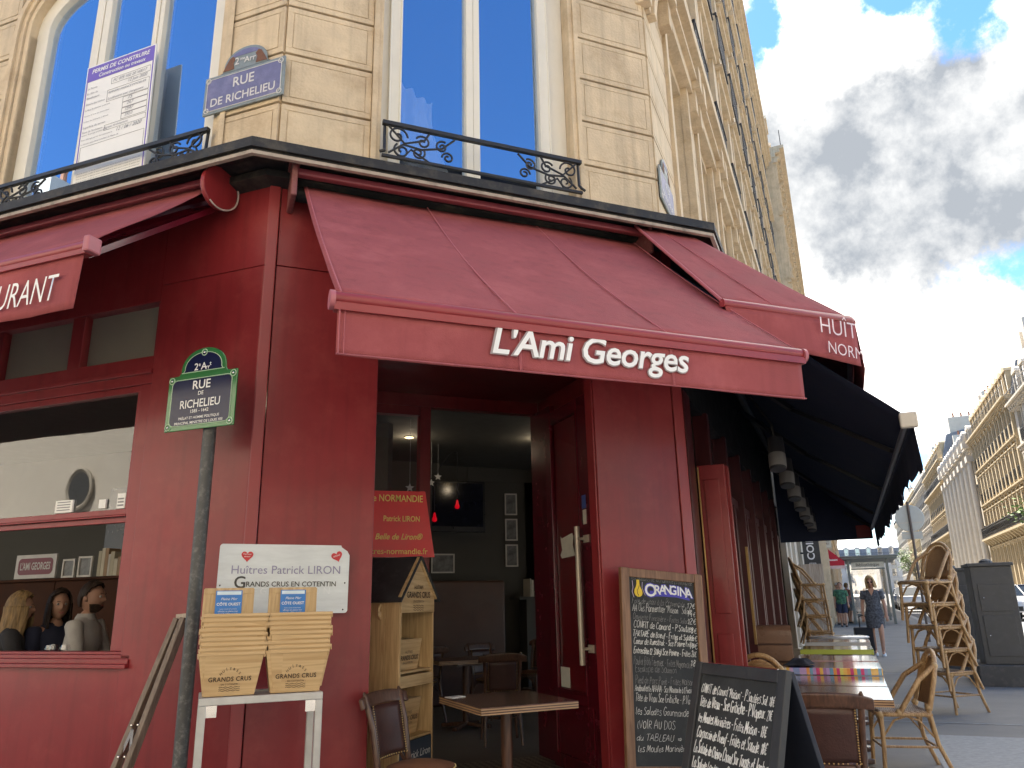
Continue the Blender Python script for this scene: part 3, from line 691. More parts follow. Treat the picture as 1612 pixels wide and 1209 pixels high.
# shop windows on the left: upper sash glazed and mirroring, lower sash slid open
fr = MB(FL)
for s0, s1 in ((.985,2.60), (2.73,4.2)):
    fr.box(-s1, -s0, .025, .085, 1.975, 2.012); fr.box(-s1, -s0, .045, .075, 1.925, 1.96); fr.box(-s1, -s0, .015, .05, 1.962, 1.973)
    fr.box(-s1, -s0, .03, .09, 2.815, 2.86); fr.box(-s0-.03, -s0, .03, .09, 2.012, 2.815); fr.box(-s1, -s1+.03, .03, .09, 2.012, 2.815)
fw_ = fr.build('shop_window', RED, B, bevel=.003)
p = MB(FL)
for s0, s1 in ((1.01,2.58), (2.75,4.18)): p.box(-s1, -s0, .055, .061, 2.01, 2.82)
p.build('pane', glass('mirroring sash glass', .07), fw_)
p = MB(FL)
for s0, s1 in ((.9,1.6), (1.72,2.44), (2.56,3.28), (3.4,4.1)): p.box(-s1, -s0, .05, .056, 3.06, 3.46)
p.build_each('transom_pane', glass('transom glass', .10), B)
q_ = MB(FL)  # added backing panels: grey green stands in for reflections and lit ceiling in the transoms
for s0, s1 in ((.9,1.6), (1.72,2.44), (2.56,3.28), (3.4,4.1)): q_.box(-s1, -s0, .085, .098, 3.06, 3.46)
q_.build_each('transom_backing', mat('grey green transom backing', (.26,.25,.20), .8, var=.08, scale=3), B)
nt_ = MB(FL); nt_.box(-1.66,-1.50,.04,.053,2.02,2.105); nt_.box(-1.10,-1.03,.04,.053,2.02,2.12); nt_.box(-1.26,-1.20,.04,.053,2.03,2.09)
nt_.build_each('notice', WHITE, fw_)
nl_ = MB(FL)
for i in range(4): nl_.box(-1.64,-1.52,.037,.0398,2.035+i*.018,2.041+i*.018)
for i in range(3): nl_.box(-1.09,-1.04,.037,.0398,2.035+i*.022,2.045+i*.022)
nl_.build('notice_print', GREYINK, fw_)
# corner: fixed glass beside the entrance
p = MB(FC); p.box(1.014, 1.86, 7.10, 7.106, .62, 3.135); p.build('side_pane', PGLASS, B)
# entrance door leaf standing open
d = MB(FC); X0, X1 = 2.935, 2.985
d.box(X0,X1,6.42,6.54,.04,3.08); d.box(X0,X1,5.65,5.86,.04,3.08); d.box(X0,X1,5.86,6.42,.04,.64); d.box(X0,X1,5.86,6.42,2.96,3.08)
d.box(X0-.012,X0,5.76,6.46,.14,.155); d.box(X0-.012,X0,5.76,6.46,.545,.56); d.box(X0-.012,X0,5.76,5.775,.155,.545); d.box(X0-.012,X0,6.445,6.46,.155,.545)
d.box(X0-.008,X0+.02,5.86,6.42,.64,.665); d.box(X0-.008,X0+.02,6.40,6.42,.665,2.96); d.box(X0-.008,X0+.02,5.86,5.88,.665,2.96)
d.box(3.01,3.06,6.56,7.05,.03,3.2)
door = d.build('entrance_door', REDDK, B, bevel=.004)
p = MB(FC); p.box(2.957,2.962,5.88,6.40,.66,2.96); p.build('pane', glass('door glass', .04, (.95,.85,.85)), door)
cp_ = MB(FC); cp_.box(2.972,2.980,5.88,6.40,.66,2.96); cp_.build('door_reflection_sheet', mat('wine reflection sheet', (.20,.016,.026), .5), door)  # added sheet: its wine colour stands in for the red reflection in the glass
hnd = MB(FC); hnd.tube([(2.86,5.78,.88),(2.86,5.78,1.96)], .023, 12)
for z in (1.0,1.86): hnd.tube([(2.86,5.78,z),(2.94,5.78,z)], .012, 8); hnd.box(2.925,2.936,5.71,5.80,z-.03,z+.03)
hnd.build('handle', mat('brushed gold handle', (.62,.56,.46), .32, metal=.3, var=.05), door, smooth=40)
sc = MB(FC)
for z in (.25,.55,.85,1.15,1.5,1.9,2.3,2.7,3.0): sc.ball((2.96,5.648,z), .009, 5)
sc.build('screw', CHROME, door)
ed = MB(FC); ed.box(2.93,2.99,5.640,5.6495,.04,3.08); ed.build('edge_strip', mat('dull aluminium', (.30,.22,.22), .4, metal=.5), door)
st = MB(FC)
ypts = [(6.26,1.92),(6.23,1.90),(6.02,1.93),(6.00,1.90),(6.02,1.83),(5.98,1.74),(6.24,1.73),(6.27,1.76),(6.23,1.80)]
st.prism(ypts, 0, .002, Matrix(((0,0,-1,2.934),(1,0,0,0),(0,1,0,0),(0,0,0,1))) @ T3(0,0,.0)); st.box(2.952,2.956,6.22,6.39,.67,.83); st.box(2.931,2.9345,5.74,5.80,1.98,2.10)
st.build_each('paper_notice', mat('torn paper', (.70,.68,.58), .8, var=.08, scale=20), door)
st = MB(FC); st.box(2.931,2.9345,5.74,5.81,2.11,2.22); st.build('sticker', mat('blue sticker', (.05,.10,.35), .4), door)
# tiled threshold and room
def tilemat():
    m = bpy.data.materials.new('mosaic tile'); m.use_nodes = True; nt = m.node_tree; b = nt.nodes['Principled BSDF']
    tc = nt.nodes.new('ShaderNodeTexCoord'); mp = nt.nodes.new('ShaderNodeMapping'); mp.inputs['Rotation'].default_value = (0,0,R(45)); ck = nt.nodes.new('ShaderNodeTexChecker')
    ck.inputs['Scale'].default_value = 22; ck.inputs[1].default_value = (.30,.27,.22,1); ck.inputs[2].default_value = (.055,.05,.045,1)
    nt.links.new(tc.outputs['Object'], mp.inputs[0]); nt.links.new(mp.outputs[0], ck.inputs[0]); nt.links.new(ck.outputs[0], b.inputs[0]); b.inputs['Roughness'].default_value = .35; return m
t = MB(FC); t.box(1.016, 3.104, 4.96, 7.06, -.02, .02); t.build('threshold', tilemat(), B)
fl = MB(FC); fl.prism([(-1.9,7.065),(5.3,7.065),(8.9,10.8),(8.9,14),(-9.4,14)], -.05, .018)
fl.build('room_floor', mat('worn grey floor', (.17,.16,.15), .45, var=.15, scale=4), B)
fl = MB(FL); fl.box(-9, -1.0, .12, 4.3, -.06, .012); fl.build('room_floor', mat('worn grey floor', (.17,.16,.15), .45), B)
cp = [LP(13.8,-.11), Vector((.25,5.13,0)), Vector((3.3,5.13,0)), FR @ Vector((25,.12,0)), FR @ Vector((25,9,0)), LP(13.8,-.11)+(FR.to_3x3() @ Vector((1,0,0)))*11]
ce = MB(); ce.prism([(p_.x, p_.y) for p_ in cp], 3.47, 3.55); ce.build('room_ceiling', CEIL, B)
rw = MB(FC); rw.box(3.3, 4.78, 11.5, 11.6, 0, 3.47); rw.box(.2, 3.29, 11.3, 11.4, 0, 3.47); rw.box(4.7, 4.8, 11.62, 14, 0, 3.47); rw.box(4.2, 6.6, 13.6, 13.7, 0, 3.47); rw.box(3.8, 7, 11.49, 11.52, 3.25, 3.46)
rw.build('room_wall', ROOMW, B)
rw = MB(FL); rw.box(-11, -1.3, 4.0, 4.1, 0, 3.47); rw.build('room_wall', ROOMW, B)
rw = MB(FR); rw.box(5.4, 11, 3.2, 3.3, 0, 3.47); rw.box(10.9, 11, .1, 3.2, 0, 3.47); rw.build('room_wall', ROOMW, B)
# ================================================================== awnings
def cloth(mb, p00, p10, p01, p11, nu=14, nv=10, sag=.03, wrinkle=.006, seed=1):
    """taut canvas between four corners (p0x at the wall, p1x at the bar), sagging a little"""
    p00, p10, p01, p11 = map(Vector, (p00, p10, p01, p11)); rnd = random.Random(seed); ph = [rnd.uniform(0, 6) for _ in range(4)]
    def fn(u, v):
        p = p00.lerp(p01, u).lerp(p10.lerp(p11, u), v)
        p.z += -sag*math.sin(math.pi*v)*(.6+.4*math.sin(math.pi*u)) + wrinkle*math.sin(u*21+ph[0]+2*v)*v*math.sin(v*5+ph[1]) + wrinkle*.7*math.sin(u*47+ph[2]+9*v*v)*v**3 + wrinkle*.6*math.sin(u*9+v*7+ph[3])
        return p
    return mb.grid(fn, nu, nv)
def hanging(mb, a, b, drop, nu=30, nv=6, wav=.012, seed=2, out=None, scallop=None, slant0=0., slant1=0.):
    a, b = Vector(a), Vector(b); d = (b-a); o = out or Vector((-d.y, d.x, 0)).normalized(); rnd = random.Random(seed); ph = [rnd.uniform(0, 6) for _ in range(5)]; L_ = d.length
    def fn(u, v):
        dr = drop
        if scallop: dr = drop-.05+.05*abs(math.sin(math.pi*u*L_/scallop))
        uu = u+(slant0*(1-u)-slant1*u)*v/L_
        p = a.lerp(b, uu); w = wav*v*(math.sin(u*L_*7+ph[0])*.6+math.sin(u*L_*17+ph[1])*.35+math.sin(u*L_*3+ph[2]))
        p = p+o*w; p.z -= dr*v; return p
    return mb.grid(fn, nu, nv)
STITCH = mat('awning stitching', (.40,.11,.125), .8, var=.1)
# --- over the entrance
A1 = empty('awning', (1.7,4.9,4.2), 'open wine red awning lettered with the cafe name over the corner entrance', 'awning', 'red canvas awnings')
I1 = A1.matrix_world.inverted()
mb = MB(I1); cloth(mb, (.44,4.88,4.135), (.441,3.09,2.635), (3.06,4.88,4.135), (2.90,3.09,2.635), 60, 24, .05, .008)
mb.build('canvas', FAB, A1, smooth=60, solid=.004)
sm = MB(I1)
for u in (.008,.335,.665,.992):
    pts = []
    for i in range(15):
        v = i/14; p = Vector((.44+(3.06-.44)*u,4.88,4.135)).lerp(Vector((.441+(2.90-.441)*u,3.09,2.635)), v)
        p.z += -.05*math.sin(math.pi*v)*(.6+.4*math.sin(math.pi*u))+.006+.006*v; pts.append(p)
    sm.tube(pts, .0045, 5)
sm.build('seam', STITCH, A1)
mb = MB(I1); hanging(mb, (.445,3.075,2.565), (2.896,3.075,2.565), .205, 80, 6, .007); val = mb.build('valance', FAB, A1, smooth=60, solid=.003)
mb = MB(I1); mb.tube([(.452,3.058,2.57),(.452,3.056,2.362)], .003, 4); mb.tube([(.475,3.062,2.57),(.475,3.060,2.362)], .002, 4)
for u in (.335,.665): mb.tube([(.445+2.45*u,3.064,2.55),(.445+2.45*u,3.060,2.362)], .002, 4); mb.tube([(.452+2.45*u,3.064,2.55),(.452+2.45*u,3.060,2.362)], .002, 4)
mb.tube([(.445,3.066,2.363),(2.896,3.066,2.363)], .0035, 4); mb.build('hem', STITCH, val)
mb = MB(I1); mb.tube([(.43,3.085,2.615),(2.915,3.085,2.615)], .030, 10); mb.box(.43, 2.915, 3.055, 3.10, 2.555, 2.59); mb.build('front_bar', REDT, A1, smooth=40)
mb = MB(I1); mb.tube([(.41,3.085,2.605),(.432,3.085,2.605)], .044, 14); mb.tube([(2.912,3.085,2.605),(2.93,3.085,2.605)], .042, 14); mb.build_each('bar_cap', mat('faded red plastic cap', (.42,.13,.15), .4), A1, smooth=40)
mb = MB(I1); mb.box(.385, 3.09, 4.80, 4.86, 4.185, 4.235); mb.build('cover_strip', mat('faded red metal', (.37,.085,.105), .4, var=.1), A1, bevel=.012)
mb = MB(I1); mb.box(.345,.385,4.72,5.0,3.98,4.26); mb.box(.33,.40,4.70,4.98,4.235,4.27); mb.box(3.09,3.12,4.72,5.0,4.0,4.26); mb.build_each('bracket', mat('tarnished red bracket', (.20,.06,.06), .5, stain=((.35,.25,.2), .5, 20)), A1, bevel=.01)
mb = MB(I1); mb.tube([(.40,4.93,4.10),(3.08,4.93,4.10)], .05, 12); mb.build('roller', BLACK, A1, smooth=40)
mb = MB(I1)
for x, sg in ((.70,1), (2.65,-1)): mb.bar((x,4.9,4.0),(x+sg*.62,4.05,3.30),.05,.035); mb.bar((x+sg*.62,4.05,3.30),(x+sg*.05,3.13,2.60),.045,.03)
mb.build('folding_arm', REDT, A1)
texts([("L'Ami Georges", T3(1.115,3.0595,2.434) @ RX90, dict(width=1.055, bold=.034))], 'lettering_outline', mat('grey lettering edge', (.33,.27,.27), .7), val, pre=I1, shear=.22, align='LEFT', spacing=.96)
texts([("L'Ami Georges", T3(1.122,3.0575,2.436) @ RX90, dict(width=1.04, bold=.014))], 'lettering', WHITE, val, pre=I1, shear=.22, align='LEFT', spacing=.96)
# --- left street
A2 = empty('awning', LP(2.5,.2,4.2), 'red awning ending RESTAURANT above the left street windows', 'awning', 'red canvas awnings')
A2.matrix_world = A2.matrix_world @ Matrix.Rotation(R(-42.05), 4, 'Z'); I2 = A2.matrix_world.inverted()
def M2(M=None): return I2 @ FL
mb = MB(M2()); cloth(mb, (-6,-.12,4.20), (-6,-1.05,3.33), (-.33,-.12,4.20), (-.33,-1.05,3.33), 24, 12, .03, .005, 5); mb.build('canvas', FAB, A2, smooth=60, solid=.004)
mb = MB(M2()); hanging(mb, (-6,-1.065,3.265), (-.345,-1.065,3.265), .335, 70, 6, .012, 8, slant1=.015); v2 = mb.build('valance', FAB, A2, smooth=60, solid=.003)
mb = MB(M2()); mb.tube([(-6,-1.05,3.305),(-.32,-1.05,3.305)], .032, 10); mb.box(-6,-.32,-1.085,-1.03,3.245,3.275); mb.build('front_bar', REDT, A2, smooth=40)
mb = MB(M2()); mb.box(-.33,-.285,-1.10,-1.01,3.25,3.345); mb.build('bar_cap', mat('faded red plastic cap', (.42,.13,.15), .4), A2, bevel=.01)
mb = MB(M2()); mb.box(-6,-.30,-.17,-.10,4.195,4.245); mb.build('cover_strip', mat('faded red metal', (.37,.085,.105), .4), A2, bevel=.012)
mb = MB(M2())
prof = [(-.30+.012*math.sin(i*.9)*0+0, 0) for i in range(0)]
for i in range(34):
    a = 2*math.pi*i/34; c_, s_ = math.cos(a), math.sin(a); k_ = .155+.035*max(0, math.cos(a+.65))**2; prof.append((-.15-k_*c_*.98, 4.125+k_*s_))
mb.prism([(y-.02,z) for y,z in prof], -.295, -.262, Matrix(((0,0,1,0),(1,0,0,0),(0,1,0,0),(0,0,0,1)))); mb.build('end_plate', RED, A2, bevel=.008)
mb = MB(M2()); mb.tube([(-.255,y-.02,z) for y, z in prof[11:30]], .006, 6); mb.build('plate_edging', mat('pale edging', (.5,.42,.38), .5), A2)
mb = MB(M2())
mb.bar((-.55,-.12,4.03),(-1.45,-.6,3.62),.05,.035); mb.bar((-.40,-.10,4.02),(-.42,-1.0,3.28),.045,.035); mb.bar((-1.45,-.6,3.62),(-.6,-1.02,3.29),.045,.03); mb.tube([(-6,-.08,4.12),(-.33,-.08,4.12)],.05,10); mb.build('folding_arm', REDDK, A2)
texts([("RESTAURANT", T3(-.492,-1.092,2.995) @ RX90, dict(width=.86,squash=1.6))], 'lettering', WHITE, v2, pre=I2 @ FL, shear=.20, align='RIGHT', bold=-.004)
# --- right street, upper: bends round the corner
A3 = empty('awning', (3.3,4.4,3.8), 'upper red oyster awning that bends round the right corner above the navy one', 'awning', 'red canvas awnings'); I3 = A3.matrix_world.inverted()
uR = FR.to_3x3() @ Vector((1,0,0)); B3 = Vector((2.885,3.65,3.135)); C3 = Vector((3.918,3.65,3.145)); Aa = Vector((2.985,4.76,4.225)); D3 = Vector((3.49,4.76,4.23))
mb = MB(I3); cloth(mb, Aa, B3, D3, C3, 14, 12, .012, .004, 3); cloth(mb, D3, C3, D3+uR*4.6, C3+uR*4.6, 18, 10, .02, .004, 4); mb.build('canvas', FAB, A3, smooth=60, solid=.004)
sm = MB(I3); sm.tube([Aa.lerp(D3,.42).lerp(B3.lerp(C3,.42), i/8)+Vector((0,0,.002)) for i in range(9)], .004, 5); sm.tube([Aa.lerp(B3, i/8)+Vector((0,-.004,-.004)) for i in range(9)], .012, 6); sm.build('seam', STITCH, A3)
mb = MB(I3); mb.tube([B3+Vector((-.01,0,-.01)), C3+Vector((-.02,0,-.01)), C3+uR*.04+Vector((0,0,-.01)), C3+uR*4.6], .028, 10); mb.build('front_bar', REDT, A3, smooth=50)
mb = MB(I3)
def v3(u, v):
    p = (B3+Vector((.0,-.012,-.03))).lerp(C3+Vector((.012,-.012,-.03)), u); dr = .215+.09*u
    return p+Vector((.085*(1-u)*v, -.0*v+.03*math.sin(u*5+1)*v*(1-u), -dr*v))
mb.grid(v3, 20, 6)
def v4(u, v):
    p = (C3+Vector((.012,-.012,-.03)))+uR*(4.4*u); return p+Vector((.03*v,0,-.32*v))
mb.grid(v4, 30, 5); v3o = mb.build('valance', FAB, A3, smooth=60, solid=.003)
nR = FR.to_3x3() @ Vector((0,-1,0))
texts([("HUÎT", T3(3.585,3.605,3.000) @ Matrix.Rotation(R(3),4,'Y') @ RX90, dict(width=.30,squash=1.15)), ("NORM", T3(3.625,3.600,2.865) @ Matrix.Rotation(R(5),4,'Y') @ RX90, dict(width=.285,squash=1.15))], 'lettering', mat('pale pink lettering', (.74,.62,.66), .7), v3o, pre=I3, align='LEFT', bold=-.008)
MS = Matrix((uR, Vector((0,0,1)), nR)).transposed().to_4x4(); MS.translation = C3+nR*.045+Vector((0,0,-.13))+uR*.02
texts([('RES', MS, dict(width=.24,squash=1.15)), ('ANDES', MS @ T3(-.01,-.135,-.004), dict(width=.38,squash=1.15))], 'lettering', mat('pale pink lettering', (.74,.62,.66), .7), v3o, pre=I3, align='LEFT', bold=-.008)
# --- right street, lower: navy underside over the terrace
A4 = empty('awning', RP(4,.8,3.2), 'deep navy lined awning with scalloped valance spread above the terrace tables', 'awning'); I4 = A4.matrix_world.inverted() @ FR
mb = MB(I4); cloth(mb, (-.28,-.03,3.92), (-.28,-1.55,2.52), (8.7,-.03,3.92), (8.7,-1.55,2.52), 34, 12, .03, .008, 9); mb.build('canvas', NAVY, A4, smooth=60, solid=.004)
mb = MB(I4); hanging(mb, (-.26,-1.57,2.50), (8.7,-1.57,2.50), .34, 150, 6, .018, 12, scallop=.42); mb.build('valance', NAVY, A4, smooth=60, solid=.003)
mb = MB(I4); mb.add([(8.68,-1.53,2.56),(8.68,-.03,3.98),(8.68,-.03,2.31),(8.68,-1.53,2.31)], [(0,1,2,3)]); mb.build('end_cheek', NAVY, A4, solid=.004)
mb = MB(I4); mb.add([(8.66,-1.50,2.54),(8.66,-1.28,2.54),(8.66,-1.28,2.335),(8.66,-1.50,2.335)], [(0,1,2,3)]); mb.build('end_patch', RED, A4, solid=.004)
mb = MB(I4); mb.tube([(-.26,-1.535,2.48),(8.7,-1.535,2.48)], .028, 8); mb.build('front_bar', mat('dull grey bar', (.16,.17,.2), .45, metal=.4), A4, smooth=40)
mb = MB(I4); mb.box(-.32,-.26,-1.60,-1.49,2.44,2.545); mb.build('bar_cap', mat('ivory plastic cap', (.60,.55,.47), .45), A4, bevel=.012)
mb = MB(I4)
for s0 in (.9,3.4,6.2,8.4): mb.bar((s0,-.08,3.55),(s0+.55,-.75,3.05),.05,.04); mb.bar((s0+.55,-.75,3.05),(s0+.05,-1.5,2.5),.045,.035)
mb.tube([(-.2,-.10,3.78),(8.7,-.10,3.78)], .05, 10); mb.tube([(-.15,-.06,3.3),(.9,-.55,3.12)], .012, 6); mb.build('folding_arm', IRON, A4)
LAMPB = mat('pale lamp band', (.24,.23,.22), .6); LAMPD = mat('dark lamp body', (.03,.03,.035), .5)
lampT = []
for k in range(8):
    s0 = 1.35+1.2*k; M = FR @ T3(s0, -.58, 2.62) @ Matrix.Rotation(R(16), 4, 'Y')
    if k == 0:
        lamp = empty('terrace_lamp', M, 'nearest of the banded cylinder lamps hung in line under the navy awning', 'lamp', 'cylinder lamps under the navy awning')
        mb = MB(); mb.lathe([(.03,.17),(.069,.16),(.074,.05),(.074,.0)], 18); mb.lathe([(.074,-.13),(.069,-.15),(.02,-.15)], 18); mb.build('body', LAMPD, lamp, smooth=40)
        mb = MB(); mb.lathe([(.0742,0),(.077,-.005),(.077,-.12),(.0742,-.13)], 18); mb.build('band', LAMPB, lamp, smooth=40)
        mb = MB(); mb.tube([(0,0,.16),(-.03,.02,.30),(-.06,.2,.62)], .012, 6); mb.build('stem', IRON, lamp)
    else:
        dup(lamp, M, 'banded cylinder lamp further along the line under the navy awning', 'lamp', 'cylinder lamps under the navy awning')
# ================================================================== street plates and notices
def rrect(w, h, r, n=6):
    pts = []
    for cx, cy, a0 in ((w/2-r, h/2-r, 0), (-w/2+r, h/2-r, 90), (-w/2+r, -h/2+r, 180), (w/2-r, -h/2+r, 270)):
        for i in range(n+1): a = R(a0+90*i/n); pts.append((cx+r*math.cos(a), cy+r*math.sin(a)))
    return pts
GREEN = mat('green enamel', (.035,.17,.055), .18, var=.08, coat=.6); GLINE = mat('pale green line', (.45,.62,.42), .3)
ENAM = mat('dark blue enamel', (.010,.015,.055), .22, var=.08, coat=.15, spec=.35)
def arch(w, hgt, n=20, base=0.):
    pts = [(w/2, base), (w/2*.93, base+.0)]
    for i in range(n+1):
        t = math.pi*i/n; pts.append((w/2*.86*math.cos(t), base+.02+(hgt-.02)*math.sin(t)**.85))
    return pts+[(-w/2*.93, base), (-w/2, base)]
SG = empty('street_sign', LP(.145,.30,2.40), 'green and dark blue enamel RUE DE RICHELIEU plate on its grey pole', 'street sign', None)
SG.matrix_world = SG.matrix_world @ Matrix.Rotation(R(-42.05), 4, 'Z')
mb = MB(RX90 @ T3(0,.175,0)); mb.prism([(-.26,-.175),(.26,-.175),(.26,.175),(-.26,.175)], 0, .012); mb.prism([(x,y) for x,y in arch(.40,.165,20,.175)], 0, .0118); pl_ = mb.build('sign_plate', GREEN, SG, bevel=.004)
mb = MB(RX90 @ T3(0,.175,0)); mb.prism(rrect(.445,.285,.035), .0125, .0145); mb.prism([(x*.80, .190+(y-.175)*.72) for x, y in arch(.40,.165,20,.175)], .0125, .0145); mb.build('sign_face', ENAM, pl_)
mb = MB(RX90 @ T3(0,.175,0)); mb.tube([(x,y,.0135) for x,y in rrect(.452,.292,.035)], .0028, 5, True); mb.tube([(x*.81,.189+(y-.175)*.73,.0135) for x,y in arch(.40,.165,20,.175)], .0025, 5, True)
for x, y in ((-.232,.147),(.232,.147),(-.232,-.147),(.232,-.147),(0,.308)): mb.tube([(x+.020*math.cos(t*.52), y+.020*math.sin(t*.52), .0145) for t in range(12)], .003, 5, True)
mb.build('sign_line', GLINE, pl_)
mb = MB(RX90 @ T3(0,.175,0))
for x, y in ((-.232,.147),(.232,.147),(-.232,-.147),(.232,-.147),(0,.308)): mb.ball((x,y,.0125), .009, 6)
mb.build('rivet', CHROME, pl_)
TS = lambda y, z=-.0155: T3(0, z, y) @ RX90
texts([('RUE',TS(.252),dict(height=.054,bold=.012)), ('DE',TS(.212),dict(height=.024,bold=.01)), ('RICHELIEU',TS(.136),dict(width=.30,squash=1.12,bold=.008)), ('1585 - 1642',TS(.104),dict(width=.135,bold=.01)),
       ('PRÉLAT ET HOMME POLITIQUE',TS(.066),dict(width=.305,bold=.01)), ('PRINCIPAL MINISTRE DE LOUIS XIII',TS(.036),dict(width=.36,bold=.01)),
       ('2',T3(-.052,-.0155,.372) @ RX90,dict(height=.045,bold=.01)), ('e',T3(-.028,-.0155,.396) @ RX90,dict(height=.024,bold=.01)), ('A',T3(.006,-.0155,.372) @ RX90,dict(height=.045,bold=.01)), ('rr',T3(.036,-.0155,.372) @ RX90,dict(height=.028,bold=.01)), ('t',T3(.055,-.0155,.393) @ RX90,dict(height=.026,bold=.01))],
      'lettering', WHITE, pl_)
PGREY = mat('grey painted post', (.062,.062,.060), .5, var=.12, scale=9, stain=((.42,.40,.38), .35, 28))
mb = MB(); mb.tube([(.035,.05,-2.40),(.035,.05,.42)], .038, 16); mb.build('pole', PGREY, SG, smooth=40)
mb = MB()
for z in (.10,.30): mb.tube([(.035+.041*math.cos(t*.52), .05+.041*math.sin(t*.52), z) for t in range(12)], .006, 5, True); mb.box(-.05,.11,.0,.012,z-.012,z+.012)
mb.build('clamp', GREYM, SG)
PURPL = mat('weathered violet enamel', (.14,.135,.25), .4, var=.15, scale=12, coat=.3, stain=((.32,.30,.42), .4, 6)); PGREEN = mat('grey green enamel edge', (.20,.24,.25), .4, var=.12, stain=((.12,.07,.05), .5, 14))
RUST = mat('rusted enamel', (.16,.075,.045), .8, var=.25, scale=30)
PALE = mat('faded white lettering', (.62,.60,.58), .6, var=.12, scale=40)
def wall_plate(M, w, h, lines, label, small):
    o = empty('street_sign', M, label, 'street sign')
    mb = MB(); mb.box(-w/2,w/2,-.016,.0,0,h); 
    pa = mb.build('sign_plate', PGREEN, o, bevel=.004)
    mb = MB(RX90 @ T3(0,h/2,0)); mb.prism(rrect(w-.06,h-.06,.04), .0165, .0185); mb.build('sign_face', PURPL, pa)
    mb = MB(RX90 @ T3(0,h/2,0)); mb.tube([(x,y,.0175) for x,y in rrect(w-.052,h-.052,.04)], .003, 5, True)
    for sx in (-1,1):
        for sy in (-1,1): mb.tube([(sx*(w/2-.035)+.02*math.cos(t*.52), sy*(h/2-.035)+.02*math.sin(t*.52), .0175) for t in range(12)], .004, 5, True)
    mb.build('sign_line', PALE, pa)
    A_ = arch(w*.63,.19,20,h+.004)
    mb = MB(RX90); mb.prism(A_, 0, .015); ap = mb.build('sign_top', PGREEN, o, bevel=.003)
    mb = MB(RX90); mb.prism([(x*.86, h+.015+(y-h)*.80) for x,y in A_ if abs(x) < w*.22], .0155, .0175); mb.build('sign_face', PURPL, ap)
    mb = MB(RX90); rnd = random.Random(4)
    for sg, n_ in ((1,14),(-1,11)):
        pts = [(sg*w*.28,h+.012),(sg*w*.135,h+.015),(sg*w*.15,h+.07),(sg*w*.125,h+.10),(sg*w*.16,h+.13),(sg*w*.20,h+.115),(sg*w*.245,h+.06)]
        mb.prism(pts if sg < 0 else pts[::-1], .018, .0186)
    mb.build('rust_patch', RUST, ap)
    texts([(b_, T3(0,-.0195,z) @ RX90, dict(width=ww,bold=.012)) for b_, z, ww in lines], 'lettering', PALE, pa, squash=1.05)
    texts([(b_, T3(x,-.0195,z) @ RX90, dict(height=hh,bold=.012)) for b_, x, z, hh in small], 'lettering', PALE, ap)
    return o
wall_plate(FL @ T3(-.335,.036,4.925), .725, .33, [('RUE',.185,.19), ('DE RICHELIEU',.060,.58)], 'weathered violet RUE DE RICHELIEU plate with rusty arched top on cream corner stone',
           [('2',-.075,.375,.062), ('me',-.025,.405,.026), ('Arr',.045,.375,.05)])
wall_plate(FR @ T3(.33,.05,4.72), .60, .33, [('RUE',.19,.16), ('SAINT MARC',.07,.44)] if False else [('RUE',.185,.17), ('DE RICHELIEU',.065,.47)], 'steeply foreshortened pale violet street plate round the right stone corner', [('2',-.05,.375,.05), ('Arr',.03,.375,.045)])
# --- building permit in the arched window
PM = empty('permit_board', FL @ T3(-1.63,.07,4.60) @ Matrix.Rotation(R(-1.5), 4, 'Y'), 'white building permit board headed PERMIS DE CONSTRUIRE tied in the arched window', 'notice board')
PAPER = mat('white board', (.78,.77,.74), .45, var=.03); VIOL = mat('violet print', (.16,.11,.46), .5)
w, h = .74, 1.19
mb = MB(); mb.box(-w/2,w/2,-.012,.0,0,h); pb = mb.build('board', PAPER, PM)
mb = MB(); mb.box(-w/2+.012,w/2-.012,-.0145,-.0125,h-.155,h-.012); mb.box(-w/2+.012,-w/2+.022,-.0142,-.0125,.2,h-.155); mb.box(w/2-.022,w/2-.012,-.0142,-.0125,.05,h-.155); mb.build('header', VIOL, pb)
texts([('PERMIS DE CONSTRUIRE',T3(0,-.0155,h-.082) @ RX90,dict(width=.62,bold=.02)), ('Construction ou travaux',T3(.02,-.0155,h-.135) @ RX90,dict(width=.50,bold=.015))], 'lettering', WHITE, pb, shear=.2)
rows = [('Le Permis',.955),('En date du',.905),('Bénéficiaire',.86),('Nature des travaux',.80),('Surface de plancher autorisée',.745),('Hauteur de la ou des constructions',.69),('Surface des bâtiments à démolir',.635),('Superficie du terrain',.575),("Nom de l'architecte",.53),('auteur du projet architectural',.505)]
texts([(b_,T3(-.335,-.0138,z) @ RX90,dict(width=min(.27,.0115*len(b_)))) for b_, z in rows]+[('Date affichage permis de construire le',T3(-.335,-.0138,.46) @ RX90,dict(width=.33)),('Le dossier peut être consulté à la Mairie de',T3(-.335,-.0138,.42) @ RX90,dict(width=.40))]+
      [('Droit de recours : le délai de recours contentieux est de deux mois à compter du premier jour',T3(-.335,-.0138,.15-i*.024) @ RX90,dict(width=.66)) for i in range(5)], 'lettering', GREYINK, pb, align='LEFT')
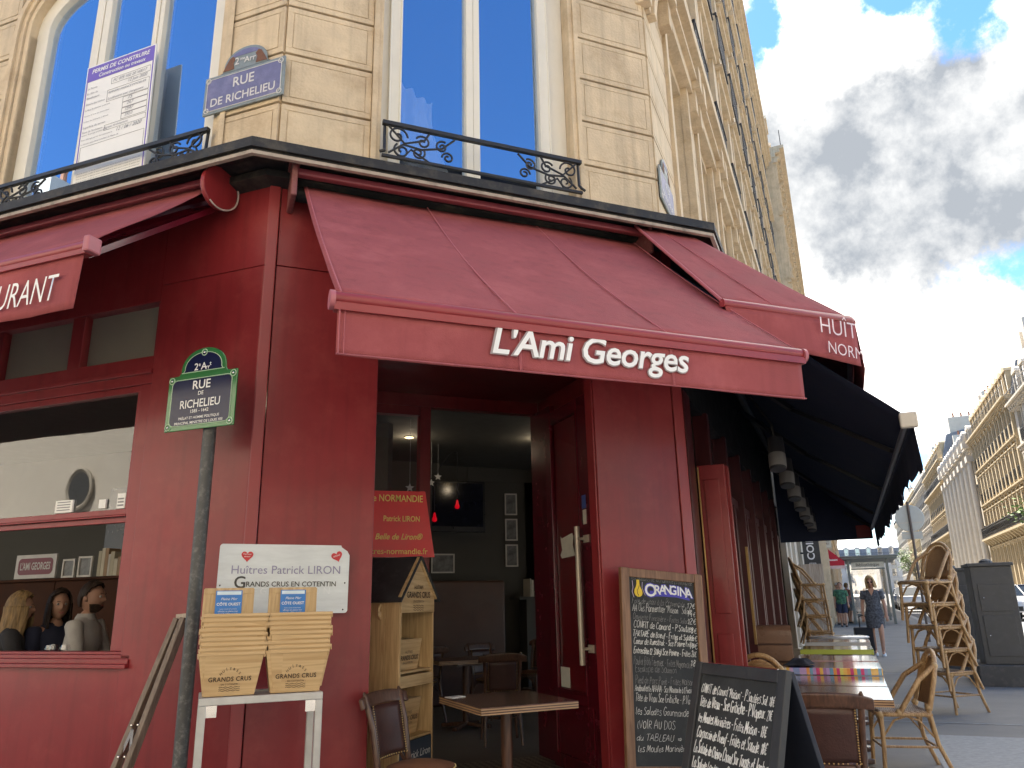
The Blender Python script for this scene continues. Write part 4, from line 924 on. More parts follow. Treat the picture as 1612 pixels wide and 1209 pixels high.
texts([('PC 075 102 20 V0017',T3(-.06,-.0138,.955) @ RX90,dict(width=.36)), ('12 Juin 2020',T3(.10,-.0138,.905) @ RX90,dict(width=.2)), ('PEPINIERE FINANCE IMMOBILIER',T3(-.1,-.0138,.85) @ RX90,dict(width=.4)), ('Surélévation avec changement',T3(-.1,-.0138,.79) @ RX90,dict(width=.38)), ('75',T3(.12,-.0138,.735) @ RX90,dict(width=.05)), ('24,7',T3(.12,-.0138,.685) @ RX90,dict(width=.07)), ('1547',T3(.10,-.0138,.63) @ RX90,dict(width=.09)), ('592,0',T3(.11,-.0138,.578) @ RX90,dict(width=.08)), ('Bureau Architecture',T3(-.1,-.0138,.515) @ RX90,dict(width=.25)), ('12 / 06 / 2020',T3(.03,-.0138,.46) @ RX90,dict(width=.26))], 'handwriting', GREYINK, pb, align='LEFT', shear=.3)
mb = MB()
def box4(x0,x1,z0,z1): 
    for a in ((x0,x1,z0,z0+.003),(x0,x1,z1,z1+.003),(x0,x0+.003,z0,z1),(x1,x1+.003,z0,z1)): mb.box(a[0],a[1],-.0135,-.0122,a[2],a[3])
box4(-.08,.33,.94,.995); box4(-.11,.33,.775,.885)
for z in (.72,.667,.613,.56): box4(.07,.33,z,z+.048)
box4(-.1,.33,.50,.548); box4(-.335,.33,.20,.40); mb.build('print_box', GREYINK, pb)
# ================================================================== chairs
def weave(name, c1, c2, sc):
    if name in MATS: return MATS[name]
    m = bpy.data.materials.new(name); m.use_nodes = True; nt = m.node_tree; b = nt.nodes['Principled BSDF']; L = nt.links
    tc = nt.nodes.new('ShaderNodeTexCoord'); mp = nt.nodes.new('ShaderNodeMapping'); mp.inputs['Rotation'].default_value = (R(20),R(10),R(45)); ck = nt.nodes.new('ShaderNodeTexChecker')
    nz = nt.nodes.new('ShaderNodeTexNoise'); nz.inputs['Scale'].default_value = 9; nz.inputs['Detail'].default_value = 5
    ck.inputs['Scale'].default_value = sc; ck.inputs[1].default_value = (*c1,1); ck.inputs[2].default_value = (*c2,1)
    mx = nt.nodes.new('ShaderNodeMixRGB'); mx.blend_type = 'MULTIPLY'; mx.inputs[0].default_value = .5
    L.new(tc.outputs['Object'], mp.inputs[0]); L.new(mp.outputs[0], ck.inputs[0]); L.new(tc.outputs['Object'], nz.inputs[0]); L.new(ck.outputs[0], mx.inputs[1]); L.new(nz.outputs[0], mx.inputs[2])
    L.new(mx.outputs[0], b.inputs[0]); b.inputs['Roughness'].default_value = .55
    bp = nt.nodes.new('ShaderNodeBump'); bp.inputs['Strength'].default_value = .4; bp.inputs['Distance'].default_value = .002; L.new(ck.outputs['Fac'], bp.inputs['Height']); L.new(bp.outputs[0], b.inputs['Normal'])
    MATS[name] = m; return m
CANE = weave('woven back cane', (.46,.28,.13), (.34,.18,.075), 170); SEATW = weave('striped seat weave', (.62,.52,.42), (.20,.10,.055), 130)
WRAP = mat('rattan wrapping', (.50,.34,.17), .5, var=.2, scale=60)
def rattan_chair(M, label, group=None):
    o = empty('rattan_chair', M, label, 'chair', group)
    s = MB(); pts = [(-.20,-.21),(.20,-.21),(.215,-.10),(.205,.17),(-.205,.17),(-.215,-.10)]; s.prism(pts, .435, .468); s.build('seat', SEATW, o, bevel=.012)
    s = MB(); s.tube([(x*1.03,y*1.03,.438) for x,y in pts], .016, 8, True); s.build('seat_rim', RATTAN, o, smooth=50)
    def bk(t, e=0.):                                     # the tall arch of the back
        a = math.pi*t; return Vector(((.215-e)*math.cos(a)*(1 if abs(math.cos(a)) < .95 else .97), .17+.13*math.sin(a)**.6, .47+(.44-e)*math.sin(a)**.62))
    f = MB(); f.tube([bk(i/28) for i in range(29)], .021, 8); f.tube([bk(i/28,.042)+Vector((0,-.004,0)) for i in range(1,28)], .009, 6); f.build('back_frame', RATTAN, o, smooth=50)
    p = MB()
    vs = []; 
    def pan(u, v):
        z = .50+.36*v; ww = .17*(1 if v < .55 else math.sqrt(max(.02, 1-((v-.55)/.47)**2))); y = .185+.105*v**.8
        return ((u*2-1)*ww, y+.018*(1-(u*2-1)**2), z)
    p.grid(pan, 10, 12); p.build('backrest', CANE, o, smooth=60, solid=.010)
    for sg in (-1, 1):
        b = MB(); b.tube([bk(.22 if sg > 0 else .78)+Vector((0,-.005,.0)), (sg*.225,.12,.70), (sg*.228,-.01,.52), (sg*.215,-.06,.44)], .0205, 8); b.build('brace', RATTAN, o, smooth=50)
    for sx in (-1, 1):
        b = MB(); b.tube([(sx*.195,-.195,.45),(sx*.205,-.205,.22),(sx*.215,-.225,0)], [.019,.018,.016], 8); b.build('leg', RATTAN, o, smooth=50)
        b = MB(); b.tube([(sx*.20,.165,.47),(sx*.205,.20,.22),(sx*.215,.285,0)], [.019,.018,.016], 8); b.build('leg', RATTAN, o, smooth=50)
    t = MB()
    for (a, b) in (((-.205,-.205,.19),(.205,-.205,.19)), ((-.206,.21,.19),(.206,.21,.19)), ((-.205,-.205,.20),(-.206,.21,.20)), ((.205,-.205,.20),(.206,.21,.20))): t.tube([a,b], .0105, 6)
    for (x0,y0,x1,y1) in ((-.2,-.2,.2,-.2), (-.2,.18,.2,.18), (-.2,-.2,-.2,.18), (.2,-.2,.2,.18)):
        for k in (0,1):
            a = Vector((x0,y0,.27)) if k == 0 else Vector((x1,y1,.27)); b = Vector(((x0+x1)/2,(y0+y1)/2,.425)); m_ = (a+b)/2+Vector((0,0,.045)); t.tube([a,m_,b], .0085, 6)
    t.build('stretcher', RATTAN, o, smooth=50)
    w_ = MB()
    for sg in (-1,1):
        for p_ in (bk(.5+.28*sg), Vector((sg*.215,-.06,.455)), Vector((sg*.203,.17,.49)), Vector((sg*.2,-.2,.435))): w_.ball(p_, .028, 6)
    w_.build('wrapping', WRAP, o, smooth=60)
    return o
GR = 'stacked rattan chairs on the pavement'; GL = 'stacked rattan chairs against the house'
def rot(deg): return Matrix.Rotation(R(deg), 4, 'Z')
ord_ = ['lowest', 'second from bottom', 'middle', 'fourth from bottom', 'topmost']
# pavement stack, facing the house front
base = RP(5.12, 2.02); up = Vector((-.065,-.025,.262))
for k in range(5):
    M = Matrix.Translation(base+up*k) @ rot(-92)
    lab = f'{ord_[k]} rattan chair of the five stacked on the pavement beside the grey cabinet'
    RC = rattan_chair(M, lab, GR) if k == 0 else dup(RC0, M, lab, 'chair', GR)
    if k == 0: RC0 = RC
b2_ = RP(9.1, .48)
for k in range(5):
    M = Matrix.Translation(b2_+Vector((-.05,-.03,.27))*k) @ rot(45.6+8)
    dup(RC0, M, f'{ord_[k]} rattan chair of the five stacked against the house behind the tables', 'chair', GL)
dup(RC0, Matrix.Translation(RP(1.58,1.30)) @ rot(-124), 'rattan chair with striped seat drawn up beside the near dark wood terrace table', 'chair')
dup(RC0, Matrix.Translation(RP(1.28,.27)) @ rot(45.6+90), 'rattan chair half hidden between the brown leather bench and the chalkboards', 'chair')
def cafe_chair(M, label, group=None):
    o = empty('cafe_chair', M, label, 'chair', group)
    def seat(k, e=0): return [((.205+e)*k*math.cos(a)*(1+.06*(-math.sin(a))), (.20+e)*k*math.sin(a)) for a in [2*math.pi*i/28 for i in range(28)]]
    sup = lambda pts: [(x*(1+.18*abs(y)), y) for x, y in pts]
    s = MB(); s.prism(sup(seat(1)), .41, .452); s.build('seat_frame', WENGEZ, o, bevel=.008)
    s = MB(); vs = [(0,0,.482)]; rings = 5; fs = []
    for r in range(1, rings+1):
        q = r/rings
        for x, y in sup(seat(q*.985)): vs.append((x, y, .482-.028*q**3))
    for i in range(28): fs.append((0, 1+i, 1+(i+1) % 28))
    for r in range(rings-1):
        for i in range(28): a = 1+r*28; fs.append((a+i, a+(i+1) % 28, a+28+(i+1) % 28, a+28+i))
    s.add(vs, fs); s.build('seat', TAN, o, smooth=70)
    n_ = MB()
    for i in range(56):
        a = 2*math.pi*i/56; x, y = .207*math.cos(a)*(1+.06*(-math.sin(a))), .202*math.sin(a); x *= 1+.18*abs(y); n_.ball((x,y,.446), .0052, 4)
    n_.build('nail_trim', BRASS, o)
    for sx in (-1, 1):
        b = MB(); b.tube([(sx*.165,-.155,.42),(sx*.17,-.16,.36),(sx*.175,-.172,.18),(sx*.185,-.185,0)], [.020,.021,.017,.013], 10); b.build('leg', WENGEZ, o, smooth=50)
        b = MB(); b.tube([(sx*.185,.30,0),(sx*.175,.225,.24),(sx*.165,.185,.46),(sx*.175,.215,.66),(sx*.185,.27,.84),(sx*.187,.28,.868)], [.014,.018,.020,.018,.0185,.006], 10); b.build('back_post', WENGEZ, o, smooth=50)
    b = MB()
    def top(u, v):
        x = (u*2-1)*.245; y = .262-.055*(1-(x/.245)**2)*-1-.0; return (x, .245+.03*(1-(x/.245)**2)+.02*v, .775+.075*v*(1-.25*(x/.245)**4)+.012*(1-(x/.245)**2))
    b.grid(top, 18, 4); b.build('top_rail', WENGEZ, o, smooth=70, solid=.026, bevel=.006)
    b = MB()
    def bp_(u, v): x = (u*2-1)*.152; return (x, .195+.055*v+.022*(1-(x/.152)**2), .50+.285*v)
    b.grid(bp_, 8, 8); bk = b.build('backrest', LEATHER, o, smooth=70, solid=.018)
    n_ = MB()
    for i in range(22):
        for u in (.02,.98):
            for off in (-.012,.012): p = Vector(bp_(u, i/21))+Vector((0,off,0)); n_.ball(p, .0048, 4)
    for i in range(14):
        for off in (-.012,.012): p = Vector(bp_(i/13, .01))+Vector((0,off,0)); n_.ball(p, .0048, 4)
    n_.build('nail_trim', BRASS, bk)
    t = MB(); t.tube([(-.165,.19,.42),(-.12,.215,.50),(.12,.215,.50),(.165,.19,.42)], .011, 6)
    t.tube([(.155*math.cos(a), .155*math.sin(a), .24) for a in [2*math.pi*i/24 for i in range(24)]], .011, 6, True)
    for sx in (-1,1): t.tube([(sx*.175,.24,.20),(sx*.12,.21,.36),(sx*.04,.2,.415)], .010, 6); t.tube([(sx*.18,-.17,.2),(sx*.10,-.16,.36),(0,-.16,.41)], .010, 6)
    t.build('stretcher', WENGEZ, o, smooth=50)
    return o
CC = cafe_chair(T3(1.29,4.80,0) @ rot(44), 'dark wood cafe chair with tan leather seat left of the bistro table by the entrance')
dup(CC, Matrix.Translation(RP(-.98,.80)) @ rot(143), 'dark wood cafe chair with leather back seen from behind at the terrace end', 'chair')
for i, (x, y, a, lab) in enumerate(((2.98,7.95,165,'inner cafe chair just inside the open entrance door'), (3.5,9.6,20,'cafe chair deep in the dim room left of the entrance chair'), (2.6,9.75,200,'cafe chair half hidden behind the indoor table'), (4.3,10.2,-60,'cafe chair at the back wall of the dim room'))):
    dup(CC, T3(x, y, .018) @ rot(a), lab, 'chair', 'cafe chairs inside the dim room')
# ================================================================== tables
PLY = mat('worn plywood edge', (.42,.26,.14), .55, var=.3, scale=3, stretch=(1,1,60))
def bistro(M, w, d, top, label, cat='table', group=None, round_=False, ht=.745, edge=None, planks=1):
    o = empty('bistro_table', M, label, cat, group)
    t = MB()
    if round_: t.lathe([(w/2-.01,ht-.03),(w/2,ht-.025),(w/2,ht-.006),(w/2-.008,ht)], 40)
    else:
        pw = d/planks
        for k in range(planks): t.box(-w/2, w/2, -d/2+k*pw+.001, -d/2+(k+1)*pw-.001, ht-.006 if edge else ht-.052, ht)
    tp = t.build('tabletop', top, o, bevel=.003, smooth=40 if round_ else None)
    if edge:
        e = MB(); zz = ht-.0062
        for k in range(5):
            e.mi = k % 2; q = .001 if k % 2 == 0 else .003; e.box(-w/2+q, w/2-q, -d/2+q, d/2-q, zz-.0072, zz-.0001); zz -= .0073
        e.build('edge', [edge, WENGE], tp)
    p = MB(); p.tube([(0,0,.05),(0,0,ht-.06)], .038, 16); p.box(-.16,.16,-.16,.16,ht-.075,(ht-.0525) if not (edge or round_) else ht-.043); p.build('pedestal', WENGEZ, o, smooth=40)
    b = MB()
    for a in (45,135,225,315):
        c, s_ = math.cos(R(a)), math.sin(R(a)); b.bar((c*.02,s_*.02,.05),(c*.30,s_*.30,.022),.07,.04)
    b.build('foot', WENGEZ, o, bevel=.008)
    return o
def lam(name, stops, rough=.16, axis=0, sc=1.):
    """tabletop laminate with printed stripes"""
    if name in MATS: return MATS[name]
    m = bpy.data.materials.new(name); m.use_nodes = True; nt = m.node_tree; b = nt.nodes['Principled BSDF']; L = nt.links
    tc = nt.nodes.new('ShaderNodeTexCoord'); sp = nt.nodes.new('ShaderNodeSeparateXYZ'); L.new(tc.outputs['Object'], sp.inputs[0])
    mm = nt.nodes.new('ShaderNodeMath'); mm.operation = 'MULTIPLY_ADD'; L.new(sp.outputs[axis], mm.inputs[0]); mm.inputs[1].default_value = sc; mm.inputs[2].default_value = .5
    r = nt.nodes.new('ShaderNodeValToRGB'); r.color_ramp.interpolation = 'CONSTANT'
    while len(r.color_ramp.elements) < len(stops): r.color_ramp.elements.new(.5)
    for i, (p, c) in enumerate(stops): r.color_ramp.elements[i].position = p; r.color_ramp.elements[i].color = (*c, 1)
    L.new(mm.outputs[0], r.inputs[0]); L.new(r.outputs[0], b.inputs[0]); b.inputs['Roughness'].default_value = rough; b.inputs['Coat Weight'].default_value = 1.; b.inputs['Coat Roughness'].default_value = .06
    MATS[name] = m; return m
rnd = random.Random(11); pal = [(.45,.30,.62),(.75,.30,.08),(.60,.05,.20),(.20,.28,.60),(.62,.60,.12),(.70,.66,.60),(.35,.18,.40),(.75,.45,.10),(.15,.35,.55)]
STRIPE = lam('striped laminate', [(i/31, pal[rnd.randrange(len(pal))]) for i in range(31)], .16, 1, 1.25)
BROWNT = mat('glossy dark table varnish', (.16,.085,.055), .2, var=.25, scale=5, coat=.6, stretch=(14,1,1))
bistro(T3(1.98,5.18,0) @ rot(3), .68, .78, BROWNT, 'dark bistro table with worn plywood edge standing in the entrance', edge=PLY)
TOPS = [(-.08,.76,BROWNT,'near dark plank table at the terrace end before the leather backed chair',PLY,2), (.72,.74,BROWNT,'dark wood terrace table between the near plank table and the striped one',PLY,1), (1.52,.72,STRIPE,'terrace table with many coloured stripes carrying a dark cloth',None,1),
        (2.50,.74,lam('pale pink laminate',[(0,(.62,.36,.36)),(.5,(.66,.42,.40))],.14),'terrace table with pale pink top behind the striped table',None,1), (4.05,.74,lam('lime laminate',[(0,(.50,.58,.10)),(.6,(.56,.60,.16))],.14),'terrace table with lime yellow top in the middle of the row',None,1),
        (5.35,.74,lam('milky laminate',[(0,(.55,.55,.58)),(.3,(.62,.50,.50)),(.6,(.50,.55,.62))],.14),'terrace table with milky pastel top before the round one',None,1)]
for s0, d_, m_, lab, e, npl in TOPS:
    bistro(Matrix.Translation(RP(s0,.80)) @ rot(45.6+90), .78, d_, m_, lab, 'table', 'tables in line along the terrace', edge=e, planks=npl) if False else bistro(Matrix.Translation(RP(s0,.82)) @ rot(45.6), d_, .76, m_, lab, 'table', 'tables in line along the terrace', edge=e, ht=.745 if e else (.80 if m_ is STRIPE else .79))
bistro(Matrix.Translation(RP(7.35,.80)) @ rot(0), .86, .86, mat('white round tabletop', (.66,.64,.64), .15, var=.06, coat=.5), 'round white table farthest along the terrace row', 'table', 'tables in line along the terrace', True)
bistro(T3(2.95,9.0,.018) @ rot(2), .85, .60, WENGE, 'dark wooden table inside the dim room seen through the doorway', edge=PLY)
mb = MB(Matrix.Translation(RP(1.42,.56,.807)) @ rot(40)); rnd = random.Random(3)
def cl(u, v): x = (u-.5)*.34; y = (v-.5)*.20; e = min(u,1-u,v,1-v)*4; return (x*(1+.1*math.sin(v*9)), y*(1+.12*math.sin(u*11)), .004+.045*min(1,e)*(.7+.3*math.sin(u*17+v*9)))
mb.grid(cl, 16, 12); tag(mb.build('folded_cloth', mat('dark navy cloth', (.02,.022,.035), .9, var=.2), smooth=60, solid=.004), 'dark crumpled cloth lying on the striped terrace table', 'cloth')
mb = MB(T3(1.705,5.44,.7455) @ rot(20)); mb.box(-.06,.06,-.04,.04,0,.004); tag(mb.build('paper_slip', WHITE), 'small white paper slip on the back corner of the entrance bistro table', 'paper')
# leather bench end
bo = empty('leather_bench', Matrix.Translation(RP(1.95,.34)) @ rot(45.6+90), 'brown leather bench with tall rounded back beside the terrace tables', 'bench')
mb = MB()
def bb(u, v):
    x = (u-.5)*.30; a = math.pi*v; 
    if v < .4: return (x, .0, .40+.66*v/.4)
    if v < .6: t = (v-.4)/.2*math.pi; return (x, .06*(1-math.cos(t)), 1.06+.06*math.sin(t))
    return (x, .12, 1.06-.66*(v-.6)/.4)
mb.grid(bb, 8, 40); mb.box(-.145,.145,.005,.115,.42,1.05); mb.build('backrest', mat('brown bench leather', (.20,.115,.078), .30, var=.15, scale=6, bump=.15, bscale=60), bo, smooth=60)
mb = MB(); mb.box(-.2,.2,-.45,.0,.36,.46); mb.build('seat', LEATHER, bo, bevel=.02); mb = MB(); mb.box(-.19,.19,-.42,.10,.02,.36); mb.build('base', WENGEZ, bo)
mb = MB(); 
for z in (.62,.80,.95): mb.tube([(-.15,-.004,z),(.15,-.004,z)], .008, 5); mb.tube([(-.15,.124,z),(.15,.124,z)], .008, 5)
mb.build('seam', LEATHER, bo)
# ================================================================== chalkboards
MENU1 = [('les Gambas de la Marmite Provençale',1.478,.58,'f'),('Foie de veau à la Provençale',1.318,.50,'f'),('AA Ons Parmentier "Maison"  Salade',1.266,.56,'n'),('Omelette Forestière - Frites Salade',1.212,.54,'f'),('CONFIT de Canard - P.Sautées',1.158,.56,'b'),('TARTARE de Boeuf - Frites et Salade',1.102,.57,'b'),('Coeur de Rumsteak - Sce Poivre Frites',1.050,.57,'b'),('Entrecôte (2 300g) Sce Poivre - Frites 26€',.990,.58,'b'),
 ('Poulet Rôti Fermier - Frites Mayonnaise',.920,.54,'f'),('Escalope de Saumon',.872,.38,'f'),('Pied de Porc Pané - Frites Maison',.800,.53,'f'),('Andouillette AAAAA - Sce Moutarde à l\'Ancienne',.752,.56,'n'),('Tête de Veau Sce Gribiche - P.Vapeur',.690,.56,'n'),('les Salades Gourmandes',.610,.50,'n'),('(VOIR AU DOS',.525,.34,'n'),('du TABLEAU =>',.455,.40,'n'),('les Moules Marinières -',.385,.50,'n')]
def chalk(lines, board, zoff, x0, yy, seed, kw, cap=.036, base=0.):
    rnd = random.Random(seed)
    for b_, z, w_, k in lines:
        M = T3(x0+rnd.uniform(0,.014), yy, z+zoff-.012) @ Matrix.Rotation(R(base+rnd.uniform(-1.0,1.2)), 4, 'Y') @ RX90
        hand(b_, M, w_*kw, cap*rnd.uniform(.9,1.25), CHALKF if k == 'f' else CHALKW, board, rnd, {'f':.0011,'n':.0014,'b':.0021}[k], rnd.uniform(.08,.28))
OAK = wood('stained board frame', (.14,.065,.030), (.27,.145,.075), .5, 'Z', 3)
CB = empty('menu_board', T3(2.930,4.70,0) @ Matrix.Rotation(R(5.0), 4, 'Y') @ Matrix.Rotation(R(-6), 4, 'X'), 'tall chalk menu board in brown wooden frame with a drink advert near its top', 'menu board')
k_ = 1/math.cos(R(11)); H1 = 1.575; w1 = .67
mb = MB(); mb.box(-w1/2+.05,w1/2-.05,.008,.018,.30,H1-.05); cb = mb.build('slate', CHALK, CB)
mb = MB()
for sx in (-1,1): mb.box(sx*w1/2-.0325-sx*.0325, sx*w1/2+.0325-sx*.0325, -.008, .028, .02, H1)
mb.box(-w1/2+.0655,w1/2-.0655,-.006,.026,H1-.062,H1-.002); mb.box(-w1/2+.0655,w1/2-.0655,-.006,.026,.26,.32); mb.build('frame', OAK, CB, bevel=.004)
chalk(MENU1, cb, .03, -.258, .0065, 5, .86)
PRC = [('17€',1.318),('14€',1.262),('12€',1.21),('18€',1.15),('16€',1.1),('19€',1.045),('18€',.93),('15€',.75),('19€',.685)]
rnd = random.Random(9)
for b_, z in PRC: hand(b_, T3(.195,.0063,z+.012) @ RX90, .07, .036, CHALKW, cb, rnd, .0018, .2, 'price_handwriting')
# drink advert: yellow bottle and white capitals on a blue shadow
BLUEV = mat('blue print', (.06,.05,.42), .5); YEL = mat('yellow print', (.80,.56,.02), .5); ORG = mat('orange print', (.65,.28,.02), .5)
word = 'ORANGINA'; it = []; 
for i, ch in enumerate(word):
    hh = .062 if i else .085; x = -.095+(.043*i+(.012 if i else 0)); zz = 1.405+.012*math.sin(math.pi*i/7)-(.012 if not i else 0)
    it.append((ch, T3(x,.0058,zz) @ RX90, dict(height=hh, bold=.018)))
texts([(c, M_ @ T3(0,0,-.0008), dict(height=o_['height'], bold=.075)) for c, M_, o_ in it], 'advert_shadow', BLUEV, cb)
mb = MB(); mb.prism([(-.10,1.392),(0,1.398),(.12,1.40),(.225,1.385),(.225,1.40),(.12,1.44),(-.10,1.43)], .0, .0004, Matrix(((1,0,0,0),(0,0,-1,.0073),(0,1,0,0),(0,0,0,1)))); mb.build('advert_shadow', BLUEV, cb)
texts(it, 'advert_lettering', WHITE, cb)
MX = Matrix(((1,0,0,-.195),(0,0,-1,.0072),(0,1,0,1.385),(0,0,0,1)))
bott = [(-.012,.115),(.012,.115),(.013,.085),(.020,.066),(.032,.045),(.036,.024),(.028,.005),(.012,-.004),(-.010,-.004),(-.026,.006),(-.034,.025),(-.030,.046),(-.019,.066),(-.013,.085)]
mb = MB(); mb.prism(bott, .0, .0015, MX); mb.build('advert_bottle', YEL, cb)
mb = MB(); mb.tube([MX @ Vector(p) for p in ((.010,.075,.0022),(.002,.055,.0022),(-.008,.040,.0022),(-.006,.02,.0022),(.004,.005,.0022))], .0022, 4); mb.tube([MX @ Vector((x,y,.0018)) for x,y in bott], .0016, 4, True); mb.build('advert_line', mat('dark brown print', (.05,.025,.01), .6), cb)
mb = MB(); mb.tube([MX @ Vector(p) for p in ((-.045,.105,.001),(-.040,.06,.001),(-.048,.03,.001),(-.036,-.006,.001))], .003, 4); mb.tube([MX @ Vector(p) for p in ((.036,.10,.001),(.032,.06,.001),(.046,.028,.001),(.056,.01,.001))], .0025, 4); mb.build('advert_swirl', mat('lilac print', (.50,.42,.60), .5), cb)
# A-board
AB = empty('folding_board', T3(2.335,3.09,0) @ rot(-90), 'black framed folding chalk board listing dishes, standing before the brown framed one', 'menu board')
TI = 15; LM = T3(0,-.30,0) @ Matrix.Rotation(R(-TI), 4, 'X'); w2_ = .66; H2 = 1.10
BFR = mat('black stained frame', (.035,.036,.038), .5, var=.2, scale=12, bump=.1)
mb = MB(LM); mb.box(-w2_/2+.05,w2_/2-.05,.006,.016,.15,H2-.04); ab = mb.build('slate', CHALK, AB)
mb = MB(LM)
for sx in (-1,1): mb.box(sx*w2_/2-.0275-sx*.0275, sx*w2_/2+.0275-sx*.0275, -.008, .024, .02, H2)
mb.box(-w2_/2+.0555,w2_/2-.0555,-.006,.022,H2-.056,H2-.002); mb.box(-w2_/2+.0555,w2_/2-.0555,-.006,.022,.12,.17); mb.build('frame', BFR, AB, bevel=.004)
LB = T3(0,.30,0) @ Matrix.Rotation(R(TI), 4, 'X')
mb = MB(LB); mb.box(-w2_/2,w2_/2,-.024,.0,.02,H2-.006); mb.build('rear_panel', mat('blue black rear panel', (.012,.016,.03), .6), AB, bevel=.004)
mb = MB(); mb.tube([(-.25,0,H2*math.cos(R(TI))-.012),(.25,0,H2*math.cos(R(TI))-.012)], .012, 8); mb.build('hinge', CHROME, AB)
MENU2 = [('CONFIT de Canard "Maison" - P.Sautées Sal. 18€',.978,.56,'n'),('Tête de Veau - Sce Gribiche - P.Vapeur. 21€',.915,.55,'b'),('les Moules Marinières - Frites Maison - 18€',.845,.52,'b'),('Carpaccio de Boeuf - Frites et Salade. 18€',.78,.53,'b'),('La Salade de Chèvre Chaud Sur Toasts et Jambon',.712,.56,'b'),('La Salade Landaise au Foie Gras "Maison" - 18€',.648,.56,'b'),('La Salade Nordique au Saumon Fumé - 18€',.585,.54,'b'),('les Pâtes du jour - Bolognaise ou Carbonara - 18€',.52,.55,'b'),('Entrée Salade Caesar - 17€',.455,.42,'b'),('les Moules Roquefort - 19€',.39,.42,'b')]
rnd = random.Random(8)
for b_, z, w_, k in MENU2: hand(b_, LM @ T3(-.268+rnd.uniform(0,.01),.0045,z-.014) @ Matrix.Rotation(R(1.0+rnd.uniform(-.5,.6)), 4, 'Y') @ RX90, w_*.94, .040*rnd.uniform(.9,1.2), CHALKW, ab, rnd, {'n':.0017,'b':.0022}[k], rnd.uniform(.1,.3))
# ================================================================== by the corner: post stand, baskets, panel
BKP = wood('pale basket veneer', (.50,.32,.145), (.68,.48,.25), .6, 'X', 2.0, bump=.1)
ST = empty('steel_stand', T3(.345,4.52,0), 'grey square tube stand carrying two piles of wooden baskets', 'stand')
w_, d_, h_ = .60, .34, .935
mb = MB(); t_ = .036
for y in (-d_/2, d_/2-t_): mb.box(-w_/2,w_/2,y,y+t_,h_-t_,h_)
for x in (-w_/2, w_/2-t_): mb.box(x,x+t_,-d_/2+t_,d_/2-t_,h_-t_,h_-.001)
mb.box(-w_/2+t_,w_/2-t_,-d_/2+t_,d_/2-t_,h_-.02,h_-.008); mb.build('top_frame', GREYM, ST, bevel=.003)
for x in (-w_/2, w_/2-t_):
    for y in (-d_/2, d_/2-t_): mb = MB(); mb.box(x,x+t_,y,y+t_,0,h_-t_-.0005); mb.build('leg', GREYM, ST, bevel=.003)
mb = MB()
for x in (-w_/2+t_,w_/2-t_-.05): mb.box(x,x+.05,-d_/2+.004,-d_/2+.01,h_-t_-.055,h_-t_-.001)
mb.build('corner_bracket', CHROME, ST)
INK = mat('brown branded ink', (.045,.03,.018), .7, var=.2, scale=40)
def basket(M, label, group, mark):
    o = empty('wooden_basket', M, label, 'basket', group)
    b0, b1, d0, d1, hh, t = .123, .156, .074, .122, .21, .006
    mb = MB()
    def panel(pa): # four corner points outer -> thin board
        pa = [Vector(p) for p in pa]; nrm = (pa[1]-pa[0]).cross(pa[3]-pa[0]).normalized()*t
        mb.add([*pa, *[p-nrm for p in pa]], [(0,1,2,3),(7,6,5,4),(0,4,5,1),(1,5,6,2),(2,6,7,3),(3,7,4,0)])
    panel([(-b0,-d0,0),(b0,-d0,0),(b1,-d1,hh),(-b1,-d1,hh)]); panel([(b0,d0,0),(-b0,d0,0),(-b1,d1,hh),(b1,d1,hh)])
    panel([(b0,-d0+.004,0),(b0,d0-.004,0),(b1,d1-.004,hh-.012),(b1,-d1+.004,hh-.012)]); panel([(-b0,d0-.004,0),(-b0,-d0+.004,0),(-b1,-d1+.004,hh-.012),(-b1,d1-.004,hh-.012)])
    mb.box(-b1-.004,b1+.004,-d1-.003,-d1-.0005,hh-.014,hh+.001); mb.box(b1+.0005,b1+.005,-d1,d1,hh-.028,hh-.012); mb.box(-b1-.005,-b1-.0005,-d1,d1,hh-.028,hh-.012)
    mb.box(-b0+.008,b0-.008,-d0+.008,d0-.008,.002,.010)
    bd = mb.build('body', BKP, o, bevel=.0015)
    if mark:
        LMk = T3(0,-d0-.0012,0) @ Matrix.Rotation(math.atan2(d1-d0,hh), 4, 'X')
        it = [('GRANDS CRUS', LMk @ T3(0,0,.073) @ RX90, dict(width=.205,squash=1.1,bold=.016)), ('- EN COTENTIN -', LMk @ T3(0,0,.054) @ RX90, dict(width=.10,bold=.01))]
        for i, ch in enumerate('HUÎTRES'):
            a = R(62-i*20.5); it.append((ch, LMk @ T3(-.045*1.05*math.sin(a),0,.098+.042*math.cos(a)-.012) @ Matrix.Rotation(-a*.62, 4, 'Y') @ RX90, dict(height=.0125,bold=.01)))
        texts(it, 'lettering', INK, bd, spacing=1.08)
        mb = MB(LMk)
        for k in range(3): mb.tube([(-.05+.1*i/24, -.0012, .044-.009*k+.0022*math.sin(i/24*math.pi*8)) for i in range(25)], .0011, 4)
        mb.build('wave_mark', INK, bd)
    return o
rnd = random.Random(21)
names_ = {'left': ('left pile', .186), 'right': ('right pile', .514)}
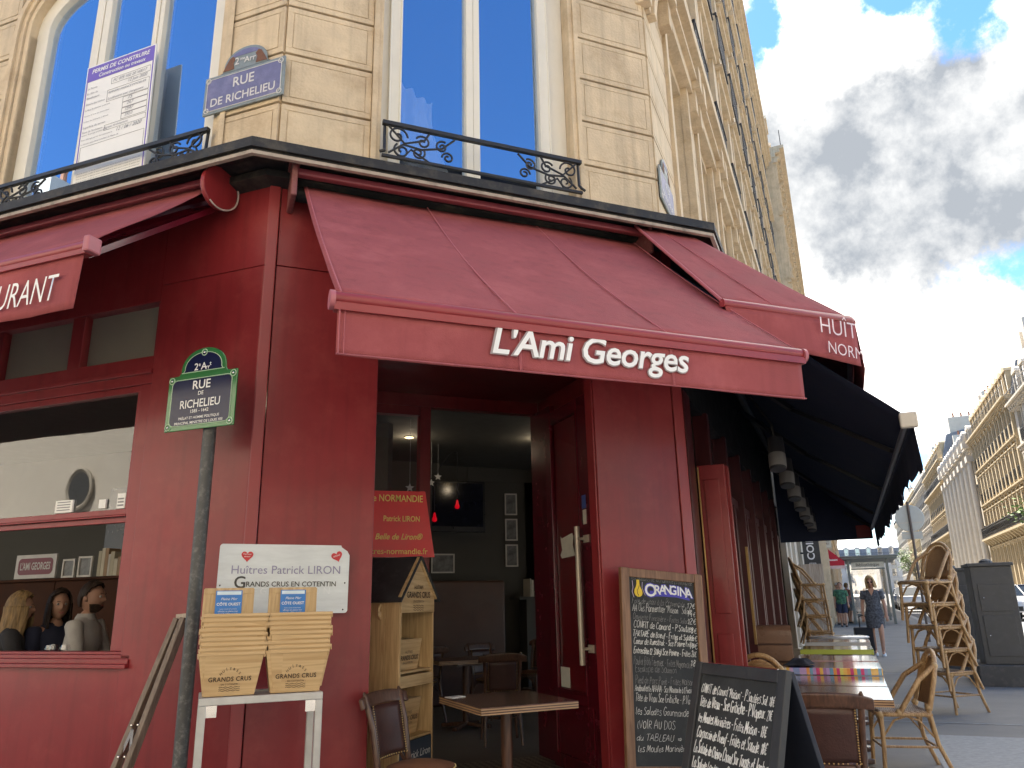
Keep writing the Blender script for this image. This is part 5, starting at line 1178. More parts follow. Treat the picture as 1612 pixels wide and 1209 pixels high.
for side, (nm, x0) in names_.items():
    gp = f'nested wooden baskets in the {nm}'
    for k in range(9):
        M = T3(x0+rnd.uniform(-.006,.006), 4.475+rnd.uniform(-.004,.004), .936+.0235*k) @ rot(rnd.uniform(-2.2,2.2))
        if k == 0: bt = basket(M, f'lowest basket of the {nm} with GRANDS CRUS printed on its front', gp, True)
        elif k == 1: bt = basket(M, f'plain rim of a basket nested in the {nm} on the steel stand', gp, False); b_src = bt
        else: dup(b_src, M, f'plain rim of a basket nested in the {nm} on the steel stand', 'basket', gp)
    # upright crate with a blue card, standing in the top basket
    M = T3(x0-.035, 4.50, 1.190) @ rot(rnd.uniform(-1,2))
    o = empty('upright_crate', M, f'small upright pine crate with blue card on top of the {nm}', 'crate')
    mb = MB(); mb.box(-.122,.122,-.030,-.022,0,.275); mb.box(-.122,.122,.035,.043,0,.275); mb.box(-.122,-.112,-.0215,.0345,.0,.275); mb.box(.112,.122,-.0215,.0345,.0,.275); mb.box(-.126,.126,-.034,-.0302,.245,.27); mb.box(-.126,-.092,-.033,-.0302,.0,.245); mb.box(.092,.126,-.033,-.0302,.0,.245); bx = mb.build('box', PINEZ, o, bevel=.002)
    mb = MB(); mb.box(-.066,.066,-.0365,-.0345,.05,.262); cd = mb.build('card', mat('blue card', (.03,.19,.55), .4), o)
    mb = MB(); mb.box(-.060,.060,-.0375,-.0368,.240,.258); mb.box(-.066,.066,-.0374,-.0368,.05,.088); mb.build_each('card_band', mat('pale card print', (.66,.78,.85), .4), cd)
    mb = MB(RX90); mb.prism([(-.028+.001,.088),(.03,.088),(.034,.104),(.020,.122),(-.004,.128),(-.024,.118),(-.034,.100)], .0376, .0382); mb.build('card_picture', WHITE, cd)
    texts([('Pleine Mer',T3(0,-.0370,.213) @ RX90,dict(width=.082,shear=.3)), ('CÔTE OUEST',T3(0,-.0370,.186) @ RX90,dict(width=.118,bold=.02)), ('huîtres creuses de Normandie',T3(0,-.0370,.166) @ RX90,dict(width=.085)), ('affinées en pleine mer',T3(0,-.0370,.153) @ RX90,dict(width=.10)), ('sur la côte ouest',T3(0,-.0370,.140) @ RX90,dict(width=.095))], 'lettering', WHITE, cd)
# sign panel on the wall
PN = empty('wall_sign', T3(.475,4.955,1.325) @ Matrix.Rotation(R(.4), 4, 'Y'), 'white GRANDS CRUS EN COTENTIN panel fixed on the red wall behind the baskets', 'sign')
SEA = mat('pale sea print', (.66,.70,.71), .35, var=.10, scale=4, stretch=(1,1,5)); w_, h_ = .765, .405
poly = rrect(w_, h_, .018); poly = [p for p in poly if not (p[0] > w_/2-.035 and p[1] > h_/2-.03)]
i_ = next(i for i, p in enumerate(poly) if p[0] < w_/2-.03 and p[1] > 0); poly[i_:i_] = [(w_/2,h_/2-.06),(w_/2-.015,h_/2-.035),(w_/2-.05,h_/2-.012),(w_/2-.055,h_/2)]
mb = MB(RX90 @ T3(0,h_/2,0)); mb.prism(poly, 0, .006); pnl = mb.build('board', SEA, PN)
texts([('Huîtres Patrick LIRON',T3(.01,-.0075,.232) @ RX90,dict(width=.635))], 'lettering', mat('lilac grey ink', (.27,.26,.40), .5), pnl)
texts([('G',T3(-.255,-.0075,.150) @ RX90,dict(height=.068,bold=.012)), ('RANDS CRUS EN COTENTIN',T3(.043,-.0075,.158) @ RX90,dict(width=.525,bold=.014,squash=1.0))], 'lettering', mat('dark grey ink', (.05,.05,.045), .5), pnl)
texts([('DÉGUSTATION',T3(.02,-.0075,.112) @ RX90,dict(width=.5))], 'lettering', mat('faint white ink', (.74,.77,.78), .5), pnl, spacing=1.4)
HEART = mat('red heart', (.55,.02,.03), .4); mb = MB(RX90)
for hx, hz, rt_ in ((-.225,.335,0), (.305,.338,.35)):
    hp = []
    for i in range(28):
        t = 2*math.pi*i/28; x = .034*math.sin(t)**3; y = .0022*(13*math.cos(t)-5*math.cos(2*t)-2*math.cos(3*t)-math.cos(4*t)); hp.append((hx+x*math.cos(rt_)-y*math.sin(rt_), hz+y*math.cos(rt_)+x*math.sin(rt_)))
    mb.prism(hp[::-1], .0065, .008)
mb.build_each('heart', HEART, pnl)
texts([('Fait avec',T3(-.225,-.0095,.342) @ RX90,dict(width=.045)), ('amour',T3(-.225,-.0095,.328) @ RX90,dict(width=.035)), ('amour',T3(.305,-.0095,.338) @ Matrix.Rotation(-.35,4,'Y') @ RX90,dict(width=.045))], 'lettering', WHITE, pnl)
mb = MB(); 
for x, z in ((-.365,.165),(.36,.178),(.355,.02)): mb.ball((x,-.006,z), .005, 6)
mb.build('screw', IRON, PN)
# folded trestle leaning on the wall
TRW = wood('weathered grey wood', (.12,.085,.06), (.23,.175,.13), .6, 'Z', 3)
TR = empty('folded_trestle', LP(.60,.42,0), 'folded brown wooden trestle leaning on the red wall left of the post', 'trestle')
TR.matrix_world = TR.matrix_world @ rot(-42.05)
top_ = Vector((.265,.30,1.31)); bot_ = Vector((-.02,.0,.0)); dx = Vector((.075,.0,.005))
for q in (0,1): mb = MB(); mb.bar(bot_+dx*q*1.5, top_+dx*q*.62, .034, .05, (0,1,0)); mb.build('rail', TRW, TR, bevel=.004)
mb = MB()
for t in (.45,.57): c = bot_.lerp(top_,t)+dx*.45+Vector((0,-.03,0)); mb.ball(c-dx*.25,.008,6); mb.ball(c+dx*.35,.008,6)
c = bot_.lerp(top_,.51)+dx*.5+Vector((0,-.028,0)); mb.bar(c+Vector((-.05,0,-.09)), c+Vector((.02,0,.06)), .018, .004, (0,1,0)); mb.bar(c+Vector((.02,0,-.08)), c+Vector((.02,0,.06)), .018, .004, (0,1,0)); mb.build('hinge', CHROME, TR)
mb = MB(); mb.bar(top_+Vector((-.01,0,.0)), top_+dx*.9, .05, .02, (0,1,0)); mb.build('end_cap', mat('pale worn tape', (.4,.33,.26), .7, var=.3, scale=40), TR)
# oyster house shelf in the entrance
OH = empty('display_house', T3(1.475,5.60,.02) @ rot(46), 'tall pine display shelf shaped like a house with a dark slate roof', 'display shelf')
W2, D2, E2, P2 = .24, .46, 1.42, 1.675                    # half width, depth, eaves, peak; gable faces -y
mb = MB(); mb.box(-W2,-W2+.015,0,D2,0,E2); mb.box(W2-.015,W2,0,D2,0,E2); mb.box(-W2+.0155,W2-.0155,D2-.012,D2,0,E2)
for i in range(4): mb.box(-W2-.006,-W2-.0005,.005+i*D2/4,.005+(i+1)*D2/4-.008,.02,E2-.005)
body = mb.build('side_board', PINEZ, OH, bevel=.002)
mb = MB(RX90); mb.prism([(-W2,E2-.13),(W2,E2-.13),(W2,E2-.01),(0,P2-.02),(-W2,E2-.01)], -.016, .004); gb = mb.build('gable', PINE, OH, bevel=.002)
texts([('GRANDS CRUS',T3(0,-.0055,E2-.028) @ RX90,dict(width=.34,squash=1.15,bold=.014)), ('EN COTENTIN',T3(0,-.0055,E2-.062) @ RX90,dict(width=.15)), ('HUÎTRES',T3(0,-.0055,E2+.032) @ RX90,dict(width=.13,bold=.008))], 'lettering', INK, gb)
mb = MB()
for k in range(3): mb.tube([(-.075+.15*i/24, -.0055, E2-.083-.015*k+.004*math.sin(i/24*math.pi*8)) for i in range(25)], .0016, 4)
mb.build('wave_mark', INK, gb)
mb = MB()
for sg in (-1,1): mb.bar((sg*(W2+.02),-.006,E2-.03),(0,-.006,P2-.005),.03,.022,(0,1,0))
mb.build('bargeboard', PINE, OH)
mb = MB()
for sg in (-1,1):
    p0 = Vector((0,0,P2+.005)); p1 = Vector((sg*(W2+.045),0,E2-.055))
    mb.add([p0+Vector((0,-.03,0)), p1+Vector((0,-.03,0)), p1+Vector((0,D2+.06,0)), p0+Vector((0,D2+.06,0))], [(0,1,2,3)])
mb.build('roof', mat('dark slate felt', (.035,.038,.042), .6, var=.3, scale=7, stain=((.10,.10,.10), .6, 9)), OH, solid=.012)
mb = MB()
for z in (.46,.86,.89): mb.box(-W2+.016,W2-.016,.01,D2-.013,z,z+.014)
mb.build_each('shelf', PINE, OH); mb = MB(); mb.box(-W2+.016,W2-.016,.0,.0095,.80,.874); mb.build('shelf_lip', PINE, OH)
mb = MB(); mb.box(-W2+.016,W2-.016,.004,.016,.02,.455); bs = mb.build('base_panel', mat('navy chalk panel', (.03,.045,.07), .7), OH)
texts([('Patrick Liron',T3(.02,.0025,.34) @ RX90,dict(width=.36))], 'lettering', CHALKW, bs, shear=.3)
mb = MB()
for y, z in ((.16,1.35),(.28,.78),(.36,1.02)): mb.tube([(-W2-.012,y,z),(-W2-.03,y,z-.03),(-W2-.03,y,z-.07),(-W2-.012,y,z-.10),(-W2-.012,y,z-.05)], .012, 6)
mb.build('hook', PINE, OH)
for z, lab in ((.874,'pine oyster box on the upper shelf of the house shaped display'), (.475,'pine oyster box on the lower shelf of the house shaped display')):
    ob = empty('oyster_box', OH.matrix_world @ T3(0,.12,z), lab, 'box', 'pine boxes in the house shaped display')
    mb = MB(); hh = .235; mb.add([(-.155,-.03,.0),(.155,-.03,0),(.185,-.055,hh),(-.185,-.055,hh),(-.155,.2,0),(.155,.2,0),(.185,.25,hh),(-.185,.25,hh)], [(0,1,2,3),(5,4,7,6),(1,5,6,2),(4,0,3,7),(3,2,6,7),(0,4,5,1)]); bd = mb.build('body', PINE, ob, bevel=.003)
    texts([('GRANDS CRUS',T3(0,-.0465,.095) @ Matrix.Rotation(R(6),4,'X') @ RX90,dict(width=.27,squash=1.1,bold=.014)), ('EN COTENTIN',T3(0,-.0425,.068) @ Matrix.Rotation(R(6),4,'X') @ RX90,dict(width=.14)), ('HUÎTRES',T3(0,-.0505,.138) @ Matrix.Rotation(R(6),4,'X') @ RX90,dict(width=.10))], 'lettering', INK, bd)
# red sign behind it
RS = empty('hanging_sign', T3(1.30,6.22,1.735), 'red sloping oyster sign with yellow lettering just above the house shaped display', 'sign')
mb = MB(RX90); mb.prism([(-.62,0),(.47,0),(.385,.535),(-.62,.52)], 0, .012); rs = mb.build('board', mat('red sign board', (.70,.014,.018), .4, var=.06), RS)
texts([('HUÎTRES de NORMANDIE',T3(.365,-.0135,.445) @ RX90,dict(width=.70,squash=1.25,bold=.01))], 'lettering', YL := mat('yellow lettering', (.85,.66,.16), .5), rs, align='RIGHT')
texts([('Patrick LIRON',T3(.19,-.0135,.285) @ RX90,dict(width=.30,squash=1.25,bold=.01)), ("Belle de Liron®",T3(.165,-.0135,.140) @ RX90,dict(width=.39,squash=1.1,bold=.014,shear=.3)), ('www.huitres-normandie.fr',T3(.06,-.0135,.025) @ RX90,dict(width=.70,bold=.004))], 'lettering', YL, rs)
# ================================================================== inside the cafe
TV = empty('television', T3(3.58,11.22,2.42), 'black flat television on the grey wall seen through the doorway', 'television')
mb = MB(); mb.box(-.47,.42,.0,.05,0,.78); tvb = mb.build('casing', mat('black tv plastic', (.012,.012,.016), .3), TV, bevel=.01); mb = MB(); mb.box(-.43,.38,-.004,-.001,.08,.74); mb.build('screen', mat('dark tv screen', (.008,.010,.022), .12), tvb)
FR_ = mat('white picture frame', (.60,.58,.54), .6); PIC = mat('grey photo print', (.16,.16,.16), .5, var=.8, scale=7)
def picture(M, w, h, label, grp=None):
    o = empty('picture', M, label, 'picture', grp); mb = MB()
    for a in ((-w/2,w/2,0,.02),(-w/2,w/2,h-.02,h),(-w/2,-w/2+.02,.02,h-.02),(w/2-.02,w/2,.02,h-.02)): mb.box(a[0],a[1],-.02,.0,a[2],a[3])
    mb.build('frame', FR_, o); mb = MB(); mb.box(-w/2+.02,w/2-.02,-.008,-.001,.02,h-.02); mb.build('print', PIC, o); return o
picture(T3(3.34,11.28,1.82), .36, .28, 'framed grey photo low on the wall under the television')
for i in range(3): picture(T3(4.52,11.47,2.72-.40*i) @ rot(-8), .20, .34, ['uppermost','middle','lowest'][i]+' framed photo in the column beside the inner passage', 'photos in a column')
mb = MB(T3(0,0,.018)); mb.box(2.2,4.20,10.95,11.25,0,1.68); 
bnk = tag(mb.build('padded_bench', mat('brown padded panel', (.085,.035,.022), .5, var=.2, scale=3), bevel=.03), 'tall brown padded bench against the back wall of the dim room', 'bench')
mb = MB(); mb.box(4.45,5.6,11.0,11.4,1.42,1.46); mb.box(4.6,5.6,11.1,11.4,.0,1.42); tag(mb.build('counter', ROOMW), 'grey counter ledge holding books at the right of the dim room', 'counter')
CREAM = mat('cream paper', (.50,.46,.38), .7)
mb = MB(T3(4.62,11.08,1.461) @ rot(10)); mb.box(-.02,.0,-.1,.1,0,.26); mb.box(.01,.04,-.1,.1,0,.24); tag(mb.build('book', CREAM), 'pale books leaning on the grey counter ledge', 'books')
mb = MB(T3(4.90,11.06,1.461)); mb.box(-.15,.15,-.1,.1,0,.08); tag(mb.build('box', CREAM), 'flat cream box lying on the grey counter ledge', 'box')
REDL = mat('red lit lamp', (.5,.01,.03), .3, emit=((1,.0,.015), .05))
cablem = IRON
for i, (x, y, z, lab) in enumerate(((3.13,9.9,2.62,'small glowing red pendant lamp at the centre of the doorway view'), (2.76,9.7,2.42,'small glowing red pendant lamp half behind the doorway post'))):
    o = empty('pendant_lamp', T3(x,y,z), lab, 'lamp', 'red pendant lamps'); mb = MB(); mb.lathe([(.008,.10),(.014,.085),(.02,.05),(.030,.025),(.033,.0),(.022,-.018),(.004,-.022)], 14); mb.build('shade', REDL, o, smooth=50)
    mb = MB(); mb.tube([(0,0,.12),(0,0,.75-.2*i)],.006,5); mb.tube([(0,0,.75-.2*i),(-.1,.02,.73-.2*i),(-.25,.1,.5-.2*i),(-.75,.3,.10)],.006,5); mb.build('cord', IRON, o)
SPOT = mat('lit ceiling spot', (.9,.7,.3), .3, emit=((1,.66,.22), 1.2))
def spot(p, lab, e=.5):
    o = empty('ceiling_spot', T3(*p), lab, 'lamp', 'ceiling spots'); mb = MB(); mb.lathe([(.055,-.004),(.05,-.012),(.0,-.014)][::-1], 14); mb.build('lens', SPOT, o); mb = MB(); mb.tube([(.06*math.cos(t*.52),.06*math.sin(t*.52),-.006) for t in range(12)],.008,5,True); mb.build('ring', GREYM, o)
    l = bpy.data.lights.new('ceiling_spot', 'POINT'); l.energy = e; l.color = (1,.8,.55); l.shadow_soft_size = .06; lo = bpy.data.objects.new('bulb', l); COL.objects.link(lo); lo.parent = o; lo.location = (0,0,-.12)
spot((1.95+.42,9.55,3.468), 'lit ceiling spot seen through the glass beside the entrance')
spot((4.0,9.2,3.468), 'lit ceiling spot above the inner tables', .35)
p_ = FL @ Vector((-2.2,1.9,3.468)); spot(tuple(p_), 'lit ceiling spot above the diners behind the left window', .7)
STAR = mat('white paper star', (.6,.6,.6), .6)
for i, (x, y, z) in enumerate(((2.86,9.9,3.02),(2.74,9.8,2.92),(2.15,8.6,2.66))):
    mb = MB(T3(x,y,z)); pts = [((.055 if k % 2 == 0 else .023)*math.sin(k*math.pi/5), (.055 if k % 2 == 0 else .023)*math.cos(k*math.pi/5)) for k in range(10)]
    mb.prism(pts, 0, .006, RX90); mb.tube([(0,0,.05),(0,0,3.468-z)], .0015, 4); tag(mb.build('hanging_star', STAR), 'small white paper star hung from the cafe ceiling', 'ornament', 'paper stars')
# behind the left window (frame of the left facade, y into the room)
def LI(x, y, z): return FL @ T3(x, y, z)
WAINS = mat('brown wainscot', (.062,.028,.018), .8, var=.2, scale=3, spec=.1)
mb = MB(FL)
for i in range(7): mb.box(-9+i*1.1, -7.91+i*1.1, 2.55, 2.60, 0, 1.70)
mb.box(-9,-1.35,2.50,2.62,1.70,1.73); mb.box(-9,-1.35,2.48,2.6,.0,.62); tag(mb.build('high_bench', WAINS, bevel=.008), 'long high brown panelled bench back behind the three diners', 'bench')
mb = MB(FL); mb.box(-4.35,-3.35,2.9,2.95,1.90,2.75); mb.box(-3.1,-2.85,2.85,2.95,1.74,2.9); tag(mb.build('dark_cupboard', mat('dark blue screen', (.012,.014,.03), .3)), 'dark blue cupboard and screen above the bench behind the diners', 'cupboard')
rnd = random.Random(5); x = -3.95
for i in range(11):
    w_ = rnd.uniform(.03,.055); h_ = rnd.uniform(.16,.30); mb = MB(LI(x,2.56,1.731)); mb.box(0,w_-.003,-.07,.09,0,h_)
    tag(mb.build('book', mat('book %d' % (i % 4), [(.42,.38,.28),(.5,.46,.36),(.3,.2,.12),(.46,.44,.40)][i % 4], .7)), 'book standing in the row on the high bench ledge', 'book', 'books on the bench ledge'); x += w_
picture(LI(-4.18,2.55,1.732), .20, .22, 'small white framed picture standing left of the ledge books', 'frames on the ledge'); picture(LI(-4.42,2.55,1.732), .18, .20, 'small dim framed picture farther left on the bench ledge', 'frames on the ledge')
mb = MB(LI(-3.20,2.56,1.732)); mb.prism([(-.07,0),(.07,0),(.13,.12),(-.13,.12)], -.05, .05, RX90); tag(mb.build('bowl', mat('red bowl', (.30,.015,.03), .4)), 'red bowl on the bench ledge right of the books', 'bowl')
SP = empty('wall_plaque', LI(-4.92,2.56,1.74), "small white and wine red plaque lettered L'AMI GEORGES above the bench", 'sign')
mb = MB(); mb.box(-.32,.30,-.02,0,0,.26); q = mb.build('board', mat('dull white plaque', (.52,.50,.48), .5), SP); mb = MB(RX90 @ T3(-.01,.13,0)); mb.prism(rrect(.53,.18,.05), .0205, .023); mb.build('field', mat('plaque red', (.16,.015,.03), .5), q)
texts([("L'AMI GEORGES",T3(-.01,-.0235,.095) @ RX90,dict(width=.46,squash=1.7,bold=.02))], 'lettering', mat('dull white paint', (.5,.48,.46), .5), q)
# ================================================================== people
def head(mb, M, r=1., beard=0):
    nu, nv = 30, 24
    def fn(u, v):
        az = (u-.5)*2*math.pi; el = (v-.5)*math.pi; ce, se = math.cos(el), math.sin(el)
        x, y, z = .074*ce*math.sin(az), -.093*ce*math.cos(az), .118*se
        d = math.degrees; A, E = d(az), d(el); f = 0
        f += .024*math.exp(-(A/9)**2-((E+9)/10)**2)+.010*math.exp(-(A/7)**2-((E-4)/10)**2)
        for sg in (-1,1): f -= .008*math.exp(-((A-sg*24)/11)**2-((E-6)/8)**2); f += .004*math.exp(-((A-sg*24)/16)**2-((E-19)/6)**2)
        f += .007*math.exp(-(A/15)**2-((E+33)/5)**2)-.004*math.exp(-(A/15)**2-((E+26)/4)**2)+.014*math.exp(-(A/22)**2-((E+56)/12)**2)
        k = 1+f/.1
        if E < -15: x *= 1-.22*min(1, (-15-E)/50)
        return M @ (Vector((x*(1+.3*f/.1), y*k, z))*r)
    mb.grid(fn, nu, nv)
    for sg in (-1,1): mb.loft([(M @ (Vector((sg*.070,.008,-.03))*r), .008*r, .012*r), (M @ (Vector((sg*.080,.012,-.005))*r), .010*r, .018*r), (M @ (Vector((sg*.082,.016,.022))*r), .007*r, .014*r)], 8)
def hairshell(M, r, keep, drop=0., wid=1.12, name='hair', m=None, parent=None, seed=1):
    """hair cap round the head; drop = length of the hanging part below the ears"""
    rnd = random.Random(seed); mb = MB(); ph = rnd.uniform(0, 6)
    def fn(u, v):
        az = (u-.5)*2*math.pi; el = R(-30+120*v); A = abs(math.degrees(az)); k = wid+.025*math.sin(az*9+ph)*math.sin(v*7+ph)
        x, y, z = .080*k*math.cos(el)*math.sin(az), -.098*k*math.cos(el)*math.cos(az), .122*k*math.sin(el)+.004
        lim = keep                                              # the face stays open in front
        if A < lim:
            zmin = .074+.03*math.cos(az/R(lim)*math.pi/2); z = max(z, zmin)
            if z <= zmin+1e-6: y = -.085*math.sqrt(max(.1, 1-(z/.13)**2))*math.cos(az)*1.06-.006
        elif not drop and A < 118:
            zmin = .012+(.04 if A < keep+14 else 0)
            if z < zmin: z = zmin; x *= .97
        elif not drop: z = max(z, -.062)
        z += .004*math.sin(az*23+ph)*math.sin(v*17); 
        return M @ (Vector((x, y, z))*r)
    mb.grid(fn, 56, 18)
    if drop:
        def g(u, v):
            az = R(keep-12)+u*(2*math.pi-2*R(keep-12)); k = wid+.06*math.sin(az*11+ph+v*5)*(.25+v)+.03*math.sin(az*29+v*9)+.05*v
            x, y = .082*k*math.sin(az), -.100*k*math.cos(az); z = -.03-drop*v*(1+.06*math.sin(az*9))
            if v > .4 and drop > .15: y += .02*(v-.4)
            return M @ (Vector((x, y, z+.05*(1-v)))*r)
        mb.grid(g, 70, 12)
    return mb.build(name, m, parent, smooth=70, solid=.006)
def face_bits(M, r, parent, glasses=False, smile=0.):
    if glasses:
        mb = MB()
        for sg in (-1,1): mb.ball(M @ (Vector((sg*.031,-.088,.012))*r), .022*r, 8, (1,.45,.8)); mb.tube([M @ (Vector((sg*.05,-.078,.018))*r), M @ (Vector((sg*.080,.0,.02))*r)], .003, 4)
        mb.tube([M @ (Vector((-.012,-.098,.016))*r), M @ (Vector((.012,-.098,.016))*r)], .003, 4); mb.build('sunglasses', BLACK, parent, smooth=60)
    else:
        mb = MB()
        for sg in (-1,1): mb.ball(M @ (Vector((sg*.030,-.0815,.012))*r), .0105*r, 8)
        mb.build('eye', mat('eye white', (.30,.28,.26), .3), parent); mb = MB()
        for sg in (-1,1): mb.ball(M @ (Vector((sg*.030,-.0895,.012))*r), .0052*r, 6)
        mb.build('iris', BLACK, parent)
    mb = MB(); mb.tube([M @ (Vector((x,-.092+.16*abs(x)**1.3,-.062+smile*abs(x)*4))*r) for x in (-.024,-.012,0,.012,.024)], [.002,.004,.0045,.004,.002], 6); mb.build('lips', mat('lips', (.36,.10,.09), .5), parent)
    mb = MB()
    for sg in (-1,1): mb.tube([M @ (Vector((sg*x,-.094+.25*(x-.02)**1.0*.6,.034))*r) for x in (.014,.028,.044)], [.002,.0032,.0015], 5)
    mb.build('eyebrow', mat('eyebrow', (.06,.035,.02), .8), parent)
def body(o, J, skin, r=1.):
    """one skinned surface from joints to finger tips, with the head grown in"""
    V = []; E = []; RR = []
    def v(p, rad, par=None):
        V.append(Vector(p)); RR.append(rad if isinstance(rad, tuple) else (rad, rad))
        if par is not None: E.append((par, len(V)-1))
        return len(V)-1
    pel = v(J['pelvis'], (.125,.10)); ch = v(J['chest'], (.135,.10), v((Vector(J['pelvis'])+Vector(J['chest']))/2, (.115,.09), pel))
    nb = v(J['neck'], .056, ch); hb = v(J['head'], (.052,.052), nb)
    for sd in 'lr':
        if 'sh'+sd not in J: continue
        sh = v(J['sh'+sd], .055, ch); el = v(J['el'+sd], .040, sh); fa = v(Vector(J['el'+sd]).lerp(Vector(J['wr'+sd]), .35), .040, el); wr = v(J['wr'+sd], .027, fa)
        dr = (Vector(J['wr'+sd])-Vector(J['el'+sd])).normalized(); dr = (dr+Vector(J.get('hd'+sd, (0,0,0)))).normalized(); side = dr.cross(Vector((0,-1,.15))).normalized()
        pm = v(Vector(J['wr'+sd])+dr*.055, (.036,.018), wr); kn = v(Vector(J['wr'+sd])+dr*.095, (.040,.014), pm)
        nrm = dr.cross(side)
        for i, ln in enumerate((.062,.074,.068,.052)):
            b0 = Vector(V[kn])+side*(.027-.018*i); a = v(b0+dr*ln*.45+nrm*.006, .0088, kn); v(b0+dr*ln*.85+nrm*.024, .0075, a)
        t0 = v(Vector(V[wr])+dr*.03+side*.035, .011, wr); v(Vector(V[wr])+dr*.075+side*.052, .0085, t0)
        if 'kn'+sd in J:
            hp = v(J['hp'+sd], .09, pel); kn_ = v(J['kn'+sd], .058, hp); cf = v(Vector(J['kn'+sd]).lerp(Vector(J['an'+sd]), .32), .054, kn_); an = v(J['an'+sd], .035, cf)
            v(Vector(J['an'+sd])+Vector(J.get('ft'+sd, (0,-.13,-.055))), (.036,.025), an)
    me = bpy.data.meshes.new('b'); me.from_pydata([tuple(p) for p in V], E, []); t = bpy.data.objects.new('b', me); COL.objects.link(t)
    t.modifiers.new('skin', 'SKIN'); me.skin_vertices[0].data[0].use_root = True
    for i, q in enumerate(RR): me.skin_vertices[0].data[i].radius = q
    sb = t.modifiers.new('sub', 'SUBSURF'); sb.levels = sb.render_levels = 2
    ev = bpy.data.meshes.new_from_object(t.evaluated_get(bpy.context.evaluated_depsgraph_get()))
    bpy.data.objects.remove(t)
    mb = MB(); mb.v = [q.co.copy() for q in ev.vertices]; mb.f = [list(p.vertices) for p in ev.polygons]; mb.m = [0]*len(mb.f)
    H = Matrix.Translation(Vector(J['head'])+Vector((0,-.012,.085))) @ J.get('hrot', Matrix.Identity(4)); head(mb, H, r)
    mb.build('body', skin, o, smooth=75); return H
def stand(sw=.0, arm=.0):
    """joints of a 1.68 m figure in mid-step, facing -Y"""
    J = dict(pelvis=(0,0,.93), chest=(0,0,1.25), neck=(0,.012,1.41), head=(0,.0,1.475))
    for sd, sx in (('r',-1), ('l',1)):
        J.update({'sh'+sd:(sx*.165,.01,1.36), 'el'+sd:(sx*.225,.03,1.10), 'wr'+sd:(sx*.24,-.03-arm*sx,.87), 'hp'+sd:(sx*.088,0,.88), 'kn'+sd:(sx*.095,-.04-sw*sx*.5,.49), 'an'+sd:(sx*.085,.0-sw*sx,.085)})
    return J
HAIRB = mat('blonde hair', (.42,.27,.11), .6, var=.6, scale=60, stretch=(1,1,.12), bump=.5, bscale=90); HAIRD = mat('dark brown hair', (.026,.015,.010), .65, var=.6, scale=60, stretch=(1,1,.12), bump=.5, bscale=90, spec=.25); HAIRX = mat('dull blonde hair', (.22,.14,.06), .65, var=.65, scale=60, stretch=(1,1,.12), bump=.5, bscale=90)
def sleeve(mb, a, b, c, r0, r1, upto=.75):
    a, b = Vector(a), Vector(b); mb.tube([a+(a-b).normalized()*.02, a, a.lerp(b,.5), a.lerp(b,upto)], [r0*.8, r0, (r0+r1)/2, r1], 12)
# --- woman walking with a dark case
PW = empty('person', Matrix.Translation(RP(13.7,1.50)) @ rot(-44.4-4), 'woman in short grey patterned dress and sunglasses walking with a dark case', 'person')
J = stand(.13,.03); J['hrot'] = Matrix.Rotation(R(-8),4,'Y') @ Matrix.Rotation(R(6),4,'X'); J['wrr'] = (-.235,.0,.86)
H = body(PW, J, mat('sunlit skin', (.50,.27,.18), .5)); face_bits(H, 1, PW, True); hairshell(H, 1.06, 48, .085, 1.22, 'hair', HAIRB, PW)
DRESS = mat('grey patterned dress', (.085,.088,.10), .8, var=.95, scale=26)
mb = MB(); mb.loft([((0,.01,1.405),.10,.055), ((0,.005,1.37),.175,.085), ((0,0,1.29),.175,.115), ((0,-.005,1.19),.165,.118), ((0,0,1.06),.15,.11), ((0,0,.93),.185,.135), ((0,-.01,.80),.195,.14), ((0,-.015,.66),.185,.14), ((0,-.015,.58),.18,.14)], 26)
for sd in 'lr': sleeve(mb, J['sh'+sd], J['el'+sd], 0, .072, .062, .62)
mb.build('dress', DRESS, PW, smooth=70)
mb = MB(RX90); mb.prism([(-.062,1.41),(0,1.27),(.062,1.41)], .099, .116); mb.build('neckline', mat('sunlit skin', (.50,.27,.18), .5), PW)
SHOE = mat('white shoes', (.7,.7,.7), .6)
for sd in 'lr':
    a = Vector(J['an'+sd]); mb = MB(); mb.loft([(a+Vector((0,.06,-.075)),.035,.012), (a+Vector((0,.03,-.055)),.045,.05), (a+Vector((0,-.02,-.03)),.046,.075)], 14); mb.loft([(a+Vector((0,.055,-.083)),.036,.03,), (a+Vector((0,-.05,-.083)),.05,.115), (a+Vector((0,-.05,-.055)),.048,.11), (a+Vector((0,-.03,-.02)),.035,.06)], 14); mb.build('shoe', SHOE, PW, smooth=60)
CS_ = empty('suitcase', Matrix.Translation(RP(13.7,1.24)) @ rot(-44.4+5), 'black travel case carried in the right hand of the walking woman', 'suitcase')
mb = MB(); mb.box(-.21,.17,-.13,.13,.10,.60); mb.build('case_body', mat('black case fabric', (.012,.012,.016), .7, var=.3), CS_, bevel=.03); mb = MB(); mb.tube([(-.08,0,.60),(-.07,0,.83),(.0,0,.86),(.07,0,.83),(.08,0,.60)], .013, 8); mb.build('handle', BLACK, CS_, smooth=40)
mb = MB()
for x in (-.16,.12): mb.lathe([(.035,-.02),(.04,-.015),(.04,.015),(.035,.02)], 12, T3(x,.1,.045) @ Matrix.Rotation(R(90),4,'Y'))
mb.build('wheel', BLACK, CS_)
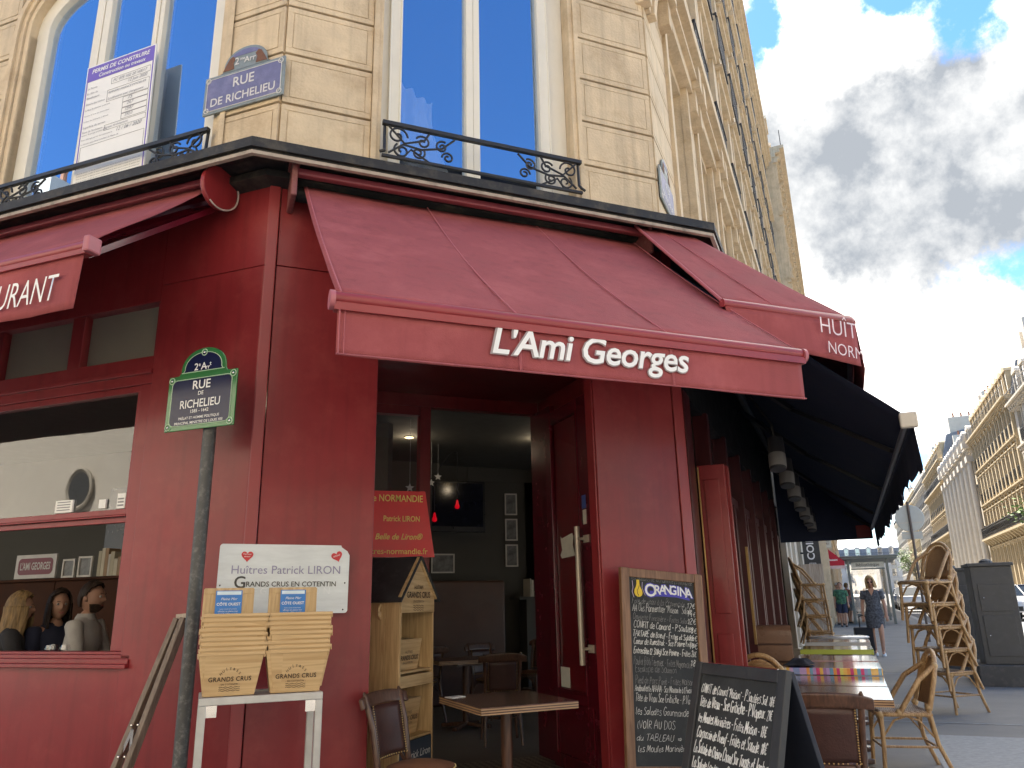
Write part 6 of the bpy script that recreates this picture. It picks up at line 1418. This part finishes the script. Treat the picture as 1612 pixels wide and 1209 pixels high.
# --- man in a green shirt and two passers-by behind him
def walker(M, label, shirt, shorts, hair, cap=None, sc=1., legs=True, grp=None):
    o = empty('person', M, label, 'person', grp); J = stand(.10,.05); H = body(o, J, mat('sunlit skin', (.50,.27,.18), .5)); face_bits(H, 1, o); hairshell(H, 1.0, 70, 0, 1.06, 'hair', hair, o)
    mb = MB(); mb.loft([((0,.01,1.42),.075,.055), ((0,.005,1.385),.18,.085), ((0,0,1.28),.205,.13), ((0,0,1.10),.195,.14), ((0,0,.86),.20,.145)], 24)
    for sd in 'lr': sleeve(mb, J['sh'+sd], J['el'+sd], 0, .085, .085, .8)
    mb.build('shirt', shirt, o, smooth=70)
    mb = MB()
    for sd in 'lr': a, b = Vector(J['hp'+sd]), Vector(J['kn'+sd]); mb.tube([a+Vector((0,0,.06)), a, a.lerp(b,.5), a.lerp(b,.92)], [.11,.115,.105,.10], 14)
    mb.build('shorts', shorts, o, smooth=70); mb = MB()
    for sd in 'lr': a = Vector(J['an'+sd]); mb.loft([(a+Vector((0,-.04,-.083)),.048,.12), (a+Vector((0,-.04,-.05)),.046,.11), (a+Vector((0,.0,-.01)),.038,.05)], 12)
    mb.build('shoe', BLACK, o, smooth=60)
    if cap:
        mb = MB(); mb.loft([(H @ Vector((0,0,.045)),.088,.108), (H @ Vector((0,0,.09)),.082,.10), (H @ Vector((0,.0,.125)),.05,.06)], 16); mb.prism([(-.07,-.05),(.07,-.05),(.055,-.16),(-.055,-.16)], 0, .008, H @ T3(0,0,.045)); mb.build('cap', cap, o, smooth=60)
    return o
GSH = mat('green leafy shirt', (.045,.13,.07), .8, var=.95, scale=14); NAVS = mat('navy shorts', (.022,.028,.06), .8)
walker(Matrix.Translation(RP(28.2,.72)) @ rot(-44.4), 'man in green leaf patterned shirt and navy shorts walking past the red awning', GSH, NAVS, HAIRD)
walker(Matrix.Translation(RP(30.3,.60)) @ rot(-44.4+10), 'passer-by in a white cap walking just left behind the green shirted man', mat('dull blue shirt', (.10,.12,.18), .8), NAVS, HAIRD, mat('white cap', (.6,.57,.55), .7))
walker(Matrix.Translation(RP(31.5,.95)) @ rot(-44.4+150), 'passer-by in a faded pink top walking behind the green shirted man', mat('faded pink top', (.40,.20,.19), .8), mat('grey shorts', (.15,.15,.16), .8), HAIRX)
# --- three diners behind the left window; skin, hair and shirt colours darkened for the dim room
def diner(M, label, hair, drop, top, J, keep=66, sleeves=True, beard=False, seed=1, smile=0):
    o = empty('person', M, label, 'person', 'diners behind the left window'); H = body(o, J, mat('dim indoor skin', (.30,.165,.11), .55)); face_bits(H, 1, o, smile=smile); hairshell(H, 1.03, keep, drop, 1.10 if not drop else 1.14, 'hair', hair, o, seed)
    p, c, n_ = Vector(J['pelvis']), Vector(J['chest']), Vector(J['neck'])
    mb = MB(); mb.loft([(n_+Vector((0,.0,.012)),.066,.058), (n_+Vector((0,.004,-.03)),.15,.075), (n_+Vector((0,.0,-.075)),.195,.10), (c,.185,.125), (p.lerp(c,.5),.165,.12), (p,.18,.14)], 24)
    for sd in 'lr': a, b, w_ = Vector(J['sh'+sd]), Vector(J['el'+sd]), Vector(J['wr'+sd]); mb.tube([a+(a-b).normalized()*.025, a, a.lerp(b,.5), b, b.lerp(w_,.5), b.lerp(w_,.86)], [.055,.068,.060,.056,.050,.042], 12)
    mb.build('top', top, o, smooth=75)
    if beard:
        mb = MB()
        def bf(u, v):
            az = R(-78+156*u); el = R(-66+44*v); cut = 1-.5*math.exp(-((u-.5)/.12)**2)*v
            return H @ Vector((.0775*math.cos(el)*math.sin(az)*(1-.1*(1-v)), -.099*math.cos(el)*math.cos(az)*(1+.07*math.exp(-((u-.5)/.2)**2)), .122*math.sin(el)*1.02-.02*math.exp(-((u-.5)/.14)**2)*v))
        mb.grid(bf, 20, 8); mb.build('beard', HAIRD, o, smooth=70)
        mb = MB(); mb.loft([(n_+Vector((0,.0,.03)),.068,.064), (n_+Vector((0,.005,.0)),.085,.075), (n_+Vector((0,.0,-.02)),.10,.08)], 18); mb.build('collar', top, o, smooth=60)
    return o
def sitJ(lean=0., turn=0.):
    J = dict(pelvis=(0,.05,.10), chest=(0,.02-lean,.42), neck=(0,.02-lean,.585), head=(0,.005-lean*1.2,.65))
    for sd, sx in (('r',-1), ('l',1)): J.update({'sh'+sd:(sx*.175,.02-lean,.53), 'el'+sd:(sx*.23,-.06-lean,.27), 'wr'+sd:(sx*.10,-.30-lean,.24), 'hd'+sd:(0,-.2,.1)})
    return J
WSH = mat('pale grey shirt', (.36,.345,.33), .8, var=.12, scale=9, bump=.2, bscale=18)
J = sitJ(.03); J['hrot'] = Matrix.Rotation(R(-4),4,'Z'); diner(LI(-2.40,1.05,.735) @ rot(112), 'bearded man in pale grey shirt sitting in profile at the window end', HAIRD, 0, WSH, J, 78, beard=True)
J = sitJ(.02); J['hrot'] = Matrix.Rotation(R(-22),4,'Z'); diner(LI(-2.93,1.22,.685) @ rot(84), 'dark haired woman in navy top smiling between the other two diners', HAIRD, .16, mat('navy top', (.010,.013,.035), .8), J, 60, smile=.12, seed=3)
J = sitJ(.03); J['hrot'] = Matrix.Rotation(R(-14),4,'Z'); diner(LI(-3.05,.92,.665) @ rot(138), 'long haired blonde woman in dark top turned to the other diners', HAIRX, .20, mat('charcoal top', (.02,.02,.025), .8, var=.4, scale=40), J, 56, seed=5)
dt = empty('dining_table', LI(-2.15,.62,0), 'dark dining table just behind the left window sill', 'table'); dt.matrix_world = dt.matrix_world @ rot(-0)
mb = MB(); mb.box(-.75,.75,-.38,.30,.92,.95); mb.build('tabletop', WENGE, dt, bevel=.004); mb = MB(); mb.tube([(0,0,0),(0,0,.92)],.05,12); mb.build('pedestal', WENGEZ, dt)
WG = glass('wine glass', .12)
for i, x in enumerate((-2.02,-1.94,-2.12)):
    mb = MB(LI(x,.45+.06*i,.951)); mb.lathe([(.032,0),(.03,.004),(.004,.008),(.004,.07),(.02,.09),(.034,.12),(.033,.16),(.028,.185)], 14); tag(mb.build('wine_glass', WG, smooth=50), 'wine glass on the diners table by the window', 'glass', 'wine glasses')
# ================================================================== along the pavement
CABM = mat('dark grey cabinet paint', (.055,.058,.062), .5, var=.12, scale=5, stain=((.12,.12,.12), .3, 12))
CABP = mat('dark cabinet plinth', (.075,.076,.078), .8, var=.2, scale=6, bump=.3, stain=((.25,.22,.19), .4, 8))
def cabinet(s0, d0, w, dep, h, pl, label):
    o = empty('street_cabinet', Matrix.Translation(RP(s0,d0)) @ rot(-44.4), label, 'cabinet', 'grey street cabinets')
    mb = MB(); mb.box(-w/2-pl[0],w/2+pl[1],-pl[2],dep+pl[3],-.02,.30); mb.build('plinth', CABP, o, bevel=.02)
    mb = MB(); mb.box(-w/2,w/2,0,dep,.30,h); b = mb.build('housing', CABM, o, bevel=.012)
    mb = MB(); mb.box(-w/2-.03,w/2+.03,-.03,dep+.03,h,h+.05); mb.loft([((0,dep/2,h+.05),.10,.10), ((0,dep/2,h+.09),.09,.09), ((0,dep/2,h+.12),.04,.04)], 14); mb.build('cap', CABM, o, bevel=.01)
    for z0, z1 in ((.42,1.0),(1.06,1.45)):
        mb = MB(); mb.box(-w/2+.07,w/2-.07,-.012,-.001,z0,z1); dd = mb.build('door', CABM, o, bevel=.004)
        mb = MB(); mb.ball((-w/2+.12,-.014,(z0+z1)/2),.012,6); mb.build('lock', CHROME, dd)
    return o
cabinet(7.95,3.06,.56,.62,1.72,(.12,.55,.10,.5),'dark grey street cabinet with two doors on a plinth beside the stacked chairs')
cabinet(10.1,2.78,.50,.55,1.70,(.05,.05,.05,.05),'second grey street cabinet half hidden behind the front one')
SPp = empty('road_sign', Matrix.Translation(RP(18.6,2.88)) @ rot(-44.4), 'round road sign seen from its grey back on a slim pole', 'road sign')
GALV = mat('galvanised back', (.46,.49,.48), .5, metal=.2, var=.06)
mb = MB(); mb.lathe([(.02,-.012),(.36,-.012),(.375,0),(.36,.012),(.02,.012)], 36, T3(0,.05,3.32) @ Matrix.Rotation(R(90),4,'X')); mb.box(-.26,.26,.035,.05,2.74,2.94); pq = mb.build('plate', GALV, SPp, smooth=30)
mb = MB(); mb.box(-.3,.3,.028,.036,3.18,3.21); mb.box(-.3,.3,.028,.036,2.86,2.885); mb.build('bracket', GREYM, pq); mb = MB(); mb.tube([(0,0,0),(0,0,3.78)], .035, 12); mb.build('pole', mat('brown grey pole', (.11,.085,.075), .5), SPp, smooth=40)
# hanging shop sign and plank screen farther along the house
def FV(s_, d, z): return FR @ T3(s_, -d, z+gz(s_)) @ rot(-90)         # a board across the pavement, facing the camera
HS = empty('shop_sign', FV(14.4,.32,1.98), 'dark grey projecting hairdresser sign lettered COIFFURE upwards under the navy awning edge', 'sign')
SGR = mat('charcoal sign', (.035,.038,.042), .4)
mb = MB(); mb.box(-.19,.19,0,.08,0,1.9); hs = mb.build('panel', SGR, HS, bevel=.004); texts([('COIFFURE', T3(.06,-.002,.15) @ Matrix.Rotation(R(-90),4,'Y') @ RX90, dict(height=.165,bold=.02))], 'lettering', WHITE, hs, align='LEFT'); texts([('du Louvre', T3(.02,-.002,.12) @ RX90, dict(width=.22)) if False else ('mixte', T3(.0,-.002,.05) @ RX90, dict(width=.16))], 'lettering', WHITE, hs)
mb = MB(); mb.box(-.26,-.19,.02,.05,.3,.34); mb.box(-.26,-.19,.02,.05,1.5,1.54); mb.build('bracket', IRON, HS)
mb = MB(FV(13.2,.34,0)); 
for i in range(7): mb.box(-.30+i*.075,-.228+i*.075,0,.03,.02,2.0)
tag(mb.build('plank_screen', wood('bleached planks', (.30,.23,.17), (.52,.44,.36), .7, 'Z', 2), bevel=.003), 'bleached plank screen standing below the hairdresser sign', 'screen')
RA = empty('awning', FV(29,.1,0), 'small bright red shop awning with white logo seen end on down the street', 'awning')
RDA = mat('bright red awning', (.48,.015,.035), .7)
mb = MB(); mb.add([(0,0,3.35),(.92,0,2.52),(.92,3.2,2.52),(0,3.2,3.35)], [(0,1,2,3)]); mb.add([(0,0,3.35),(.92,0,2.52),(.0,0,2.44)], [(0,1,2)]); mb.add([(0,0,2.44),(.92,0,2.52),(.92,0,2.30),(0,0,2.26)], [(0,1,2,3)]); cn = mb.build('canvas', RDA, RA, solid=.01)
mb = MB(); mb.box(.0,.92,-.012,-.002,2.24,2.36); mb.box(.92,.935,0,3.2,2.24,2.52); mb.build('valance', mat('pink white valance', (.66,.48,.46), .7), RA); mb = MB(RX90); mb.prism([(.22+.09*math.cos(t*.5236), 2.86+.055*math.sin(t*.5236)) for t in range(12)], .012, .02); mb.build('logo', WHITE, cn)
texts([('Bo Brocante' if False else 'Bo Bassam',T3(.42,-.014,2.56) @ RX90,dict(width=.50,bold=.02))], 'lettering', WHITE, cn)
LBX = empty('shop_sign', FV(28.2,.30,3.05), 'small cream light box sign with red letters above the bright red awning', 'sign')
mb = MB(); mb.box(-.28,.32,0,.15,.0,.46); lb = mb.build('box', mat('cream light box', (.60,.56,.45), .5), LBX, bevel=.01); texts([('R',T3(-.14,-.002,.16) @ RX90,dict(height=.17,bold=.03))], 'lettering', RDA, lb); texts([('RESTO',T3(.12,-.002,.25) @ RX90,dict(width=.26,bold=.02)), ('GRILL',T3(.12,-.002,.14) @ RX90,dict(width=.26,bold=.02))], 'lettering', mat('brown sign ink', (.22,.12,.06), .6), lb)
# bus shelter
BS = empty('bus_shelter', Matrix.Translation(RP(30.5,1.15)) @ rot(45.6), 'grey steel and glass bus shelter on the pavement behind the walking woman', 'bus shelter')
SHM = mat('grey green shelter steel', (.17,.19,.18), .45, metal=.3)
for x, y in ((0,0),(4.2,0),(0,-1.5),(4.2,-1.5)): mb = MB(); mb.box(x-.06,x+.06,y-.05,y+.05,0,2.62); mb.build('post', SHM, BS, bevel=.01)
mb = MB(); mb.box(-.4,4.6,-1.9,.25,2.62,2.74); mb.box(-.45,4.65,-1.95,.3,2.70,2.76); mb.build('roof', SHM, BS, bevel=.02)
mb = MB(); mb.box(.06,4.14,-.01,.01,.25,2.5); mb.box(-.01,.01,-1.45,-.05,.25,2.4); mb.box(4.19,4.21,-1.45,-.05,.25,2.4); mb.build('glass_panel', DGLASS, BS)
mb = MB(); mb.box(-.03,.03,-1.40,-.10,.30,.42); mb.box(-.03,.03,-1.40,-.10,2.2,2.26); mb.box(.6,3.6,-.45,-.10,.44,.50); mb.build('seat', SHM, BS)
mb = MB(); mb.box(-.05,-.035,-1.38,-.12,2.28,2.5); nb_ = mb.build('name_band', mat('cream band', (.55,.54,.46), .5), BS)
texts([('Bibliothèque', Matrix(((0,0,-1,-.052),(-1,0,0,-.75),(0,1,0,2.34),(0,0,0,1))), dict(width=.9))], 'lettering', BLACK, nb_)
# ================================================================== cars
def car(M, label, col, grp='cars in the street'):
    o = empty('parked_car', M, label, 'car', grp); P = mat('car paint %s' % str(col), col, .25, var=.03, coat=.8)
    def sec(y, top):                                       # half width of the shell by height
        return top
    prof = [(-2.05,.35),(-2.12,.55),(-2.05,.80),(-1.85,.98),(-1.0,1.06),(1.55,1.06),(2.0,.98),(2.10,.70),(2.05,.35)]
    mb = MB(); rings = []
    for w_, k in ((-.86,.93),(-.88,1.),(.88,1.),(.86,.93)):
        rings.append([Vector((w_ if abs(w_) > .87 else w_, x*k, .35+(z-.35)*(1 if k == 1 else .97))) for x, z in prof])
    n = len(prof); vs = [p for r_ in rings for p in r_]
    mb.add(vs, [(i*n+j, i*n+(j+1) % n, (i+1)*n+(j+1) % n, (i+1)*n+j) for i in range(3) for j in range(n)]+[list(range(n)), list(range(3*n, 4*n))]); mb.build('body', P, o, smooth=35, bevel=.05)
    cab = [(-1.05,1.05),(-.45,1.50),(.9,1.54),(1.75,1.06)]
    mb = MB(); mb.add([(-.80,x,z) if z < 1.2 else (-.64,x,z) for x, z in cab]+[(.80,x,z) if z < 1.2 else (.64,x,z) for x, z in cab], [(0,1,2,3),(7,6,5,4),(0,4,5,1),(1,5,6,2),(2,6,7,3)]); mb.build('cabin_glass', mat('dark car glass', (.02,.025,.03), .05), o, bevel=.03)
    mb = MB(); mb.box(-.64,.64,-.46,.92,1.50,1.56)
    for sx in (-1,1): 
        for a, b in (((.80,-1.05,1.05),(.645,-.45,1.51)), ((.80,1.75,1.06),(.645,.9,1.54)), ((.74,.2,1.05),(.645,.2,1.53))): mb.bar((sx*a[0],a[1],a[2]),(sx*b[0],b[1],b[2]),.06,.06)
    mb.build('roof', P, o, bevel=.03)
    for sx in (-1,1):
        for y in (-1.32,1.30):
            W_ = T3(sx*.80,y,.32) @ Matrix.Rotation(R(90*sx),4,'Y'); mb = MB(); mb.lathe([(.20,-.10),(.31,-.10),(.325,-.06),(.325,.08),(.30,.105),(.22,.105)], 26, W_); wh = mb.build('wheel', mat('tyre rubber', (.015,.015,.015), .8), o, smooth=40)
            mb = MB(); mb.lathe([(.02,.09),(.20,.095),(.215,.107)], 20, W_)
            for k in range(5): c_ = W_ @ Vector((.13*math.cos(k*1.2566), .13*math.sin(k*1.2566), .10)); mb.ball(c_, .03, 5)
            mb.build('rim', GREYM, wh)
        mb = MB(); mb.box(sx*.62-.17,sx*.62+.17,-2.10,-1.98,.68,.82); mb.build('headlight', mat('headlight glass', (.7,.72,.75), .1), o, bevel=.02)
        mb = MB(); mb.box(sx*.95-.07,sx*.95+.07,-.86,-.76,1.05,1.18); mb.build('mirror', P, o, bevel=.02)
    mb = MB(); mb.box(-.45,.45,-2.135,-2.09,.42,.62); mb.build('grille', BLACK, o); mb = MB(); mb.box(-.26,.26,-2.15,-2.14,.5,.6); mb.build('number_plate', WHITE, o)
    return o
for s_, d, col, dr, lab in ((42.5,9.4,(.05,.07,.13),-44.4,'dark blue car at the right edge of the street'), (37.2,7.55,(.62,.62,.62),-44.4,'white car just in front of the dark blue one beside the grey cabinet'), (53,4.9,(.60,.61,.62),135.6,'white car parked at the kerb seen between the stacked chair legs'), (60,4.9,(.10,.11,.13),135.6,'dark grey car parked behind the white one at the kerb')):
    car(Matrix.Translation(RP(s_,d,-.13)) @ rot(dr), lab, col)
# ================================================================== houses along the street
def win_mesh(w, h, parent, fm, rail, shutter=None):
    f = MB()
    for x0, x1 in ((-w/2,-w/2+.07),(w/2-.07,w/2),(-.04,.04)): f.box(x0,x1,.16,.22,0,h)
    for z0, z1 in ((0,.08),(h-.07,h),(h*.7,h*.7+.05)): f.box(-w/2+.07,-.04,.165,.215,z0,z1); f.box(.04,w/2-.07,.165,.215,z0,z1)
    o = f.build('window', fm, parent); p = MB(); p.box(-w/2+.06,w/2-.06,.19,.20,.06,h-.06); p.build('pane', DGLASS, o)
    if rail:
        r = MB(); y0 = -.10; r.box(-w/2,w/2,y0-.02,y0+.02,.88,.93); r.box(-w/2,w/2,y0-.015,y0+.015,.06,.10)
        k = int(w/.12)
        for i in range(k+1): x = -w/2+i*w/k; r.box(x-.012,x+.012,y0-.01,y0+.01,.1,.88)
        r.build('window_rail', IRON, o)
    return o
def house(label, M, L_, floors, sp, stone, w=1.15, pil=0., roof=3.2, dormers=True, longbal=(), crown=False, chim=True, depth=11, rail=True, ground=True, fm=WPAINT, columns=False):
    """a street front with real openings: floors = [(sill, head)], local x along the front, y into the house"""
    o = empty('town_house', M, label, 'building'); top = floors[-1][1]+.75
    cols = [sp*(i+.5)+(L_-sp*int(L_/sp))/2 for i in range(int(L_/sp))]
    mb = MB(); holes = [(c-w/2,c+w/2,a,b) for c in cols for a, b in floors]; wallgrid(mb, 0, L_, -.3, top, holes, 0, .24)
    mb.add([(0,0,-.3),(0,depth,-.3),(0,depth,top),(0,0,top),(L_,0,-.3),(L_,depth,-.3),(L_,depth,top),(L_,0,top)], [(0,1,2,3),(4,5,6,7),(1,5,6,2)])
    for c in cols:
        for a, b in floors:
            for e in (-w/2-.16, w/2): mb.box(c+e,c+e+.16,-.06,.01,a-.1,b+.08)
            mb.box(c-w/2-.22,c+w/2+.22,-.10,.01,b+.08,b+.26); mb.box(c-w/2-.28,c+w/2+.28,-.20,.0,b+.26,b+.34)
    if pil:
        for i in range(len(cols)+1):
            x = cols[0]-sp/2+sp*i; mb.box(x-pil/2,x+pil/2,-.14,.01,floors[0][0]-.2,top-.55); mb.box(x-pil/2-.08,x+pil/2+.08,-.20,.0,top-.75,top-.5)
    if columns:
        for i in range(len(cols)+1):
            x = cols[0]-sp/2+sp*i
            for e in (-.34,.34): mb.tube([(x+e,-.38,floors[0][0]-.3),(x+e,-.38,floors[0][0]+2.5),(x+e,-.38,top-1.5)], [.27,.26,.21], 12)
            mb.box(x-.72,x+.72,-.72,.0,floors[0][0]-1.1,floors[0][0]-.3); mb.box(x-.66,x+.66,-.66,.0,top-1.5,top-.9); mb.ball((x,-.5,top+.9),.45,8,(1,.7,1.5)); mb.box(x-.5,x+.5,-.8,.1,top-.1,top+.45)
    for i, (a, b) in enumerate(floors):
        if i: mb.box(-.02,L_+.02,-.14,.01,a-.42,a-.26); mb.box(-.03,L_+.03,-.26,.0,a-.26,a-.16)
    for z0, z1, d in ((top-.5,top-.3,.14),(top-.3,top-.12,.34),(top-.12,top+.02,.52)): mb.box(-.04,L_+.04,-d,.02,z0,z1)
    for i in range(int(L_/.6)): x = .3+i*.6; mb.box(x-.10,x+.10,-.30,-.135,top-.5,top-.305)
    mb.build('wall', stone, o, bevel=0)
    nwin = 0
    for k, (a, b) in enumerate(floors):
        src = None
        for c in cols:
            nwin += 1
            if nwin > 98: break
            if src is None: src = win_mesh(w, b-a, o, fm, k > 0 and k not in longbal); src.matrix_local = T3(c,0,a)
            else: dup_part(src, o, T3(c,0,a))
    for k in longbal:
        a = floors[k][0]; r = MB(); y0 = -.55
        r.box(.1,L_-.1,-.65,-.13,a-.26,a-.10)
        rb = r.build('balcony', stone, o); r = MB(); r.box(.15,L_-.15,y0-.03,y0+.03,a+.86,a+.92); r.box(.15,L_-.15,y0-.02,y0+.02,a-.02,a+.03)
        n = int(L_/.16)
        for i in range(n+1): x = .15+i*(L_-.3)/n; r.box(x-.014,x+.014,y0-.012,y0+.012,a,a+.87)
        for i in range(int(n/2)): x = .3+i*(L_-.5)/(n/2); r.tube([(x+.10*math.cos(t*.785),y0,a+.45+.28*math.sin(t*.785)) for t in range(8)], .015, 4, True)
        r.build('balcony_rail', IRON, rb); r = MB()
        for i in range(int(L_/1.3)): x = .6+i*1.3; r.prism([(0,a-.26),(-.58,a-.26),(-.52,a-.38),(-.16,a-.75),(0,a-.82)], x-.14, x+.14, Matrix(((0,0,1,0),(1,0,0,0),(0,1,0,0),(0,0,0,1))))
        r.build('corbel', stone, rb)
    # mansard
    if roof:
        r = MB(); y1 = roof*.33; r.add([(-.02,.15,top),(L_+.02,.15,top),(L_+.02,y1,top+roof),(-.02,y1,top+roof),(-.02,depth*.5,top+roof+1.0),(L_+.02,depth*.5,top+roof+1.0),(-.02,depth,top),(L_+.02,depth,top)], [(0,1,2,3),(3,2,5,4),(4,5,7,6),(0,3,4,6),(1,7,5,2)])
        rf = r.build('roof', SLATE, o)
        if dormers:
            src = None
            for c in cols:
                if src is None:
                    r = MB(); r.box(-.62,.62,-.02,.9,.15,.30); r.box(-.62,-.46,.0,.9,.3,2.0); r.box(.46,.62,.0,.9,.3,2.0); r.prism([(-.70,2.0),(.70,2.0),(.55,2.25),(0,2.5),(-.55,2.25)], -.9, .05, RX90); src = r.build('dormer', stone, rf); p = MB(); p.box(-.46,.46,.08,.10,.3,2.0); p.build('dormer_pane', DGLASS, src); src.matrix_local = T3(c,.12,top)
                else: dup_part(src, rf, T3(c,.12,top))
        if rail:
            r = MB(); r.box(0,L_,-.42,-.39,top+.75,top+.80)
            for i in range(int(L_/.3)): r.box(i*.3,i*.3+.025,-.415,-.395,top,top+.78)
            r.build('roof_rail', IRON, o)
        if chim:
            for x in (.3, L_-.9):
                r = MB(); r.box(x,x+.7,1.5,depth-2,top,top+roof+2.2); ch = r.build('chimney', STONE2, o); r = MB()
                for i in range(6): r.lathe([(.12,0),(.10,.5),(.13,.55)], 8, T3(x+.35,2.2+i*.9,top+roof+2.2))
                r.build('chimney_pot', mat('clay pot', (.30,.13,.07), .8), ch)
    return o
FW_ = mat('street window paint', (.55,.53,.48), .5)
def opp(s1, d=14.): return FR @ T3(s1,-d,gz(s1-10)) @ rot(180)
def own(s0, d=0.): return FR @ T3(s0,-d,gz(s0+10))
STD = lambda g, n, h: [(.5,g-1.0)]+[(g+.2+i*h, g+.2+i*h+h*.68) for i in range(n)]
house('pale stone house with high grey mansard at the right edge of the street', opp(59.6), 26, STD(4.6,3,3.3), 2.5, STONE2, 1.25, .0, 4.2, fm=FW_)
house('sunlit yellow stone house with closely set window strips and a long dark balcony', opp(80.2), 20.2, STD(5.6,3,3.2), 1.62, STONEY, .80, .34, 2.6, longbal=(1,), fm=FW_)
house('ornate white stone front with giant paired columns and statues along its roofline', opp(103.5), 22.6, [(.6,4.6),(7.0,10.0),(11.0,13.8)], 3.2, STONE2, 1.5, .0, 3.0, columns=True, dormers=True, fm=FW_, crown=True)
house('cream house with long balconies next beyond the ornate white front', opp(127), 23, STD(4.6,4,3.1), 2.3, STONEY, 1.1, .2, 3.0, longbal=(2,4), fm=FW_)
house('pale house far along the sunlit side, fourth front from the yellow one', opp(151), 23.5, STD(4.4,4,3.0), 2.4, STONE2, 1.1, .0, 3.2, longbal=(1,), fm=FW_)
house('small cream house far along the sunlit side before the street end', opp(178), 26.5, STD(4.2,4,3.0), 2.6, STONEY, 1.1, .2, 3.0, fm=FW_)
house('last pale house on the sunlit side of the street', opp(212), 33, STD(4.2,4,3.0), 3.0, STONE2, 1.2, .0, 3.4, fm=FW_)
house('grey shaded house on the cafe side with heavy bracketed cornice', own(26.2,.32), 34, STD(4.6,5,3.15), 2.4, STONE, 1.15, .25, 2.4, fm=FW_)
house('shaded house on the cafe side beyond the bracketed cornice house', own(60.6,.1), 32, STD(4.4,4,3.1), 2.5, STONE2, 1.15, .0, 3.0, fm=FW_)
house('farthest shaded house on the cafe side of the street', own(93,.1), 60, STD(4.4,4,3.1), 2.9, STONE2, 1.15, .0, 3.0, fm=FW_)
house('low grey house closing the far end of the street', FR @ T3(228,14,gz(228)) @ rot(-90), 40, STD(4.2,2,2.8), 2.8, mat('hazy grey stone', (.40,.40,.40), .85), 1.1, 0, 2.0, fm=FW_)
# houses behind the viewer: they are what the windows and paint mirror
o_ = house('cream house across the left street mirrored in the sash window', FL @ T3(5.75,-10.5,0) @ rot(180), 26, [(.6,3.3),(7.6,9.8)], 6.5, STONE2, 1.3, .0, 3.0, dormers=False, rail=False, fm=FW_)
mb = MB(FL @ T3(-13.9,-10.44,4.4) @ Matrix.Diagonal((.72,1,.9,1)) @ RX90 @ Matrix.Rotation(R(180),4,'X')); OM = mb.M; inv = o_.matrix_world.inverted(); mb = MB(inv @ OM); mb.lathe([(.48,-.02),(.60,-.02),(.61,.05),(.55,.07),(.48,.03)], 36); ov = mb.build('oval_window', mat('oval surround', (.36,.32,.26), .8), o_); mb = MB(inv @ OM); mb.lathe([(.47,-.04),(.47,.04)], 36); mb.build('pane', mat('dark oval pane', (.03,.028,.025), .3), ov)
house('cream house behind the viewer mirrored in the red paint', T3(14,-13,0) @ rot(180), 24, STD(4.4,3,3.1), 2.4, STONE2, 1.15, .0, 3.0, fm=FW_)
# ------------------------------------------------------------------ plane tree at the right edge
LEAF = mat('sunlit leaves', (.10,.17,.03), .55, var=.5, scale=1.1); BARK = mat('plane bark', (.16,.14,.11), .85, var=.3, scale=8, bump=.3)
def tree(P, H, rad, label, seed, n=2600):
    rnd = random.Random(seed); o = empty('plane_tree', P, label, 'tree'); mb = MB()
    mb.tube([(0,0,-.2),(.03,.02,1.5),(-.04,.05,H*.45),(.05,.0,H*.7)], [.20,.16,.12,.05], 10); tips = []
    for i in range(11):
        a = rnd.uniform(0, 6.28); z0 = H*rnd.uniform(.32,.6); r_ = rad*rnd.uniform(.5,.95); e = Vector((r_*math.cos(a), r_*math.sin(a), z0+H*rnd.uniform(.12,.36))); mb.tube([(0,0,z0), e*.5+Vector((0,0,z0*.55)), e], [.07,.045,.015], 6); tips.append(e)
        for j in range(2): q = e+Vector((rnd.uniform(-.6,.6),rnd.uniform(-.6,.6),rnd.uniform(-.2,.6))); mb.tube([e*.8+Vector((0,0,z0*.18)), q], [.03,.01], 5); tips.append(q)
    mb.build('trunk', BARK, o, smooth=60); mb = MB(); tips.append(Vector((0,0,H*.85)))
    for i in range(n):
        c = tips[rnd.randrange(len(tips))]; p = c+Vector((rnd.gauss(0,.42),rnd.gauss(0,.42),rnd.gauss(0,.36))); s_ = rnd.uniform(.08,.17)
        T = Matrix.Translation(p) @ Matrix.Rotation(rnd.uniform(0,6.28),4,'Z') @ Matrix.Rotation(rnd.uniform(-1.1,1.1),4,'X')
        mb.add([T @ Vector(q) for q in ((-s_,0,0),(0,-s_*.6,.02),(s_,0,0),(0,s_*.7,.03))], [(0,1,2,3)])
    mb.build('crown', LEAF, o)
tree(RP(44.5,12.1,-.1), 8.0, 1.7, 'green plane tree at the right edge before the mansard house', 3)
tree(RP(150,12.4,-.1), 9, 2.4, 'distant green tree on the sunlit pavement', 4, 1200)
